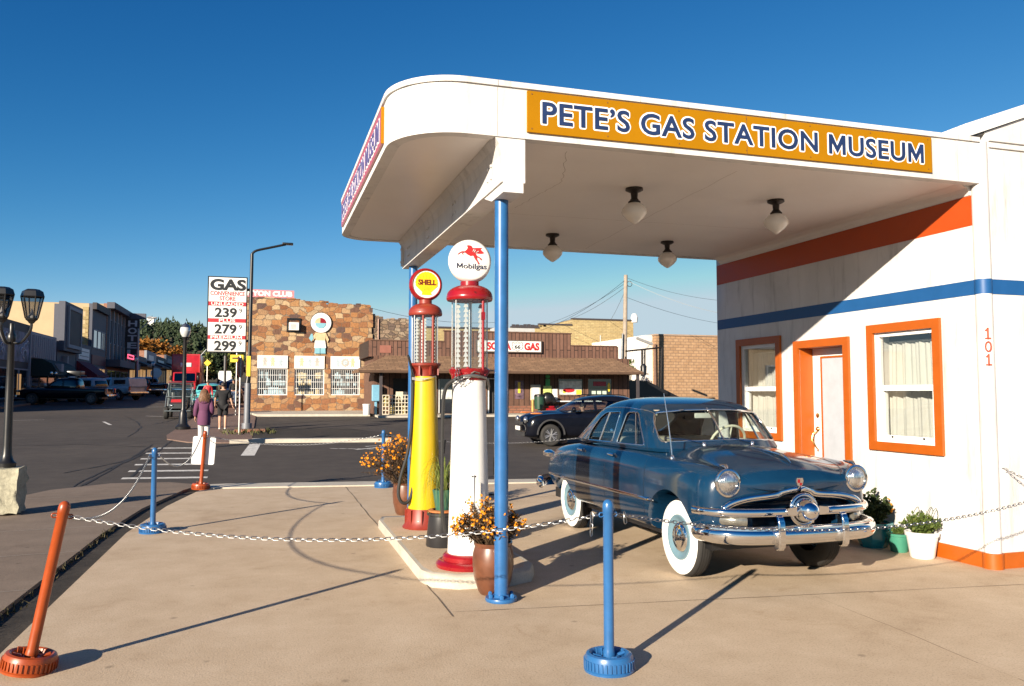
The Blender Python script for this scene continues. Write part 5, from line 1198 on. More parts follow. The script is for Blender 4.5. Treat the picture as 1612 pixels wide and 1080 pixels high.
for i, (a, b, c, d) in enumerate(STW):
    w_ = MB().box(a, b, 47.20, 47.24, c, d).build('window', SHOPG, sb)
    dsp = MB()
    for k in range(26):
        x = random.uniform(a+.1, b-.25); z = random.choice((c+.05, c+.05, c+.55, c+.95)); dsp.box(x, x+random.uniform(.06, .2), 47.15+k*.0012, 47.185+k*.0012, z, z+random.uniform(.1, .42))
    dsp.build('display_goods', [M('pale blue goods', (.32, .46, .52), .7, var=.5, scale=5), M('buff goods', (.5, .42, .25), .7, var=.4)][i == 1], w_, weld=False)
    br = MB()
    br.box(a+.0, a+.05, 47.04, 47.08, c, d).box(b-.05, b, 47.04, 47.08, c, d).box(a+.05, b-.05, 47.04, 47.08, d-.06, d).box(a+.05, b-.05, 47.04, 47.08, c, c+.05)
    for k in range(1, 14): x = a+(b-a)*k/14; br.box(x-.010, x+.010, 47.055, 47.075, c+.05, d-.06)
    for k in range(1, 4): z = c+(d-c)*k/4; br.box(a+.05, b-.05, 47.045, 47.054, z-.012, z+.012)
    br.build('window_bars', BARW, w_)
    pn = MB().box(a-.02, b+.0, 46.93, 46.985, 3.0, 3.72).build('painted_panel', SIGNW, w_)
    ar = [MB(), MB(), MB()]
    for k in range(3):
        x = a+.38+k*.42; m_ = ar[(k+i) % 3]; zz = 3.36
        if i == 2 and k == 1:
            m_.prism([(x+.26*math.cos(t*.314)*(1 if t % 2 else .8), zz+.26*math.sin(t*.314)*(1 if t % 2 else .8)) for t in range(20)], 'Y', 46.922, 46.929); ar[(k+1) % 3].prism([(x+.13*math.cos(t*.4), zz+.13*math.sin(t*.4)) for t in range(16)], 'Y', 46.915, 46.921); continue
        m_.prism([(x+.09*math.cos(t*.4), zz+.16+.10*math.sin(t*.4)) for t in range(16)], 'Y', 46.922, 46.929)
        m_.prism([(x-.09, zz-.24), (x-.03, zz-.24), (x, zz-.10), (x+.03, zz-.24), (x+.09, zz-.24), (x+.08, zz), (x+.15, zz+.04), (x+.14, zz+.08), (x+.05, zz+.07), (x-.05, zz+.07), (x-.14, zz+.10), (x-.15, zz+.05), (x-.08, zz)], 'Y', 46.922, 46.929)
    for m_, mt in zip(ar, (M('faded grey figure paint', (.42, .40, .36), .7, var=.3, scale=20), M('faded ochre figure paint', (.60, .50, .30), .7, var=.3, scale=20), M('faded blue figure paint', (.42, .50, .55), .7, var=.3, scale=20))):
        if m_.v: m_.build('painted_figure', mt, pn)
ac = MB().box(1.25, 2.0, 46.92, 47.0, 5.75, 5.85).box(1.25, 1.33, 46.94, 47.0, 5.12, 5.75).box(1.92, 2.0, 46.94, 47.0, 5.12, 5.75).box(1.25, 2.0, 46.93, 47.0, 5.06, 5.12).build('window_opening', BLACK, sb)
u = MB().bbox(1.36, 1.90, 46.62, 46.99, 5.14, 5.58, .02).build('air_conditioner', SIGNW, sb)
l_ = MB(); [l_.box(1.44, 1.76, 46.612, 46.618, 5.20+k*.05, 5.225+k*.05) for k in range(6)]; l_.build('grille', M('grey louvre', (.3, .3, .3), .6), u)
# roof sign
cs = MB().box(-1.6, 1.62, 47.1, 47.2, 6.99, 7.42).build('club_sign', PINKS, sb); lt = MB(); lettering(lt, 'CANYON CLUB', (-1.5, 47.098, 7.08), (1, 0, 0), (0, 0, 1), 3.0, .26, .06, .01); lt.build('lettering', SIGNW, cs)
MB().box(-1.5, -1.45, 47.21, 47.3, 6.5, 7.4).box(1.5, 1.55, 47.21, 47.3, 6.5, 7.4).build('sign_bracket', DARKMETAL, cs)
# painted cut-out figure hanging on the wall
fg = thing('cutout_figure', 'painted wooden cut-out figure with a round white head on the stone wall', 'wall figure', (3.1, 46.98, 4.05))
def fpart(poly, y, m, n): return MB().prism(poly, 'Y', y-.02, y).build(n, m, fg)
circ = lambda cx, cz, rx, rz, a0=0, a1=360, n=28: [(cx+rx*math.cos(R(a0+(a1-a0)*i/n)), cz+rz*math.sin(R(a0+(a1-a0)*i/n))) for i in range(n+(0 if a1-a0 == 360 else 1))]
fpart(circ(3.12, 5.62, .60, .60), 46.94, BLACK, 'head_edge'); fpart(circ(3.12, 5.62, .57, .57), 46.918, SIGNW, 'head')
fpart(circ(3.10, 5.60, .30, .30, 180, 360), 46.896, M('figure sky blue', (.20, .42, .50), .6), 'face_blue'); fpart([(3.10, 5.60)]+circ(3.10, 5.60, .30, .30, 0, 90), 46.896, REDP, 'face_red'); fpart([(3.08, 5.60)]+circ(3.08, 5.60, .30, .30, 90, 180), 46.896, M('figure tan', (.60, .42, .24), .6), 'face_tan')
fpart([(2.84, 4.58), (2.80, 5.05), (3.42, 5.05), (3.36, 4.58)], 46.94, MATS['figure tan'], 'torso')
fpart([(2.80, 5.0), (2.60, 4.74), (2.68, 4.56), (2.82, 4.76)], 46.935, MATS['figure tan'], 'arm'); fpart([(3.42, 5.0), (3.58, 4.66), (3.48, 4.50), (3.40, 4.76)], 46.935, MATS['figure tan'], 'arm')
fpart([(2.46, 4.72), (2.58, 4.98), (2.66, 4.98), (2.72, 4.72), (2.60, 4.54)], 46.918, MATS['figure sky blue'], 'feather_fan')
fpart([(2.80, 4.60), (3.36, 4.60), (3.42, 4.18), (2.76, 4.18)], 46.93, SIGNW, 'kilt')
fpart([(2.80, 4.18), (3.08, 4.18), (3.08, 3.86), (2.78, 3.86)], 46.93, MATS['figure sky blue'], 'boot'); fpart([(3.11, 4.18), (3.38, 4.18), (3.40, 3.86), (3.11, 3.86)], 46.93, MATS['figure sky blue'], 'boot')

# souvenir store
zg = gz(42.6)+.1
so = thing('souvenir_store', 'brown plank store with a long shingled porch roof and a white gas sign', 'store', (13, 42.6, zg))
SX0, SX1 = 5.6, 20.3
HO = [(6.6, 7.4, zg+.02, 2.4), (9.0, 10.9, zg+.02, 2.4), (11.75, 12.75, zg+.02, 2.45), (15.92, 17.40, 1.50, 2.40), (17.72, 19.20, 1.50, 2.42)]
mb = MB(); wally(mb, 42.6, SX0, SX1, zg, 3.6, HO, .3); mb.box(SX0, SX1, 43.4, 58, zg, 3.55); mb.quad((SX0, 42.6, zg), (SX0, 43.4, zg), (SX0, 43.4, 3.6), (SX0, 42.6, 3.6)); mb.quad((SX1, 43.4, zg), (SX1, 42.6, zg), (SX1, 42.6, 3.6), (SX1, 43.4, 3.6)); mb.build('wall', PLANK, so)
MB().box(13.0, 20.3, 42.45, 42.595, zg-.1, zg+.42).build('plinth', BASEBR, so)
MB().box(SX0, SX1, 42.95, 42.99, zg, 3.55).build('dark_interior', DARKIN, so)
rf = MB()
A = [(4.6, 40.85, 2.78), (20.35, 40.85, 2.78), (19.3, 42.55, 3.60), (6.2, 42.55, 3.60)]; Bk = [(4.6, 44, 2.78), (6.2, 43.2, 3.60), (19.3, 43.2, 3.6), (20.35, 44, 2.78)]
rf.quad(*A); rf.quad(A[0], A[3], Bk[1], Bk[0]); rf.quad(A[1], Bk[3], Bk[2], A[2]); rf.quad(*[(x, y, z-.06) for x, y, z in A]); rf.quad((4.6, 40.85, 2.66), (20.35, 40.85, 2.66), (20.35, 40.85, 2.78), (4.6, 40.85, 2.78)); rf.quad((4.6, 44, 2.66), (4.6, 40.85, 2.66), (4.6, 40.85, 2.78), (4.6, 44, 2.78)); rf.quad((20.35, 40.85, 2.66), (20.35, 44, 2.66), (20.35, 44, 2.78), (20.35, 40.85, 2.78))
rf.quad((4.6, 40.86, 2.67), (4.6, 42.6, 2.67), (20.35, 42.6, 2.67), (20.35, 40.86, 2.67)); rf.build('porch_roof', SHINGLE, so)
f = MB(); f.box(5.45, 9.4, 42.75, 42.9, 3.55, 4.40).box(9.4, 16.75, 42.75, 42.9, 3.55, 4.98).box(16.75, 19.55, 42.75, 42.9, 3.55, 4.30).box(5.3, 5.449, 42.75, 50, 3.55, 4.40).box(19.551, 19.7, 42.75, 50, 3.55, 4.30); f.build('fascia', PLANK2, so)
f = MB(); f.box(9.35, 16.8, 42.70, 42.95, 4.98, 5.04).box(16.8, 19.6, 42.70, 42.95, 4.30, 4.35).box(5.4, 9.35, 42.70, 42.95, 4.40, 4.45); f.build('fascia_cap', M('weathered cap board', (.14, .075, .05), .8, var=.3), so)
p = MB(); p.box(20.0, 20.14, 40.95, 41.09, gz(41), 2.66).box(5.7, 5.84, 41.2, 41.34, gz(41), 2.66).build('porch_post', DKWOOD, so)
sg = MB().box(11.15, 14.95, 42.60, 42.74, 3.86, 4.56).build('store_sign', M('sign frame', (.10, .075, .06), .6), so)
MB().box(11.22, 14.88, 42.585, 42.599, 3.92, 4.50).build('sign_face', SIGNW, sg)
t_ = MB(); lettering(t_, 'S SODA', (11.38, 42.584, 4.02), (1, 0, 0), (0, 0, 1), 1.72, .38, .05, .01); t_.build('red_lettering', LETRED, sg); t_ = MB(); lettering(t_, 'GAS', (13.92, 42.584, 4.02), (1, 0, 0), (0, 0, 1), .84, .38, .05, .01); t_.build('red_lettering', LETRED, sg)
sh = [(13.50+x*.34, 4.21+z*.27) for x, z in ((-.95, .75), (-.6, .95), (-.3, .8), (0, 1), (.3, .8), (.6, .95), (.95, .75), (.85, .4), (1, -.1), (.8, -.6), (0, -1), (-.8, -.6), (-1, -.1), (-.85, .4))]
MB().prism(sh, 'Y', 42.578, 42.584).build('shield_edge', LETBLACK, sg); MB().prism([(13.50+(x-13.50)*.9, 4.21+(z-4.21)*.9) for x, z in sh], 'Y', 42.570, 42.577).build('shield', SIGNW, sg)
t_ = MB(); lettering(t_, '66', (13.34, 42.569, 4.08), (1, 0, 0), (0, 0, 1), .32, .20, .03, .004); lettering(t_, 'ROUTE', (13.31, 42.569, 4.345), (1, 0, 0), (0, 0, 1), .38, .05, .01, .004); t_.build('shield_number', LETBLACK, sg)
for (a, b, c, d) in HO[3:]:
    w_ = MB().box(a, b, 42.62, 42.66, c, d).build('window', SHOPG, so)
    MB().box(a-.07, a, 42.56, 42.60, c-.07, d+.07).box(b, b+.07, 42.56, 42.60, c-.07, d+.07).box(a, b, 42.56, 42.60, d, d+.07).box(a, b, 42.56, 42.60, c-.07, c).build('frame', PLANK2, w_)
W1 = HO[3]; W2 = HO[4]
MB().box(15.98, 17.34, 42.612, 42.617, 1.53, 2.30).build('window_poster', M('pale poster collage', (.58, .60, .56), .5, var=.45, scale=3.5), so)
t_ = MB(); lettering(t_, 'HIGHWAY', (16.25, 42.610, 2.03), (1, 0, 0), (0, 0, 1), .95, .13, .02, .003); t_.build('poster_lettering', LETRED, so) if False else None
MB().prism([(16.55+.36*math.cos(t*.52), 1.78+.13*math.sin(t*.52)) for t in range(12)], 'Y', 42.603, 42.610).build('red_car_poster', LETRED, so); MB().box(17.0, 17.32, 42.603, 42.610, 1.54, 1.80).box(16.2, 16.36, 42.603, 42.610, 1.62, 1.80).build('yellow_notice', M('notice yellow', (.80, .58, .05), .5), so)
MB().box(18.05, 18.85, 42.609, 42.615, 2.02, 2.28).build('neon_sign', M('red neon sign face', (.28, .03, .05), .5), so)
m_ = MB(); [m_.box(17.95+k*.33, 18.20+k*.33, 42.604, 42.608, 1.53, 1.74) for k in range(3)]; m_.build('price_card', M('pale green card', (.5, .62, .5), .6, var=.2), so); MB().prism([(19.02+.08*math.cos(t*.52), 1.95+.26*math.sin(t*.52)) for t in range(12)], 'Y', 42.603, 42.609).build('yellow_oval', MATS['notice yellow'], so)
MB().box(13.35, 13.85, 42.57, 42.598, 1.30, 2.30).build('colour_poster', M('dark colour poster', (.16, .10, .13), .5, var=.9, scale=5), so); MB().box(13.52, 13.66, 42.562, 42.569, 1.62, 2.22).build('yellow_strip', MATS['notice yellow'], so)
MB().bbox(14.25, 14.80, 42.42, 42.595, 1.22, 2.08, .02).build('notice_box', CREAM, so); MB().box(14.33, 14.72, 42.41, 42.419, 1.30, 1.95).build('notice_sheet', SIGNW, so)
pp = MB(); pp.box(15.02, 15.50, 42.56, 42.598, 1.22, 2.02).build('pump_poster', M('yellow green poster', (.52, .60, .18), .5, var=.35, scale=4), so); MB().box(15.14, 15.40, 42.54, 42.559, 2.02, 2.42).prism([(15.27+.14*math.cos(t*.52), 2.55+.10*math.sin(t*.52)) for t in range(12)], 'Y', 42.54, 42.559).build('green_pump_board', M('bright green board', (.06, .36, .10), .5, var=.3), so)
MB().box(15.56, 15.86, 42.57, 42.598, 1.25, 1.85).build('white_notice', SIGNW, so); MB().box(14.9, 18.4, 42.25, 42.598, 1.13, 1.19).build('white_ledge', SIGNW, so)
MB().box(7.62, 8.0, 42.57, 42.598, 1.35, 2.0).build('paper_notice', SIGNW, so); MB().box(8.05, 8.6, 42.57, 42.598, 1.15, 1.72).box(6.75, 7.3, 42.58, 42.62, 1.2, 1.7).build('buff_notice', CREAM, so)
d_ = MB().box(9.05, 10.85, 42.70, 42.76, zg+.03, 2.38).build('glass_door', SHOPG, so); MB().box(9.05, 9.12, 42.66, 42.69, zg+.03, 2.38).box(9.92, 10.0, 42.66, 42.69, zg+.03, 2.38).box(10.78, 10.85, 42.66, 42.69, zg+.03, 2.38).build('door_frame', BARW, d_)
MB().box(10.1, 10.7, 42.655, 42.659, 1.5, 2.2).box(9.2, 9.8, 42.655, 42.659, 1.3, 1.9).build('door_poster', M('pale poster collage', (.5, .5, .5), .5), d_)
d_ = MB().box(11.8, 11.86, 42.55, 42.59, zg+.02, 2.44).box(12.66, 12.74, 42.55, 42.59, zg+.02, 2.44).box(11.87, 12.65, 42.55, 42.59, 2.38, 2.44).build('open_door', BARW, so)
fl = MB().bbox(13.12, 13.4, 41.95, 42.05, 3.22, 3.30, .02).tube([(13.2, 42.4, 3.45), (13.25, 42.0, 3.27)], .02, 6).build('flood_lamp', DARKMETAL, so)
MB().box(5.9, 6.5, 42.72, 42.745, 3.75, 4.15).build('small_red_board', M('faded red board', (.26, .10, .07), .7), so)
rt = MB(); rt.box(12.6, 15.0, 44, 45, 3.6, 5.35).tube([(18.9, 43.5, 4.2), (18.9, 43.5, 5.0)], .03, 6); rt.build('roof_unit', M('pale metal rooftop unit', (.45, .45, .44), .5), so)
# things in front of the store
o = MB(); X0, X1, Y0, Y1, Z0, Z1 = 5.95, 7.45, 41.9, 42.5, zg+.02, zg+1.0
for k in range(10): x = X0+(X1-X0)*k/9; o.box(x-.02, x+.02, Y0-.02, Y0+.02, Z0, Z1)
for k in range(6): z = Z0+(Z1-Z0)*k/5; o.box(X0-.02, X1+.02, Y0-.045, Y0-.021, z-.02, z+.02); o.box(X0-.02, X0+.02, Y0+.021, Y1, z-.02, z+.02); o.box(X1-.02, X1+.02, Y0+.021, Y1, z-.02, z+.02)
cg = thing('cylinder_cage', 'cream slatted cage of gas bottles standing against the brown store wall', 'cage', (6.7, 42.2, zg)); o.build('cage', CREAM, cg); b_ = MB(); [b_.lathe([(0, 0), (.12, 0), (.13, .03), (.13, .4), (.06, .48), (0, .48)], (6.2+k*.31, 42.2, zg+.02+(0 if k % 2 else .44)), 12) for k in range(4)]; b_.build('gas_bottles', M('dirty yellow bottles', (.42, .33, .12), .5, var=.4), cg, smooth=40)
tag(MB().bbox(5.46, 5.86, 42.2, 42.5, 1.2, 2.05, .03).bbox(5.60, 5.72, 42.3, 42.4, .5, 1.19, .01).build('meter_box', LTBLUE, org=(5.66, 42.35, .5)), 'pale blue meter box on a post at the left corner of the brown store', 'meter box')
tag(MB().lathe([(0, 0), (.17, 0), (.20, .52), (.215, .53), (.21, .56), (.19, .55)], n=20).build('bucket', SIGNW, None, smooth=40, local=True), 'white bucket at the foot of the stone wall beside the blue meter box', 'bucket').location = (5.15, 42.0, gz(42)+.1)
tc = thing('trash_can', 'dark green trash can in front of the store windows', 'trash can', (14.55, 41.9, gz(41.9)+.1)); MB().lathe([(0, .25), (.27, .25), (.30, .9), (.30, .93), (.28, .93), (.27, .35), (0, .35)], n=24).tube([(0, 0, 0), (0, 0, .25)], .1, 10).build('can', M('dark green plastic', (.015, .05, .03), .4), tc, smooth=40, local=True); MB().lathe([(.305, .93), (.31, .96), (.26, 1.05), (0, 1.08)], n=24).build('liner', BLACK, tc, smooth=40, local=True)
tag(MB().ball((0, 0, .32), (.38, .30, .34), 14, 10).ball((.28, .05, .18), (.24, .24, .2), 12, 8).build('rubbish_bag', BLACK, None, smooth=60), 'black rubbish bag leaning beside the green trash can', 'rubbish bag').location = (15.05, 41.95, gz(42)+.62)
tag(MB().bbox(-.3, .3, -.2, .2, 0, .3, .04).bbox(-.14, .10, -.15, .15, .3, .42, .03).build('red_gas_can', REDP, None, smooth=40), 'red box on the ground under the black rubbish bag', 'box').location = (15.2, 41.7, gz(42)+.1)
for k, xx in enumerate((13.9, 16.4)): pass
bk = MB().tube([(13.85, 41.0, gz(41)), (13.85, 41.0, gz(41)+.9)], .06, 10).build('guard_post', M('old yellow post', (.45, .30, .08), .6, var=.3)); tag(bk, 'short guard post at the edge of the store apron left of the trash can', 'guard post')

# brick buildings behind the store
b = thing('ochre_brick_building', 'tall ochre brick building with a stepped parapet behind the brown store', 'building', (22, 60, gz(60)))
m_ = MB(); zb = gz(60)
for (a, c, zt) in ((10, 18.5, 6.55), (18.5, 20.8, 6.72), (20.8, 23.6, 7.0), (23.6, 29.0, 7.5)): m_.box(a, c, 60, 80, zb, zt)
m_.build('wall', BRICKY, b); m_ = MB()
for (a, c, zt) in ((10, 18.5, 6.55), (18.5, 20.8, 6.72), (20.8, 23.6, 7.0), (23.6, 29.05, 7.5)): m_.box(a, c, 59.93, 60.3, zt, zt+.12)
for k in range(9): m_.bbox(18.6+k*.32, 18.85+k*.32, 60, 60.2, 6.84, 6.9+random.uniform(.02, .14), .01)
m_.build('parapet_cap', DKWOOD, b); MB().lathe([(0, 0), (.25, 0), (.3, .4), (.18, .7), (0, .75)], (29.1, 60, 7.4), 10).build('white_cap', SIGNW, b)
m_ = MB(); [m_.box(26+k*1.2, 26.3+k*1.2, 59.97, 60, 5.6, 5.75) for k in range(2)]; m_.build('vent_hole', BLACK, b)
tb = thing('tan_brick_building', 'low tan painted brick building with a white corner behind the parked blue car', 'building', (30, 50, gz(50)))
xl = at(1033, 600, 50).x; zt_ = at(1033, 528, 50).z
MB().box(xl, xl+16, 50, 70, gz(50)-.1, zt_).build('wall', BRICKT, tb); MB().box(xl-.05, xl+16, 49.94, 70, zt_, zt_+.10).build('coping', M('dusty coping', (.34, .24, .17), .8, var=.2), tb)
MB().box(xl-.55, xl-.001, 50.5, 70, gz(50)-.1, zt_+.05).build('white_corner', M('whitewashed corner', (.62, .60, .56), .8, var=.12), tb); MB().tube([(xl-.12, 49.9, gz(50)), (xl-.12, 49.9, zt_-.6)], .09, 10).build('downpipe', M('rusty downpipe', (.16, .09, .06), .7, var=.3), tb)
ts = thing('tan_shed', 'pale tan shed with a white roof between the brown store and the tan brick building', 'shed', (24.5, 53, gz(53)))
MB().box(21, xl-.6, 53, 66, gz(53)-.1, 4.05).build('wall', TANST, ts); MB().box(20.5, xl-.6, 52.6, 66, 4.05, 4.55).build('roof', SIGNW, ts)
ps = thing('pipe_frame', 'dark pipe frame with a hanging black lantern at the right end of the brown store', 'pipe frame', (21.3, 42, gz(42)))
pf = MB(); q0, q1, q2 = at(975, 563, 43.5), at(1045, 547, 43.5), at(1003, 541, 43.5)
pf.tube([at(985, 553, 43.5), at(1042, 547, 43.5)], .05, 8).tube([at(1011, 550, 43.5), at(1011, 592, 43.5)], .07, 8).tube([at(1015, 549, 43.5), at(1015, 590, 43.5)], .05, 8).tube([at(1042, 547, 43.5), at(1040, 612, 43.5)], .06, 8); pf.build('frame', DARKMETAL, ps)
MB().tube([at(1002, 532, 43.5), at(1027, 542, 43.5)], .09, 6).build('floodlight', M('grey floodlight', (.3, .3, .3), .5), ps)
ln = at(1013, 582, 43.4); MB().lathe([(0, -.35), (.16, -.32), (.19, .2), (.10, .34), (0, .36)], ln, 12).build('lantern', BLACK, ps, smooth=40)
dk = thing('shadow_sheet', 'black sheet added as the sloping shadow in the gap right of the brown store', 'shadow sheet', (21.5, 44.5, gz(44.5))); MB().prism([(20.4, gz(44)-.1), (25.6, gz(44)-.1), (24.6, 1.35), (22.4, 2.35), (20.4, 2.4)], 'Y', 44.4, 44.5).build('boards', BLACK, dk); MB().box(20.5, 24.6, 44.51, 44.6, .8, .95).build('rail', DKWOOD, dk)  # added black sheet and rail, sloped to paint the dark shadow here

# utility pole and its wires
up = thing('utility_pole', 'tall weathered wooden utility pole rising behind the right end of the store', 'utility pole', (at(983, 600, 46).x, 46, gz(46)))
PT, PB = at(985, 433, 46), at(982, 600, 46)
MB().tube([Vector((PB.x, 46, gz(46)-.2)), PT], [.17, .12], 14).build('pole', M('weathered grey wood', (.30, .25, .20), .85, var=.25, scale=3), up, smooth=50)
MB().tube([at(980, 525, 45.8), at(979, 565, 45.8)], .05, 8).build('conduit', STEEL, up)
rg = MB(); c0 = at(991, 447, 45.9); rg.tube([c0+Vector((.17*math.cos(t*.52), 0, .17*math.sin(t*.52))) for t in range(12)], .02, 6, closed=True); rg.build('cable_coil', RUBBER, up)
wm = MB()
for (a, b, Yb, sag) in (((984, 441), (852, 520), 44, .3), ((984, 446), (855, 512), 60, .3), ((984, 452), (880, 508), 60, .3), ((984, 458), (960, 506), 60, .1), ((986, 437), (1160, 475), 40, .3), ((986, 441), (1160, 498), 42, .3), ((986, 468), (1160, 512), 55, .3), ((790, 507), (560, 478), 44, .4)):
    A_, B_ = at(*a, 46), at(*b, Yb); wm.tube([A_.lerp(B_, i/10)+Vector((0, 0, -sag*4*i/10*(1-i/10))) for i in range(11)], .012, 4)
wm.build('wire', BLACK, up)

# gas price sign on its pole with a road lamp
gs_ = thing('price_sign_pole', 'tall dark pole carrying a white gas price board and a road lamp arm', 'price sign', (-.53, 31.5, gz(31.5)))
pm = MB(); pm.tube([(-.53, 31.5, gz(31.5)+.05), (-.53, 31.5, gz(31.5)+.35)], .19, 10).tube([(-.53, 31.5, gz(31.5)+.35), (-.52, 31.5, 2.0)], .115, 12); pm.build('pole_base', M('grey steel pole', (.17, .18, .20), .5, .3, var=.15), gs_, smooth=40)
MB().tube([(-.53, 31.5, 2.001), (-.50, 31.5, 2.3), (-.485, 31.5, 2.6), (-.465, 31.5, 6.85)], [.10, .085, .07, .062], 12).tube(smoothpath([(-.465, 31.5, 6.85), (-.3, 31.5, 6.98), (.2, 31.5, 7.12), (.75, 31.5, 7.27)], 4), .045, 8).bbox(.62, 1.02, 31.4, 31.6, 7.25, 7.33, .02).build('pole', BLACK, gs_, smooth=40)
sx0, sx1, zt, zb_ = -1.99, -.60, 5.94, 3.12
pb = MB().box(sx0, sx1, 31.44, 31.56, zb_, zt).build('price_board', BLACK, gs_)
MB().box(sx0+.04, sx1-.04, 31.43, 31.439, zb_+.04, zt-.04).build('board_face', SIGNW, pb)
H_ = zt-zb_; zf = lambda y: zt-(y-435)/(555-435)*H_
rd = MB()
for y0_, y1_ in ((475, 481.5), (501.5, 507.5), (528, 534)): rd.box(sx0+.04, sx1-.04, 31.424, 31.429, zf(y1_), zf(y0_))
rd.build('red_band', SIGNR, pb)
bl, rl, wl = MB(), MB(), MB(); Yf = 31.423; xw = sx1-sx0
lettering(bl, 'GAS', (sx0+.08*xw, 31.4295, zf(456)), (1, 0, 0), (0, 0, 1), .86*xw, zf(440)-zf(456), .045, .006); bl.build('black_lettering', LETBLACK, pb)
for txt, y0_, y1_ in (('239', 485, 499), ('279', 511, 525), ('299', 537, 551.5)):
    bl = MB(); lettering(bl, txt, (sx0+.20*xw, 31.4295, zf(y1_)), (1, 0, 0), (0, 0, 1), .53*xw, zf(y0_)-zf(y1_), .03, .006); lettering(bl, '9', (sx0+.80*xw, 31.4295, zf(y0_+7)), (1, 0, 0), (0, 0, 1), .075*xw, zf(y0_)-zf(y0_+7), .0, .006); bl.build('price_lettering', LETBLACK, pb)
lettering(rl, 'CONVENIENCE', (sx0+.07*xw, 31.4295, zf(465)), (1, 0, 0), (0, 0, 1), .86*xw, zf(458.5)-zf(465), .015, .006); lettering(rl, 'STORE', (sx0+.30*xw, 31.4295, zf(473)), (1, 0, 0), (0, 0, 1), .40*xw, zf(466.5)-zf(473), .015, .006)
for txt, y0_, y1_, a, w2 in (('UNLEADED', 476, 480.8, .10, .80), ('PLUS', 502.3, 506.8, .30, .40), ('PREMIUM', 528.8, 533.3, .10, .78)): wl = MB(); lettering(wl, txt, (sx0+a*xw, Yf, zf(y1_)), (1, 0, 0), (0, 0, 1), w2*xw, zf(y0_)-zf(y1_), .02, .006); wl.build('white_lettering', SIGNW, pb)
rl.build('red_lettering', LETRED, pb)
MB().box(sx1, -.44, 31.565, 31.60, zt-.5, zt-.4).box(sx1, -.44, 31.565, 31.60, zb_+.4, zb_+.5).build('bracket', BLACK, gs_)
MB().box(-.58, -.44, 31.34, 31.36, 2.25, 3.0).build('yellow_plate', M('notice yellow', (.80, .58, .05), .5), gs_)
ft = MB(); [ft.bbox(-.95+.22*k, -.75+.22*k, 31.2, 31.4, gz(31)+.03, gz(31)+.16, .02) for k in range(5)]; ft.build('brick_footing', BASEBR, gs_)
random.seed(41); g = MB()
for i in range(130):
    x, y = random.uniform(-1.3, .5), random.gauss(30.6, .5); h = random.uniform(.04, .20); a = random.uniform(0, 6.3); d = Vector((math.cos(a), math.sin(a), 0))*.03; p = Vector((x, y, gz(y)+.05)); g.add([p-d, p+d, p+Vector((random.gauss(0, .1), random.gauss(0, .1), h))], [(0, 1, 2)])
o = g.build('verge_weeds', leafmat('green weeds', [(.03, .035, .012), (.075, .08, .025), (.16, .13, .06)]), weld=False); o['kind'] = 'stuff'
# street signs
def post_sign(name, label, x, y, ztop, build, r=.03, cat='street sign', pm_=STEEL):
    t = thing(name, label, cat, (x, y, gz(y))); MB().tube([(x, y, gz(y)-.05), (x, y, ztop)], r, 8).build('post', pm_, t, smooth=40); build(t, x, y, ztop); return t
p = at(378, 600, 30.3)
def stop(t, x, y, z): MB().prism([(.38*math.cos(R(22.5+45*k)), .38*math.sin(R(22.5+45*k))+z-.42) for k in range(8)], 'Y', -.01, .01, Matrix.Translation((x, y, 0)) @ Matrix.Rotation(R(72), 4, 'Z')).build('sign_plate', M('dull dark red plate', (.12, .02, .02), .5), t)
post_sign('stop_sign', 'stop sign seen edge on beside the gas price pole', p.x, 30.3, at(378, 560, 30.3).z, stop)
p = at(372, 600, 44)
post_sign('warning_sign', 'yellow arrow sign on a thin post left of the stone building', p.x, 44, at(372, 555, 44).z, lambda t, x, y, z: (MB().box(x-.32, x+.32, y-.04, y-.02, z-.5, z-.12).build('sign_plate', M('notice yellow', (.80, .58, .05), .5), t), MB().prism([(x-.22, z-.33), (x+.05, z-.33), (x+.05, z-.40), (x+.24, z-.29), (x+.05, z-.18), (x+.05, z-.26), (x-.22, z-.26)], 'Y', y-.05, y-.041).build('arrow', LETBLACK, t)))
p = at(354, 600, 48)
post_sign('route_sign', 'white shield sign on a dark post above the walking man', p.x, 48, at(354, 560, 48).z, lambda t, x, y, z: MB().prism([(x-.36, z-1.0), (x-.3, z-.86), (x+.3, z-.86), (x+.36, z-1.0), (x+.34, z-1.3), (x, z-1.48), (x-.34, z-1.3)], 'Y', y-.06, y-.04).build('sign_plate', SIGNW, t), .09, pm_=BLACK)
p = at(326, 600, 70)
post_sign('warning_sign', 'small yellow diamond sign far down the right side of the street', p.x, 70, at(326, 566, 70).z, lambda t, x, y, z: MB().prism([(x, z), (x+.28, z-.28), (x, z-.56), (x-.28, z-.28)], 'Y', y-.05, y-.03).build('sign_plate', MATS['notice yellow'], t), .05)
p = at(246, 590, 95)
post_sign('round_sign', 'round white sign on a dark post along the left side of the street', p.x, 95, at(246, 580, 95).z, lambda t, x, y, z: MB().prism([(x+.55*math.cos(k*.314), z-.5+.55*math.sin(k*.314)) for k in range(20)], 'Y', y-.1, y-.08).build('sign_plate', SIGNW, t), .08, pm_=BLACK)
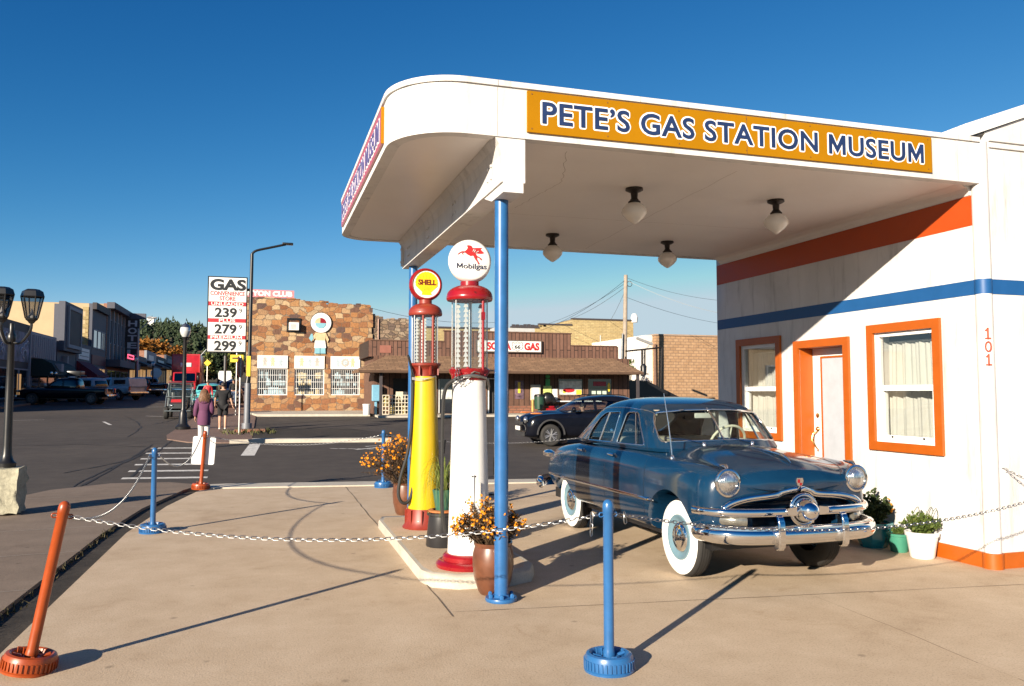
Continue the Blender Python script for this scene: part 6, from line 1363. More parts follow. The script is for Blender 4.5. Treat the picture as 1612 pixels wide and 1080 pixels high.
# street lamps
def street_lamp(x, y, z0, h, label, s=1.0):
    t = thing('street_lamp', label, 'street lamp', (x, y, z0), 0, 'globe street lamps'); t.scale = (1, 1, 1)
    MB().lathe([(0, 0), (.27, 0), (.28, .10), (.22, .16), (.17, .22), (.145, .62), (.10, .72), (.082, .80), (.068, h-.62), (.09, h-.56), (.12, h-.50), (0, h-.50)], n=18).build('post', BLACK, t, smooth=40, local=True)
    MB().lathe([(.10, h-.50), (.17, h-.40), (.20, h-.27), (.18, h-.13), (.10, h-.04), (0, h)], n=18).build('globe', M('clear lamp globe', (.62, .64, .64), .08, .2, coat=.8), t, smooth=60, local=True)
    MB().lathe([(.185, h-.13), (.12, h-.02), (.03, h+.03), (0, h+.08)], n=18).build('finial', STEEL, t, smooth=40, local=True)
street_lamp(-2.89, 33.4, gz(33.4)+.03, 4.05, 'black globe street lamp standing beside the woman in purple')
for (px, py0, py1, Y, lb) in ((241, 569, 618, 92, 'globe street lamp in front of the far low shops'), (214, 562, 612, 100, 'globe street lamp in front of the hotel entrance')):
    p = at(px, py0, Y); street_lamp(p.x, Y, gz(Y), p.z-gz(Y), lb)
for (px, py0, ax, ay, Y, lb) in ((218, 517, 243, 500, 110, 'tall grey road lamp with a slanted arm beside the hotel'), (313, 560, 330, 545, 130, 'tall grey road lamp with a slanted arm behind the red truck')):
    p = at(px, py0, Y); e = at(ax, ay, Y); t = thing('road_lamp', lb, 'road lamp', (p.x, Y, gz(Y)), 0, 'road lamps with slanted arms'); MB().tube([(p.x, Y, gz(Y)), p], [.16, .11], 10).build('pole', M('galvanised lamp pole', (.34, .35, .36), .5, .3), t, smooth=40); MB().tube([p+Vector((0, 0, -.3)), p.lerp(e, .8), e], .06, 8).bbox(e.x-.3, e.x+.3, Y-.15, Y+.15, e.z-.08, e.z+.08, .03).build('lamp_arm', MATS['galvanised lamp pole'], t, smooth=40)
# triple lantern on a stone pedestal
lx, ly = -3.30, 12.55
tl = thing('lantern_post', 'black lamp post with three glazed lanterns on a rough stone pedestal', 'lamp post', (lx, ly, .035))
pd = MB(); bm = bmesh.new(); bmesh.ops.create_cube(bm, size=1); bmesh.ops.subdivide_edges(bm, edges=bm.edges[:], cuts=6, use_grid_fill=True); random.seed(5)
for v in bm.verts: v.co = Vector((v.co.x*.40+random.gauss(0, .012), v.co.y*.42+random.gauss(0, .012), .30+v.co.z*.60+random.gauss(0, .006)))
pd.frombm(bm); pd.build('pedestal', M('rough grey green stone', (.36, .34, .25), .9, var=.35, scale=14, bmp=1.0, bscale=25), tl, smooth=60, local=True)
MB().lathe([(0, .60), (.11, .60), (.115, .66), (.08, .70), (.062, .78), (.055, .9), (.050, 1.6), (.04, 2.3), (.055, 2.33), (.055, 2.40), (.03, 2.44), (.03, 2.56), (0, 2.56)], n=16).build('post', BLACK, tl, smooth=40, local=True)
lp = [(.26, -.10, 2.56), (-.20, .20, 2.56), (-.06, -.26, 2.56)]
am = MB()
for q in lp: am.tube(smoothpath([(0, 0, 2.30), Vector(q)*.5+Vector((0, 0, 1.02)), Vector(q)*.95+Vector((0, 0, .03)), Vector(q)+Vector((0, 0, .02))], 4), .018, 8)
am.build('arm', BLACK, tl, smooth=40, local=True)
for q in lp:
    c = Vector(q); fr = MB()
    fr.lathe([(0, 0), (.03, 0), (.05, .03), (.075, .05), (.08, .07), (0, .07)], c, 6).lathe([(.145, .36), (.15, .37), (.13, .44), (.08, .47), (0, .475)], c, 6)
    for k in range(6): a = k*math.pi/3; fr.tube([c+Vector((.078*math.cos(a), .078*math.sin(a), .07)), c+Vector((.14*math.cos(a), .14*math.sin(a), .365))], .009, 5)
    lo = fr.build('lantern', BLACK, tl, local=True)
    pn = MB().lathe([(.070, .07), (.130, .36)], c, 6); link('lantern_pane', pn.mesh('p', GLASS), glassmat('milky lantern glass', (.55, .56, .58), .15), lo)
    ft_ = MB().lathe([(.05, .07), (.055, .09), (.02, .15), (.006, .20), (0, .21)], c, 10); link('bulb', ft_.mesh('b', OPAL, 50), OPAL, lo)

# ------------------------------------------------------------------ left side of the street: shop fronts (facades look towards +x, so they lie in shade)
FX = -17.0
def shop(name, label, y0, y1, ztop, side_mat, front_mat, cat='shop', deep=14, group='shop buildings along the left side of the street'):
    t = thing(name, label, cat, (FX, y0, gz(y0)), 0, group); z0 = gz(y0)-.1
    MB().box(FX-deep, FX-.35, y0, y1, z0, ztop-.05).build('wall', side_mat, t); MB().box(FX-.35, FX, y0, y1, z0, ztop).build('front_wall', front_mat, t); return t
def fbox(t, name, m, *bs, proud=.06):
    mb = MB()
    for (y0, y1, z0, z1) in bs: mb.box(FX+.002, FX+proud, y0, y1, z0, z1)
    return mb.build(name, m, t)
def awning(t, y0, y1, z0, z1, out, m, round_=False):
    if round_:
        pr = [(FX+.002, z0), (FX+out, z0), (FX+out*.97, z0+(z1-z0)*.35), (FX+out*.8, z0+(z1-z0)*.7), (FX+out*.45, z0+(z1-z0)*.95), (FX+.002, z1)]
    else: pr = [(FX+.002, z0), (FX+out, z0), (FX+out, z0+.25), (FX+.002, z1)]
    MB().prism(pr, 'Y', y0, y1).build('awning', m, t)
def storefront(t, y0, y1, z0, z1, n, m=None):
    for k in range(n):
        a = y0+(y1-y0)*k/n+.12; b = y0+(y1-y0)*(k+1)/n-.12; w_ = fbox(t, 'window', m or SHOPG, (a, b, z0, z1), proud=.03)
        fbox(w_, 'frame', DUSKW, (a-.1, a, z0-.1, z1+.1), (b, b+.1, z0-.1, z1+.1), (a, b, z1, z1+.1), (a, b, z0-.1, z0), proud=.07)
# off to the left, outside the view: the corner shop whose shadow lies across the street
t = shop('corner_shop', 'low corner shop at the left edge of the view casting shade over the street', 47, 61.0, 4.6, TANST, DKWOOD); storefront(t, 47.5, 60.5, gz(54)+.5, 3.2, 5)
for k in range(3):
    x_ = FX-3.2-k*3.6; w_ = MB().box(x_-.7, x_+.7, 46.96, 46.999, 1.9, 3.4).build('window', SHOPG, t); MB().box(x_-.8, x_-.7, 46.93, 46.999, 1.8, 3.5).box(x_+.7, x_+.8, 46.93, 46.999, 1.8, 3.5).box(x_-.7, x_+.7, 46.93, 46.999, 3.4, 3.5).box(x_-.7, x_+.7, 46.90, 46.999, 1.8, 1.9).build('frame', DUSKW, w_)
MB().box(FX-14.1, FX+.1, 46.9, 61.1, 4.6, 4.75).build('coping', DUSKW, t)
t = shop('mural_shop', 'dark shop with blue and white mural panels at the far left behind the lantern post', 61.2, 69.3, 6.75, MAROON, DKWOOD)
MURAL = M('mural of blue and white swirls', (.16, .17, .24), .7, var=.98, scale=1.1)
fbox(t, 'mural_panel', MURAL, (61.5, 64.8, 3.9, 6.1), (65.3, 69.0, 3.9, 6.1)); storefront(t, 61.5, 69.0, gz(65)+.4, 3.3, 3)
fbox(t, 'lit_door', WARMLIT, (66.3, 67.2, gz(66)+.4, 3.0), proud=.05); fbox(t, 'post', DUSKW, (69.0, 69.25, gz(69), 6.6), proud=.15)
sw = MB(); random.seed(8)
for k in range(9):
    cy_, cz_ = random.choice((random.uniform(61.9, 64.4), random.uniform(65.7, 68.6))), random.uniform(4.3, 5.7); rr = random.uniform(.2, .5); sw.tube([(FX+.075, cy_+rr*math.cos(a*.55)*(1+.05*a), cz_+rr*math.sin(a*.55)*(1-.05*a)) for a in range(9)], .05, 4)
sw.build('mural_swirl', M('mural white', (.5, .52, .58), .7), t)
t = thing('brown_back_building', 'brown brick building with a chimney rising behind the mural shop', 'building', (-27, 75, gz(75))); MB().box(-40, -24.5, 75, 90, .9, 9.9).build('wall', BRICKR, t); MB().box(-40, -24.3, 74.9, 90, 9.9, 10.1).build('cornice', DUSKW, t); MB().tube([(-26, 76, 10.1), (-26, 76, 11.2)], .15, 8).build('vent_pipe', SIGNW, t)
t = shop('ribbed_shop', 'low shop with a white ribbed front above a dark green awning', 69.6, 77.6, 6.35, TANST, DUSKW)
rb = MB(); [rb.tube([(FX+.02, 70+k*.62, 4.35), (FX+.02, 70+k*.62, 6.1)], .2, 6) for k in range(11)]; rb.build('ribbed_panel', DUSKW, t); awning(t, 69.8, 77.4, 2.9, 4.3, 1.8, M('dark green canvas', (.010, .025, .022), .8), True); storefront(t, 69.8, 77.4, gz(73)+.3, 2.9, 3)
fbox(t, 'round_emblem', DUSKW, (70.8, 71.6, 3.3, 3.9), proud=1.9)
hs_ = thing('hanging_sign', 'small pale house shaped sign above the black pickup', 'sign', (FX+2.0, 73.6, gz(73)))
MB().box(FX+1.9, FX+2.0, 73.0, 75.6, 2.0, 3.1).build('panel', LTBLUE, hs_); MB().box(FX+1.85, FX+2.05, 72.9, 75.7, 3.1, 3.2).box(FX+1.9, FX+2.0, 73.0, 73.1, gz(73), 2.0).box(FX+1.9, FX+2.0, 75.5, 75.6, gz(73), 2.0).build('frame', DUSKW, hs_)
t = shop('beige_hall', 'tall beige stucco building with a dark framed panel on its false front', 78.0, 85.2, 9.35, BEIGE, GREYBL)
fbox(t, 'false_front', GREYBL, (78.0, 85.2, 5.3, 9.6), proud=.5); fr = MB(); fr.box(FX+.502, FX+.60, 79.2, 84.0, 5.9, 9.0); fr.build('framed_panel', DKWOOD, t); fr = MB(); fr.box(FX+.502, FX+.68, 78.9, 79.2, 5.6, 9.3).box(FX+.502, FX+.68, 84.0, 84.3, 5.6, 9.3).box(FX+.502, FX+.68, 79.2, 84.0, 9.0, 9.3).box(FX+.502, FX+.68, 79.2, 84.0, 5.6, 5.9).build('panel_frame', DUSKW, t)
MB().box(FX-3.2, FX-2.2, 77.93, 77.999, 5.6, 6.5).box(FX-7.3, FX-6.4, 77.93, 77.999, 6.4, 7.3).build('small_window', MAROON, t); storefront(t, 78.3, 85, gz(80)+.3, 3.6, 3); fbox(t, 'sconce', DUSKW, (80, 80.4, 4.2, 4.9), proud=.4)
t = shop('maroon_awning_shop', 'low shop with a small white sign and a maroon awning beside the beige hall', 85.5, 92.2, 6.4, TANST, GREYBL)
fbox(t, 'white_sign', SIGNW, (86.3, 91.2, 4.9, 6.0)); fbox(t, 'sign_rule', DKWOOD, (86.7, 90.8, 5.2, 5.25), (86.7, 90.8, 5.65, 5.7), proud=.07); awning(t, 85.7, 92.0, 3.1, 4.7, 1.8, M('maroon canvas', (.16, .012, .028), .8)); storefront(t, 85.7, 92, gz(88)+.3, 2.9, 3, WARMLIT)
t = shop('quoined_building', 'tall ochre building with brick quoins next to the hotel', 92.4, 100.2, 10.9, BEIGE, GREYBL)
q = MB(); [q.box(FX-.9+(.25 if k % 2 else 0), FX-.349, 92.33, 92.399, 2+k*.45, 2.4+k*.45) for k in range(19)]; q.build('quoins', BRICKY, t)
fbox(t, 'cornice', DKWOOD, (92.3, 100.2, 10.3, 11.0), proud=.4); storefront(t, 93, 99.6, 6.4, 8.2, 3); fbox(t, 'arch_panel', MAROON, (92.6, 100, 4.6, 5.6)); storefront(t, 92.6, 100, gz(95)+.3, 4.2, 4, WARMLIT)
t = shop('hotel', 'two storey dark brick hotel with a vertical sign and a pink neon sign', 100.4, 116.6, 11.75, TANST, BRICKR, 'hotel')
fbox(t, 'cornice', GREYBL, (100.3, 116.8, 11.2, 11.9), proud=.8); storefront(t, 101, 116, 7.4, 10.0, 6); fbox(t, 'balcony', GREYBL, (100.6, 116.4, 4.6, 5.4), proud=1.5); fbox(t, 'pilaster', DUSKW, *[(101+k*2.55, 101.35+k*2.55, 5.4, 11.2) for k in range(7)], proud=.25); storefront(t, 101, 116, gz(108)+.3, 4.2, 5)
bs_ = MB().box(FX+.3, FX+1.9, 111.6, 112.0, 6.1, 11.0).build('blade_sign', DKWOOD, t); MB().box(FX+.2, FX+2.6, 111.5, 112.1, 11.0, 11.7).build('sign_cap', GREYBL, bs_)
lt = MB()
for k, ch in enumerate('HOTEL'): lettering(lt, ch, (FX+.62, 111.595, 10.05-k*.93), (1, 0, 0), (0, 0, 1), .95, .70, .03, .03)
lt.build('lettering', M('pale hotel lettering', (.55, .56, .60), .5), bs_)
nn = MB().box(FX+1.55, FX+1.6, 104.5, 109.5, 5.6, 6.3).build('neon_frame', MAROON, t); e = MB(); e.tube([(FX+1.66, 104.8, 5.75), (FX+1.66, 109.2, 5.75), (FX+1.66, 109.2, 6.15), (FX+1.66, 104.8, 6.15)], .07, 6, closed=True); e.build('neon_tube', M('pink neon tube', (1, .12, .22), .5, var=0, emit=.9), nn)
y = 117
specs = [('low_shop', 'low pale roofed shop just beyond the hotel', 134, 6.9, TANST, GREYBL), ('brick_end_shop', 'low shop with a sunlit brick end wall behind the round white sign', 146, 8.1, BRICKR, DUSKW), ('dark_shop', 'dark low shop far along the left side of the street', 160, 7.8, TANST, DKWOOD), ('far_shop', 'farthest low shop on the left side of the street', 185, 8.6, BRICKR, GREYBL)]
for nm_, lb, y1_, zt_2, sm, fm in specs:
    t = shop(nm_, lb, y, y1_-.3, zt_2, sm, fm); storefront(t, y+.5, y1_-1, gz(y)+.4, gz(y)+3, 5, WARMLIT if nm_ != 'dark_shop' else SHOPG); awning(t, y+.5, y1_-1, gz(y)+3.1, gz(y)+4.2, 2.2, DKWOOD); fbox(t, 'fascia_sign', random.choice((SIGNW, MAROON, DUSKW)), (y+2, y1_-4, zt_2-1.4, zt_2-.6)); y = y1_
# right side of the street, far beyond the stone building
t = thing('far_right_row', 'distant low brown building on the right side of the street', 'building', (0, 96, gz(96))); MB().box(-.9, 10, 96, 150, gz(96)-.1, 6.6).build('wall', BRICKR, t); MB().box(-2.6, -.91, 97, 130, 4.6, 4.8).build('porch_roof', DKWOOD, t)

# ------------------------------------------------------------------ hill, trees
HC = Vector((-58, 560))
def hillz(x, y):
    d = Vector((x-HC.x, (y-HC.y)*.8)); a = 37*math.exp(-(d.x/84)**2-(d.y/110)**2) if d.x > 0 else 37*math.exp(-(d.x/120)**2-(d.y/110)**2)
    return 4+a+6*math.exp(-((x+5)/60)**2-((y-480)/60)**2)+2.5*math.sin(x*.06+1)*math.sin(y*.05)
HM = ground_mat('pine hill ground', [(.28, (.05, .045, .03)), (.5, (.10, .085, .055)), (.75, (.16, .13, .09))], .02, .15, 1.5, .5)
mb = MB(); mb.grid(lambda u, v: (-400+560*u, 330+520*v, hillz(-400+560*u, 330+520*v)-4.5*(max(abs(u-.5), abs(v-.5)) > .49)), 56, 40); struct(mb.build('hill', HM, smooth='keep'))
PINE = leafmat('pine needle green', [(.010, .018, .010), (.026, .042, .018), (.060, .075, .030)], .16)
def conifer(mb, x, y, z, h, r):
    """small ragged pine: a few tilted needle clumps round a leaning axis"""
    tip = Vector((x+random.gauss(0, r*.15), y, z+h))
    for i in range(7):
        u = i/7; zc = z+h*(.12+.80*u); rr = r*(1-.75*u)*random.uniform(.75, 1.3); a0 = random.uniform(0, 6.3); c = Vector((x+random.gauss(0, r*.22), y+random.gauss(0, r*.22), zc)); ring = []
        for j in range(5): a = a0+j*1.257; q = rr*random.uniform(.45, 1.3); ring.append(c+Vector((q*math.cos(a), q*math.sin(a), random.uniform(-.10, .05)*h)))
        mb.add(ring+[c+Vector((0, 0, h*random.uniform(.12, .24)))], [(j, (j+1) % 5, 5) for j in range(5)])
random.seed(50); mb = MB(); n = 0
while n < 2600:
    x, yy = random.uniform(-170, 30), random.uniform(410, 585)
    if math.sin(x*.09+1.3*math.sin(yy*.05))*math.sin(yy*.07+x*.03) > .62 and random.random() < .8: continue
    big = random.random() < .12; conifer(mb, x, yy, hillz(x, yy)-.4, random.uniform(7, 9.5) if big else random.uniform(3.2, 6.2), random.uniform(1.2, 2.3)); n += 1
o = mb.build('hill_pine_wood', PINE, weld=False); o['kind'] = 'stuff'
hh = at(250, 497.5, 560); wh = thing('hilltop_house', 'tiny white house on top of the wooded hill', 'house', (hh.x, 520, hillz(hh.x, 520))); z0 = at(250, 502, 520).z
MB().box(hh.x-1.6, hh.x+2.2, 518, 524, z0-6, z0+.3).build('wall', SIGNW, wh); MB().prism([(hh.x-2.0, z0+.3), (hh.x+2.6, z0+.3), (hh.x, z0+1.3)], 'Y', 517, 525).build('roof', DUSKW, wh)
def crown_tree(name, label, x, y, z, h, rx, lf, nclump=70, leafs=26, L=.5, seed=1, trunk=.25, group=None):
    random.seed(seed); t = thing(name, label, 'tree', (x, y, z), 0, group)
    tr = MB(); tr.tube([(0, 0, -.1), (.05*rx, 0, h*.3), (0, .05*rx, h*.55)], [trunk, trunk*.7, trunk*.4], 8)
    cl = []
    for k in range(nclump):
        a = random.uniform(0, 6.283); u = random.random()**.5; zz = random.uniform(.28, 1.0); w_ = math.sqrt(max(.05, 1-((zz-.58)/.46)**2)); cl.append(Vector((rx*u*w_*math.cos(a), rx*u*w_*math.sin(a), h*zz)))
    for c in cl[:12]: tr.tube([(0, 0, h*.35), c*.5+Vector((0, 0, h*.22)), c], [trunk*.35, trunk*.2, .02], 5)
    tr.build('trunk', M('bark', (.09, .065, .045), .9, var=.3), t, local=True, smooth=50)
    mb = MB()
    for c in cl:
        for k in range(leafs): p = c+rnd3(rx*.13); leaf(mb, p, rnd3(), rnd3(), L*random.uniform(.6, 1.3), L*.6)
    mb.build('crown', lf, t, local=True, weld=False); return t
AUT = leafmat('orange autumn leaf', [(.12, .045, .010), (.26, .105, .016), (.36, .18, .04)], .8)
OLIVE = leafmat('olive leaf', [(.03, .045, .012), (.08, .10, .025), (.22, .20, .04)], .8)
for i, (px, py, Y, w_, hp, lb) in enumerate(((225, 538, 205, 22, 7.5, 'rusty orange autumn tree directly right of the hotel'), (252, 541, 215, 22, 8, 'broad orange autumn tree above the brick end wall'), (276, 549, 225, 14, 6, 'small orange autumn tree at the right end of the orange group'))):
    p = at(px, py, Y); g0 = gz(Y); crown_tree('autumn_tree', lb, p.x, Y, g0, p.z-g0, w_*Y/1267*.95, AUT, 90, 26, .85, 60+i, .4, 'autumn trees beyond the low shops')
for i, (px, py, Y, w_, lf, lb) in enumerate(((326, 562, 150, 11, OLIVE, 'yellow green tree behind the red truck'), (345, 556, 170, 14, PINE, 'dark tree below the gas price board, left of the route sign'), (366, 552, 180, 13, OLIVE, 'olive tree beside the yellow arrow sign at the end of the street'), (300, 575, 230, 16, PINE, 'dark tree above the roof of the red truck'))):
    p = at(px, py, Y); g0 = gz(Y); crown_tree('street_tree', lb, p.x, Y, g0, p.z-g0, w_*Y/1267*.95, lf, 70, 24, .7, 70+i, .35, 'trees at the far end of the street')
p = at(1027, 605, 46); crown_tree('wall_vine', 'thin green vine bush against the white corner of the tan brick building', p.x, 49.2, gz(49), 3.2, .55, LEAFG, 30, 20, .16, 90, .04)

# ------------------------------------------------------------------ vehicles
def vehicle(name, label, loc, rotz, mats, rows, rgs, side_polys, ws, rw, wheels, cat='car', group=None, arch=(.40, .43), wr=.34, ww=.21, tap=.06, bf=.12, br=.05, wheelkind='alloy', glass=None, bed=None, split=None):
    """x across, y from the nose to the tail; rows: (y, zbottom, sill, half width, shoulder z, valley z, hood edge z, top z)"""
    pm, trim = mats; t = thing(name, label, cat, loc, rotz, group)
    st_ = []
    for (y, zb, ws_, wm, zsh, zval, zh, zt) in rows: st_.append((y, [(0, zb), (ws_*.62, zb), (ws_, zb+.02), (wm-.03, zb+.16), (wm, zb+.34), (wm-.005, zsh-.2), (wm-.03, zsh-.06), (wm-.11, zsh), (wm-.26, zval), (wm*.40, zh), (wm*.18, zt-.004), (0, zt)]))
    L = rows[-1][0]
    b = subdiv(loft_body(st_, lambda x, y: .22*(abs(x)/.9)**2*max(0, 1-y/.7)-.12*(abs(x)/.9)**2*max(0, 1-(L-y)/.6)), 2)
    for wy in wheels:
        for sx in (-1, 1): b = boolean(b, elliptic(wy, wr+.02, arch[0], arch[1], min(sx*.45, sx*1.3), max(sx*.45, sx*1.3), 32))
    if bed: b = boolean(b, MB().box(-bed[2], bed[2], bed[0], bed[1], bed[3], 3).mesh('c', []))
    link('body', b, pm, t, 40); MB().box(-.62, .62, .5, L-.4, rows[3][1]-.05, rows[3][1]+.2).build('underbody', BLACK, t, local=True)
    def sh(d):
        mb = MB(); R_ = [ringpts(z, a, c, w_, ef, er, d, 48, tap, bf, br) for z, a, c, w_, ef, er in rgs]; R_ = [[(x, y, z-d*k/(len(R_)-1)) for x, y, z in r] for k, r in enumerate(R_)]
        n = len(R_[0]); vs = [p for r in R_ for p in r]; fs = [(i*n+k, i*n+(k+1) % n, (i+1)*n+(k+1) % n, (i+1)*n+k) for i in range(len(R_)-1) for k in range(n)]
        fs.append(list(range(n))[::-1]); k0 = (len(R_)-1)*n; c = sum((Vector(p) for p in R_[-1]), Vector())/n; vs.append(tuple(c+Vector((0, 0, .01)))); fs += [(k0+k, k0+(k+1) % n, len(vs)-1) for k in range(n)]
        mb.add(vs, fs); return subdiv(mb.mesh('s', []), 1)
    mid = (rgs[-1][1]+rgs[-1][2])/2
    cab = boolean(sh(0), sh(.04))
    if ws: cab = boolean(cab, MB().prism(ws, 'Y', -.5, mid-.1).mesh('c', []))
    if rw: cab = boolean(cab, MB().prism(rw, 'Y', mid+.1, L+.5).mesh('c', []))
    for q in side_polys: cab = boolean(cab, MB().prism(rpoly(q, .04), 'X', -1.3, 1.3).mesh('c', []))
    link('cab', cab, pm, t, 40)
    g_ = boolean(sh(.012), sh(.018)); link('windows', g_, glass or DKGLASS, t, 40)
    for wy in wheels:
        for sx in (-1, 1): wheel(t, sx*(rows[4][3]-ww*.55), wy, wr, ww, sx, kind=wheelkind)
    return t, L
DKGLASS = glassmat('dark car glass', (.10, .12, .13), .16)
PAINTBLK = paint('black car paint', (.004, .005, .009), (.006, .007, .012), .12, .12, .3)
PAINTWH = paint('white car paint', (.42, .44, .47), (.50, .52, .55), .25)
PAINTSIL = paint('silver car paint', (.26, .28, .31), (.32, .34, .37), .25)
PAINTRED = paint('red truck paint', (.42, .010, .018), (.50, .016, .022), .3)
# black crossover crossing behind the blue sedan (nose towards -x)
JR = [(0, .34, .62, .66, .62, .60, .66, .68), (.03, .30, .70, .76, .76, .72, .80, .83), (.18, .24, .76, .85, .92, .87, .94, .96), (.55, .24, .76, .875, .98, .95, 1.03, 1.045), (1.0, .24, .76, .88, .995, 1.0, 1.08, 1.095), (1.5, .24, .76, .875, 1.0, 1.03, 1.06, 1.06), (2.4, .24, .76, .88, 1.02, 1.05, 1.06, 1.06), (3.0, .25, .76, .895, 1.05, 1.06, 1.06, 1.06), (3.6, .30, .74, .88, 1.02, 1.03, 1.04, 1.04), (3.98, .36, .70, .82, .96, .97, .98, .98), (4.08, .44, .66, .74, .88, .89, .90, .90)]
JG = [(.96, 1.00, 4.0, .80, 4, 4), (1.06, 1.18, 3.97, .785, 4, 4), (1.2, 1.42, 3.90, .745, 4, 4), (1.36, 1.72, 3.78, .68, 4, 4), (1.46, 1.95, 3.66, .61, 3.6, 3.6), (1.52, 2.2, 3.5, .52, 3, 3), (1.555, 2.55, 3.2, .34, 2.4, 2.4)]
jl = (10.35, 24.02)
jk, L = vehicle('crossover_car', 'black crossover car driving left behind the parked blue sedan', (0, 0, 0), 0, (PAINTBLK, BLACK), JR, JG,
    [[(1.42, 1.05), (2.28, 1.06), (2.28, 1.42), (1.92, 1.40), (1.62, 1.22)], [(2.36, 1.06), (3.10, 1.10), (3.18, 1.34), (2.36, 1.42)]], [(-.62, 1.05), (.62, 1.05), (.55, 1.40), (-.55, 1.40)], [(-.5, 1.12), (.5, 1.12), (.45, 1.36), (-.45, 1.36)], (.86, 3.39), wr=.335, ww=.22, glass=glassmat('tinted car glass', (.80, .84, .85), .09))
jk.rotation_euler = (0, 0, R(-90)-math.atan(.10)); c_ = jk.rotation_euler.to_matrix() @ Vector((0, .86, 0)); jk.location = (8.55-c_.x, 24.15-c_.y, gz(24))
for sx in (-1, 1):
    MB().ball((sx*.60, .12, .80), (.13, .07, .11), 16, 10).build('headlight', LENS, jk, smooth=60, local=True); MB().ball((sx*.78, .42, 1.0), (.05, .20, .03), 12, 8).build('turn_light', M('amber lamp lens', (.55, .18, .05), .2, coat=.8), jk, smooth=60, local=True); MB().ball((sx*.98, 1.55, 1.12), (.11, .07, .08), 12, 8).build('mirror', PAINTBLK, jk, smooth=60, local=True)
    for wy in (.86, 3.39): MB().tube([(sx*.885, wy+.425*math.cos(a), .355+.445*math.sin(a)) for a in [i*math.pi/14 for i in range(15)]], .03, 6).build('arch_moulding', M('matt black moulding', (.03, .03, .032), .7), jk, smooth=50, local=True)
MB().bbox(-.26, .26, -.03, .02, .47, .60, .01).build('plate', SIGNW, jk, local=True); MB().box(-.45, .45, -.01, .06, .66, .74).box(-.55, .55, .02, .1, .30, .42).build('grille', M('matt black moulding', (.03, .03, .032), .7), jk, local=True)
sr = MB()
for sx in (-.52, .52): sr.tube([(sx, 2.1, 1.535), (sx, 2.3, 1.575), (sx, 3.2, 1.565), (sx, 3.4, 1.52)], .018, 6)
sr.build('roof_rail', BLACK, jk, smooth=50, local=True)
# vehicles angle parked along the left kerb
PR = [(0, .50, .70, .80, .80, .78, .84, .86), (.04, .45, .78, .90, .98, .95, 1.02, 1.04), (.2, .42, .82, .95, 1.05, 1.02, 1.10, 1.12), (.9, .42, .84, .97, 1.08, 1.06, 1.15, 1.17), (1.5, .42, .84, .97, 1.10, 1.10, 1.17, 1.18), (2.2, .42, .84, .97, 1.12, 1.12, 1.13, 1.13), (3.4, .42, .84, .97, 1.12, 1.12, 1.13, 1.13), (4.6, .44, .84, .97, 1.12, 1.12, 1.13, 1.13), (5.5, .50, .82, .96, 1.12, 1.12, 1.13, 1.13), (5.7, .55, .80, .94, 1.10, 1.10, 1.11, 1.11), (5.74, .58, .78, .92, 1.05, 1.05, 1.06, 1.06)]
def pg(y0, y1, top_=1.83): return [(1.05, y0, y1+.12, .90, 5, 6), (1.2, y0+.22, y1+.07, .86, 5, 6), (1.5, y0+.58, y1-.0, .79, 5, 6), (top_-.13, y0+.86, y1-.08, .72, 4.5, 5), (top_-.04, y0+1.02, y1-.18, .62, 4, 4), (top_, y0+1.4, y1-.5, .40, 3, 3)]
def side_at(px, py, Y): p = at(px, py, Y); return p
def park(t, nose, tail, z):
    """lay a vehicle on the ground between two plan points"""
    d = Vector(tail)-Vector(nose); t.rotation_euler = (0, 0, math.atan2(d.y, d.x)-math.pi/2); t.location = (nose[0], nose[1], z)
GLEFT = 'vehicles parked along the left kerb'
t, L = vehicle('pickup_truck', 'black crew cab pickup with a roof rack and two round lamps on its roof', (0, 0, 0), 0, (PAINTBLK, BLACK), PR, pg(1.35, 3.85), [[(1.95, 1.18), (2.85, 1.18), (2.85, 1.66), (2.30, 1.66)], [(2.95, 1.18), (3.70, 1.18), (3.66, 1.66), (2.95, 1.66)]], [(-.70, 1.16), (.70, 1.16), (.62, 1.66), (-.62, 1.66)], [(-.6, 1.25), (.6, 1.25), (.55, 1.6), (-.55, 1.6)], (1.0, 4.72), 'pickup truck', GLEFT, (.46, .48), .39, .26, bed=(4.05, 5.6, .86, .75), wheelkind='dark')
park(t, (-15.75, 62.6), (-10.15, 61.9), gz(62.3))
rk = MB()
for sx in (-.6, .6): rk.tube([(sx, 1.9, 1.98), (sx, 3.9, 1.98)], .035, 6)
for yy in (1.9, 2.5, 3.2, 3.9): rk.tube([(-.6, yy, 1.98), (.6, yy, 1.98)], .025, 6); rk.tube([(-.6, yy, 1.82), (-.6, yy, 1.98)], .02, 5).tube([(.6, yy, 1.82), (.6, yy, 1.98)], .02, 5)
rk.bbox(-.5, .5, 3.0, 3.85, 2.0, 2.30, .03); rk.build('roof_rack', BLACK, t, smooth=40, local=True)
for sx in (-.35, .45): MB().lathe([(0, -.02), (.12, -.02), (.12, .06), (.05, .1), (0, .1)], (sx, 2.0, 2.12), 14, axis='Y').build('roof_lamp', LENS, t, smooth=50, local=True)
for sx in (-1, 1): MB().bbox(sx*.66-.16, sx*.66+.16, .0, .12, .84, 1.0, .02).build('headlight', LENS, t, smooth=40, local=True); MB().bbox(sx*.97-.08, sx*.97+.08, 1.75, 1.95, 1.22, 1.42, .03).build('mirror', STEEL, t, smooth=40, local=True); MB().bbox(sx*.88-.06, sx*.88+.06, 5.66, 5.755, .78, 1.08, .01).build('tail_light', REDLENS, t, local=True)
MB().bbox(-.9, .9, -.1, .06, .48, .66, .03).build('front_bumper', CHROME, t, smooth=40, local=True); MB().bbox(-.9, .9, 5.72, 5.86, .50, .68, .03).build('rear_bumper', CHROME, t, smooth=40, local=True)
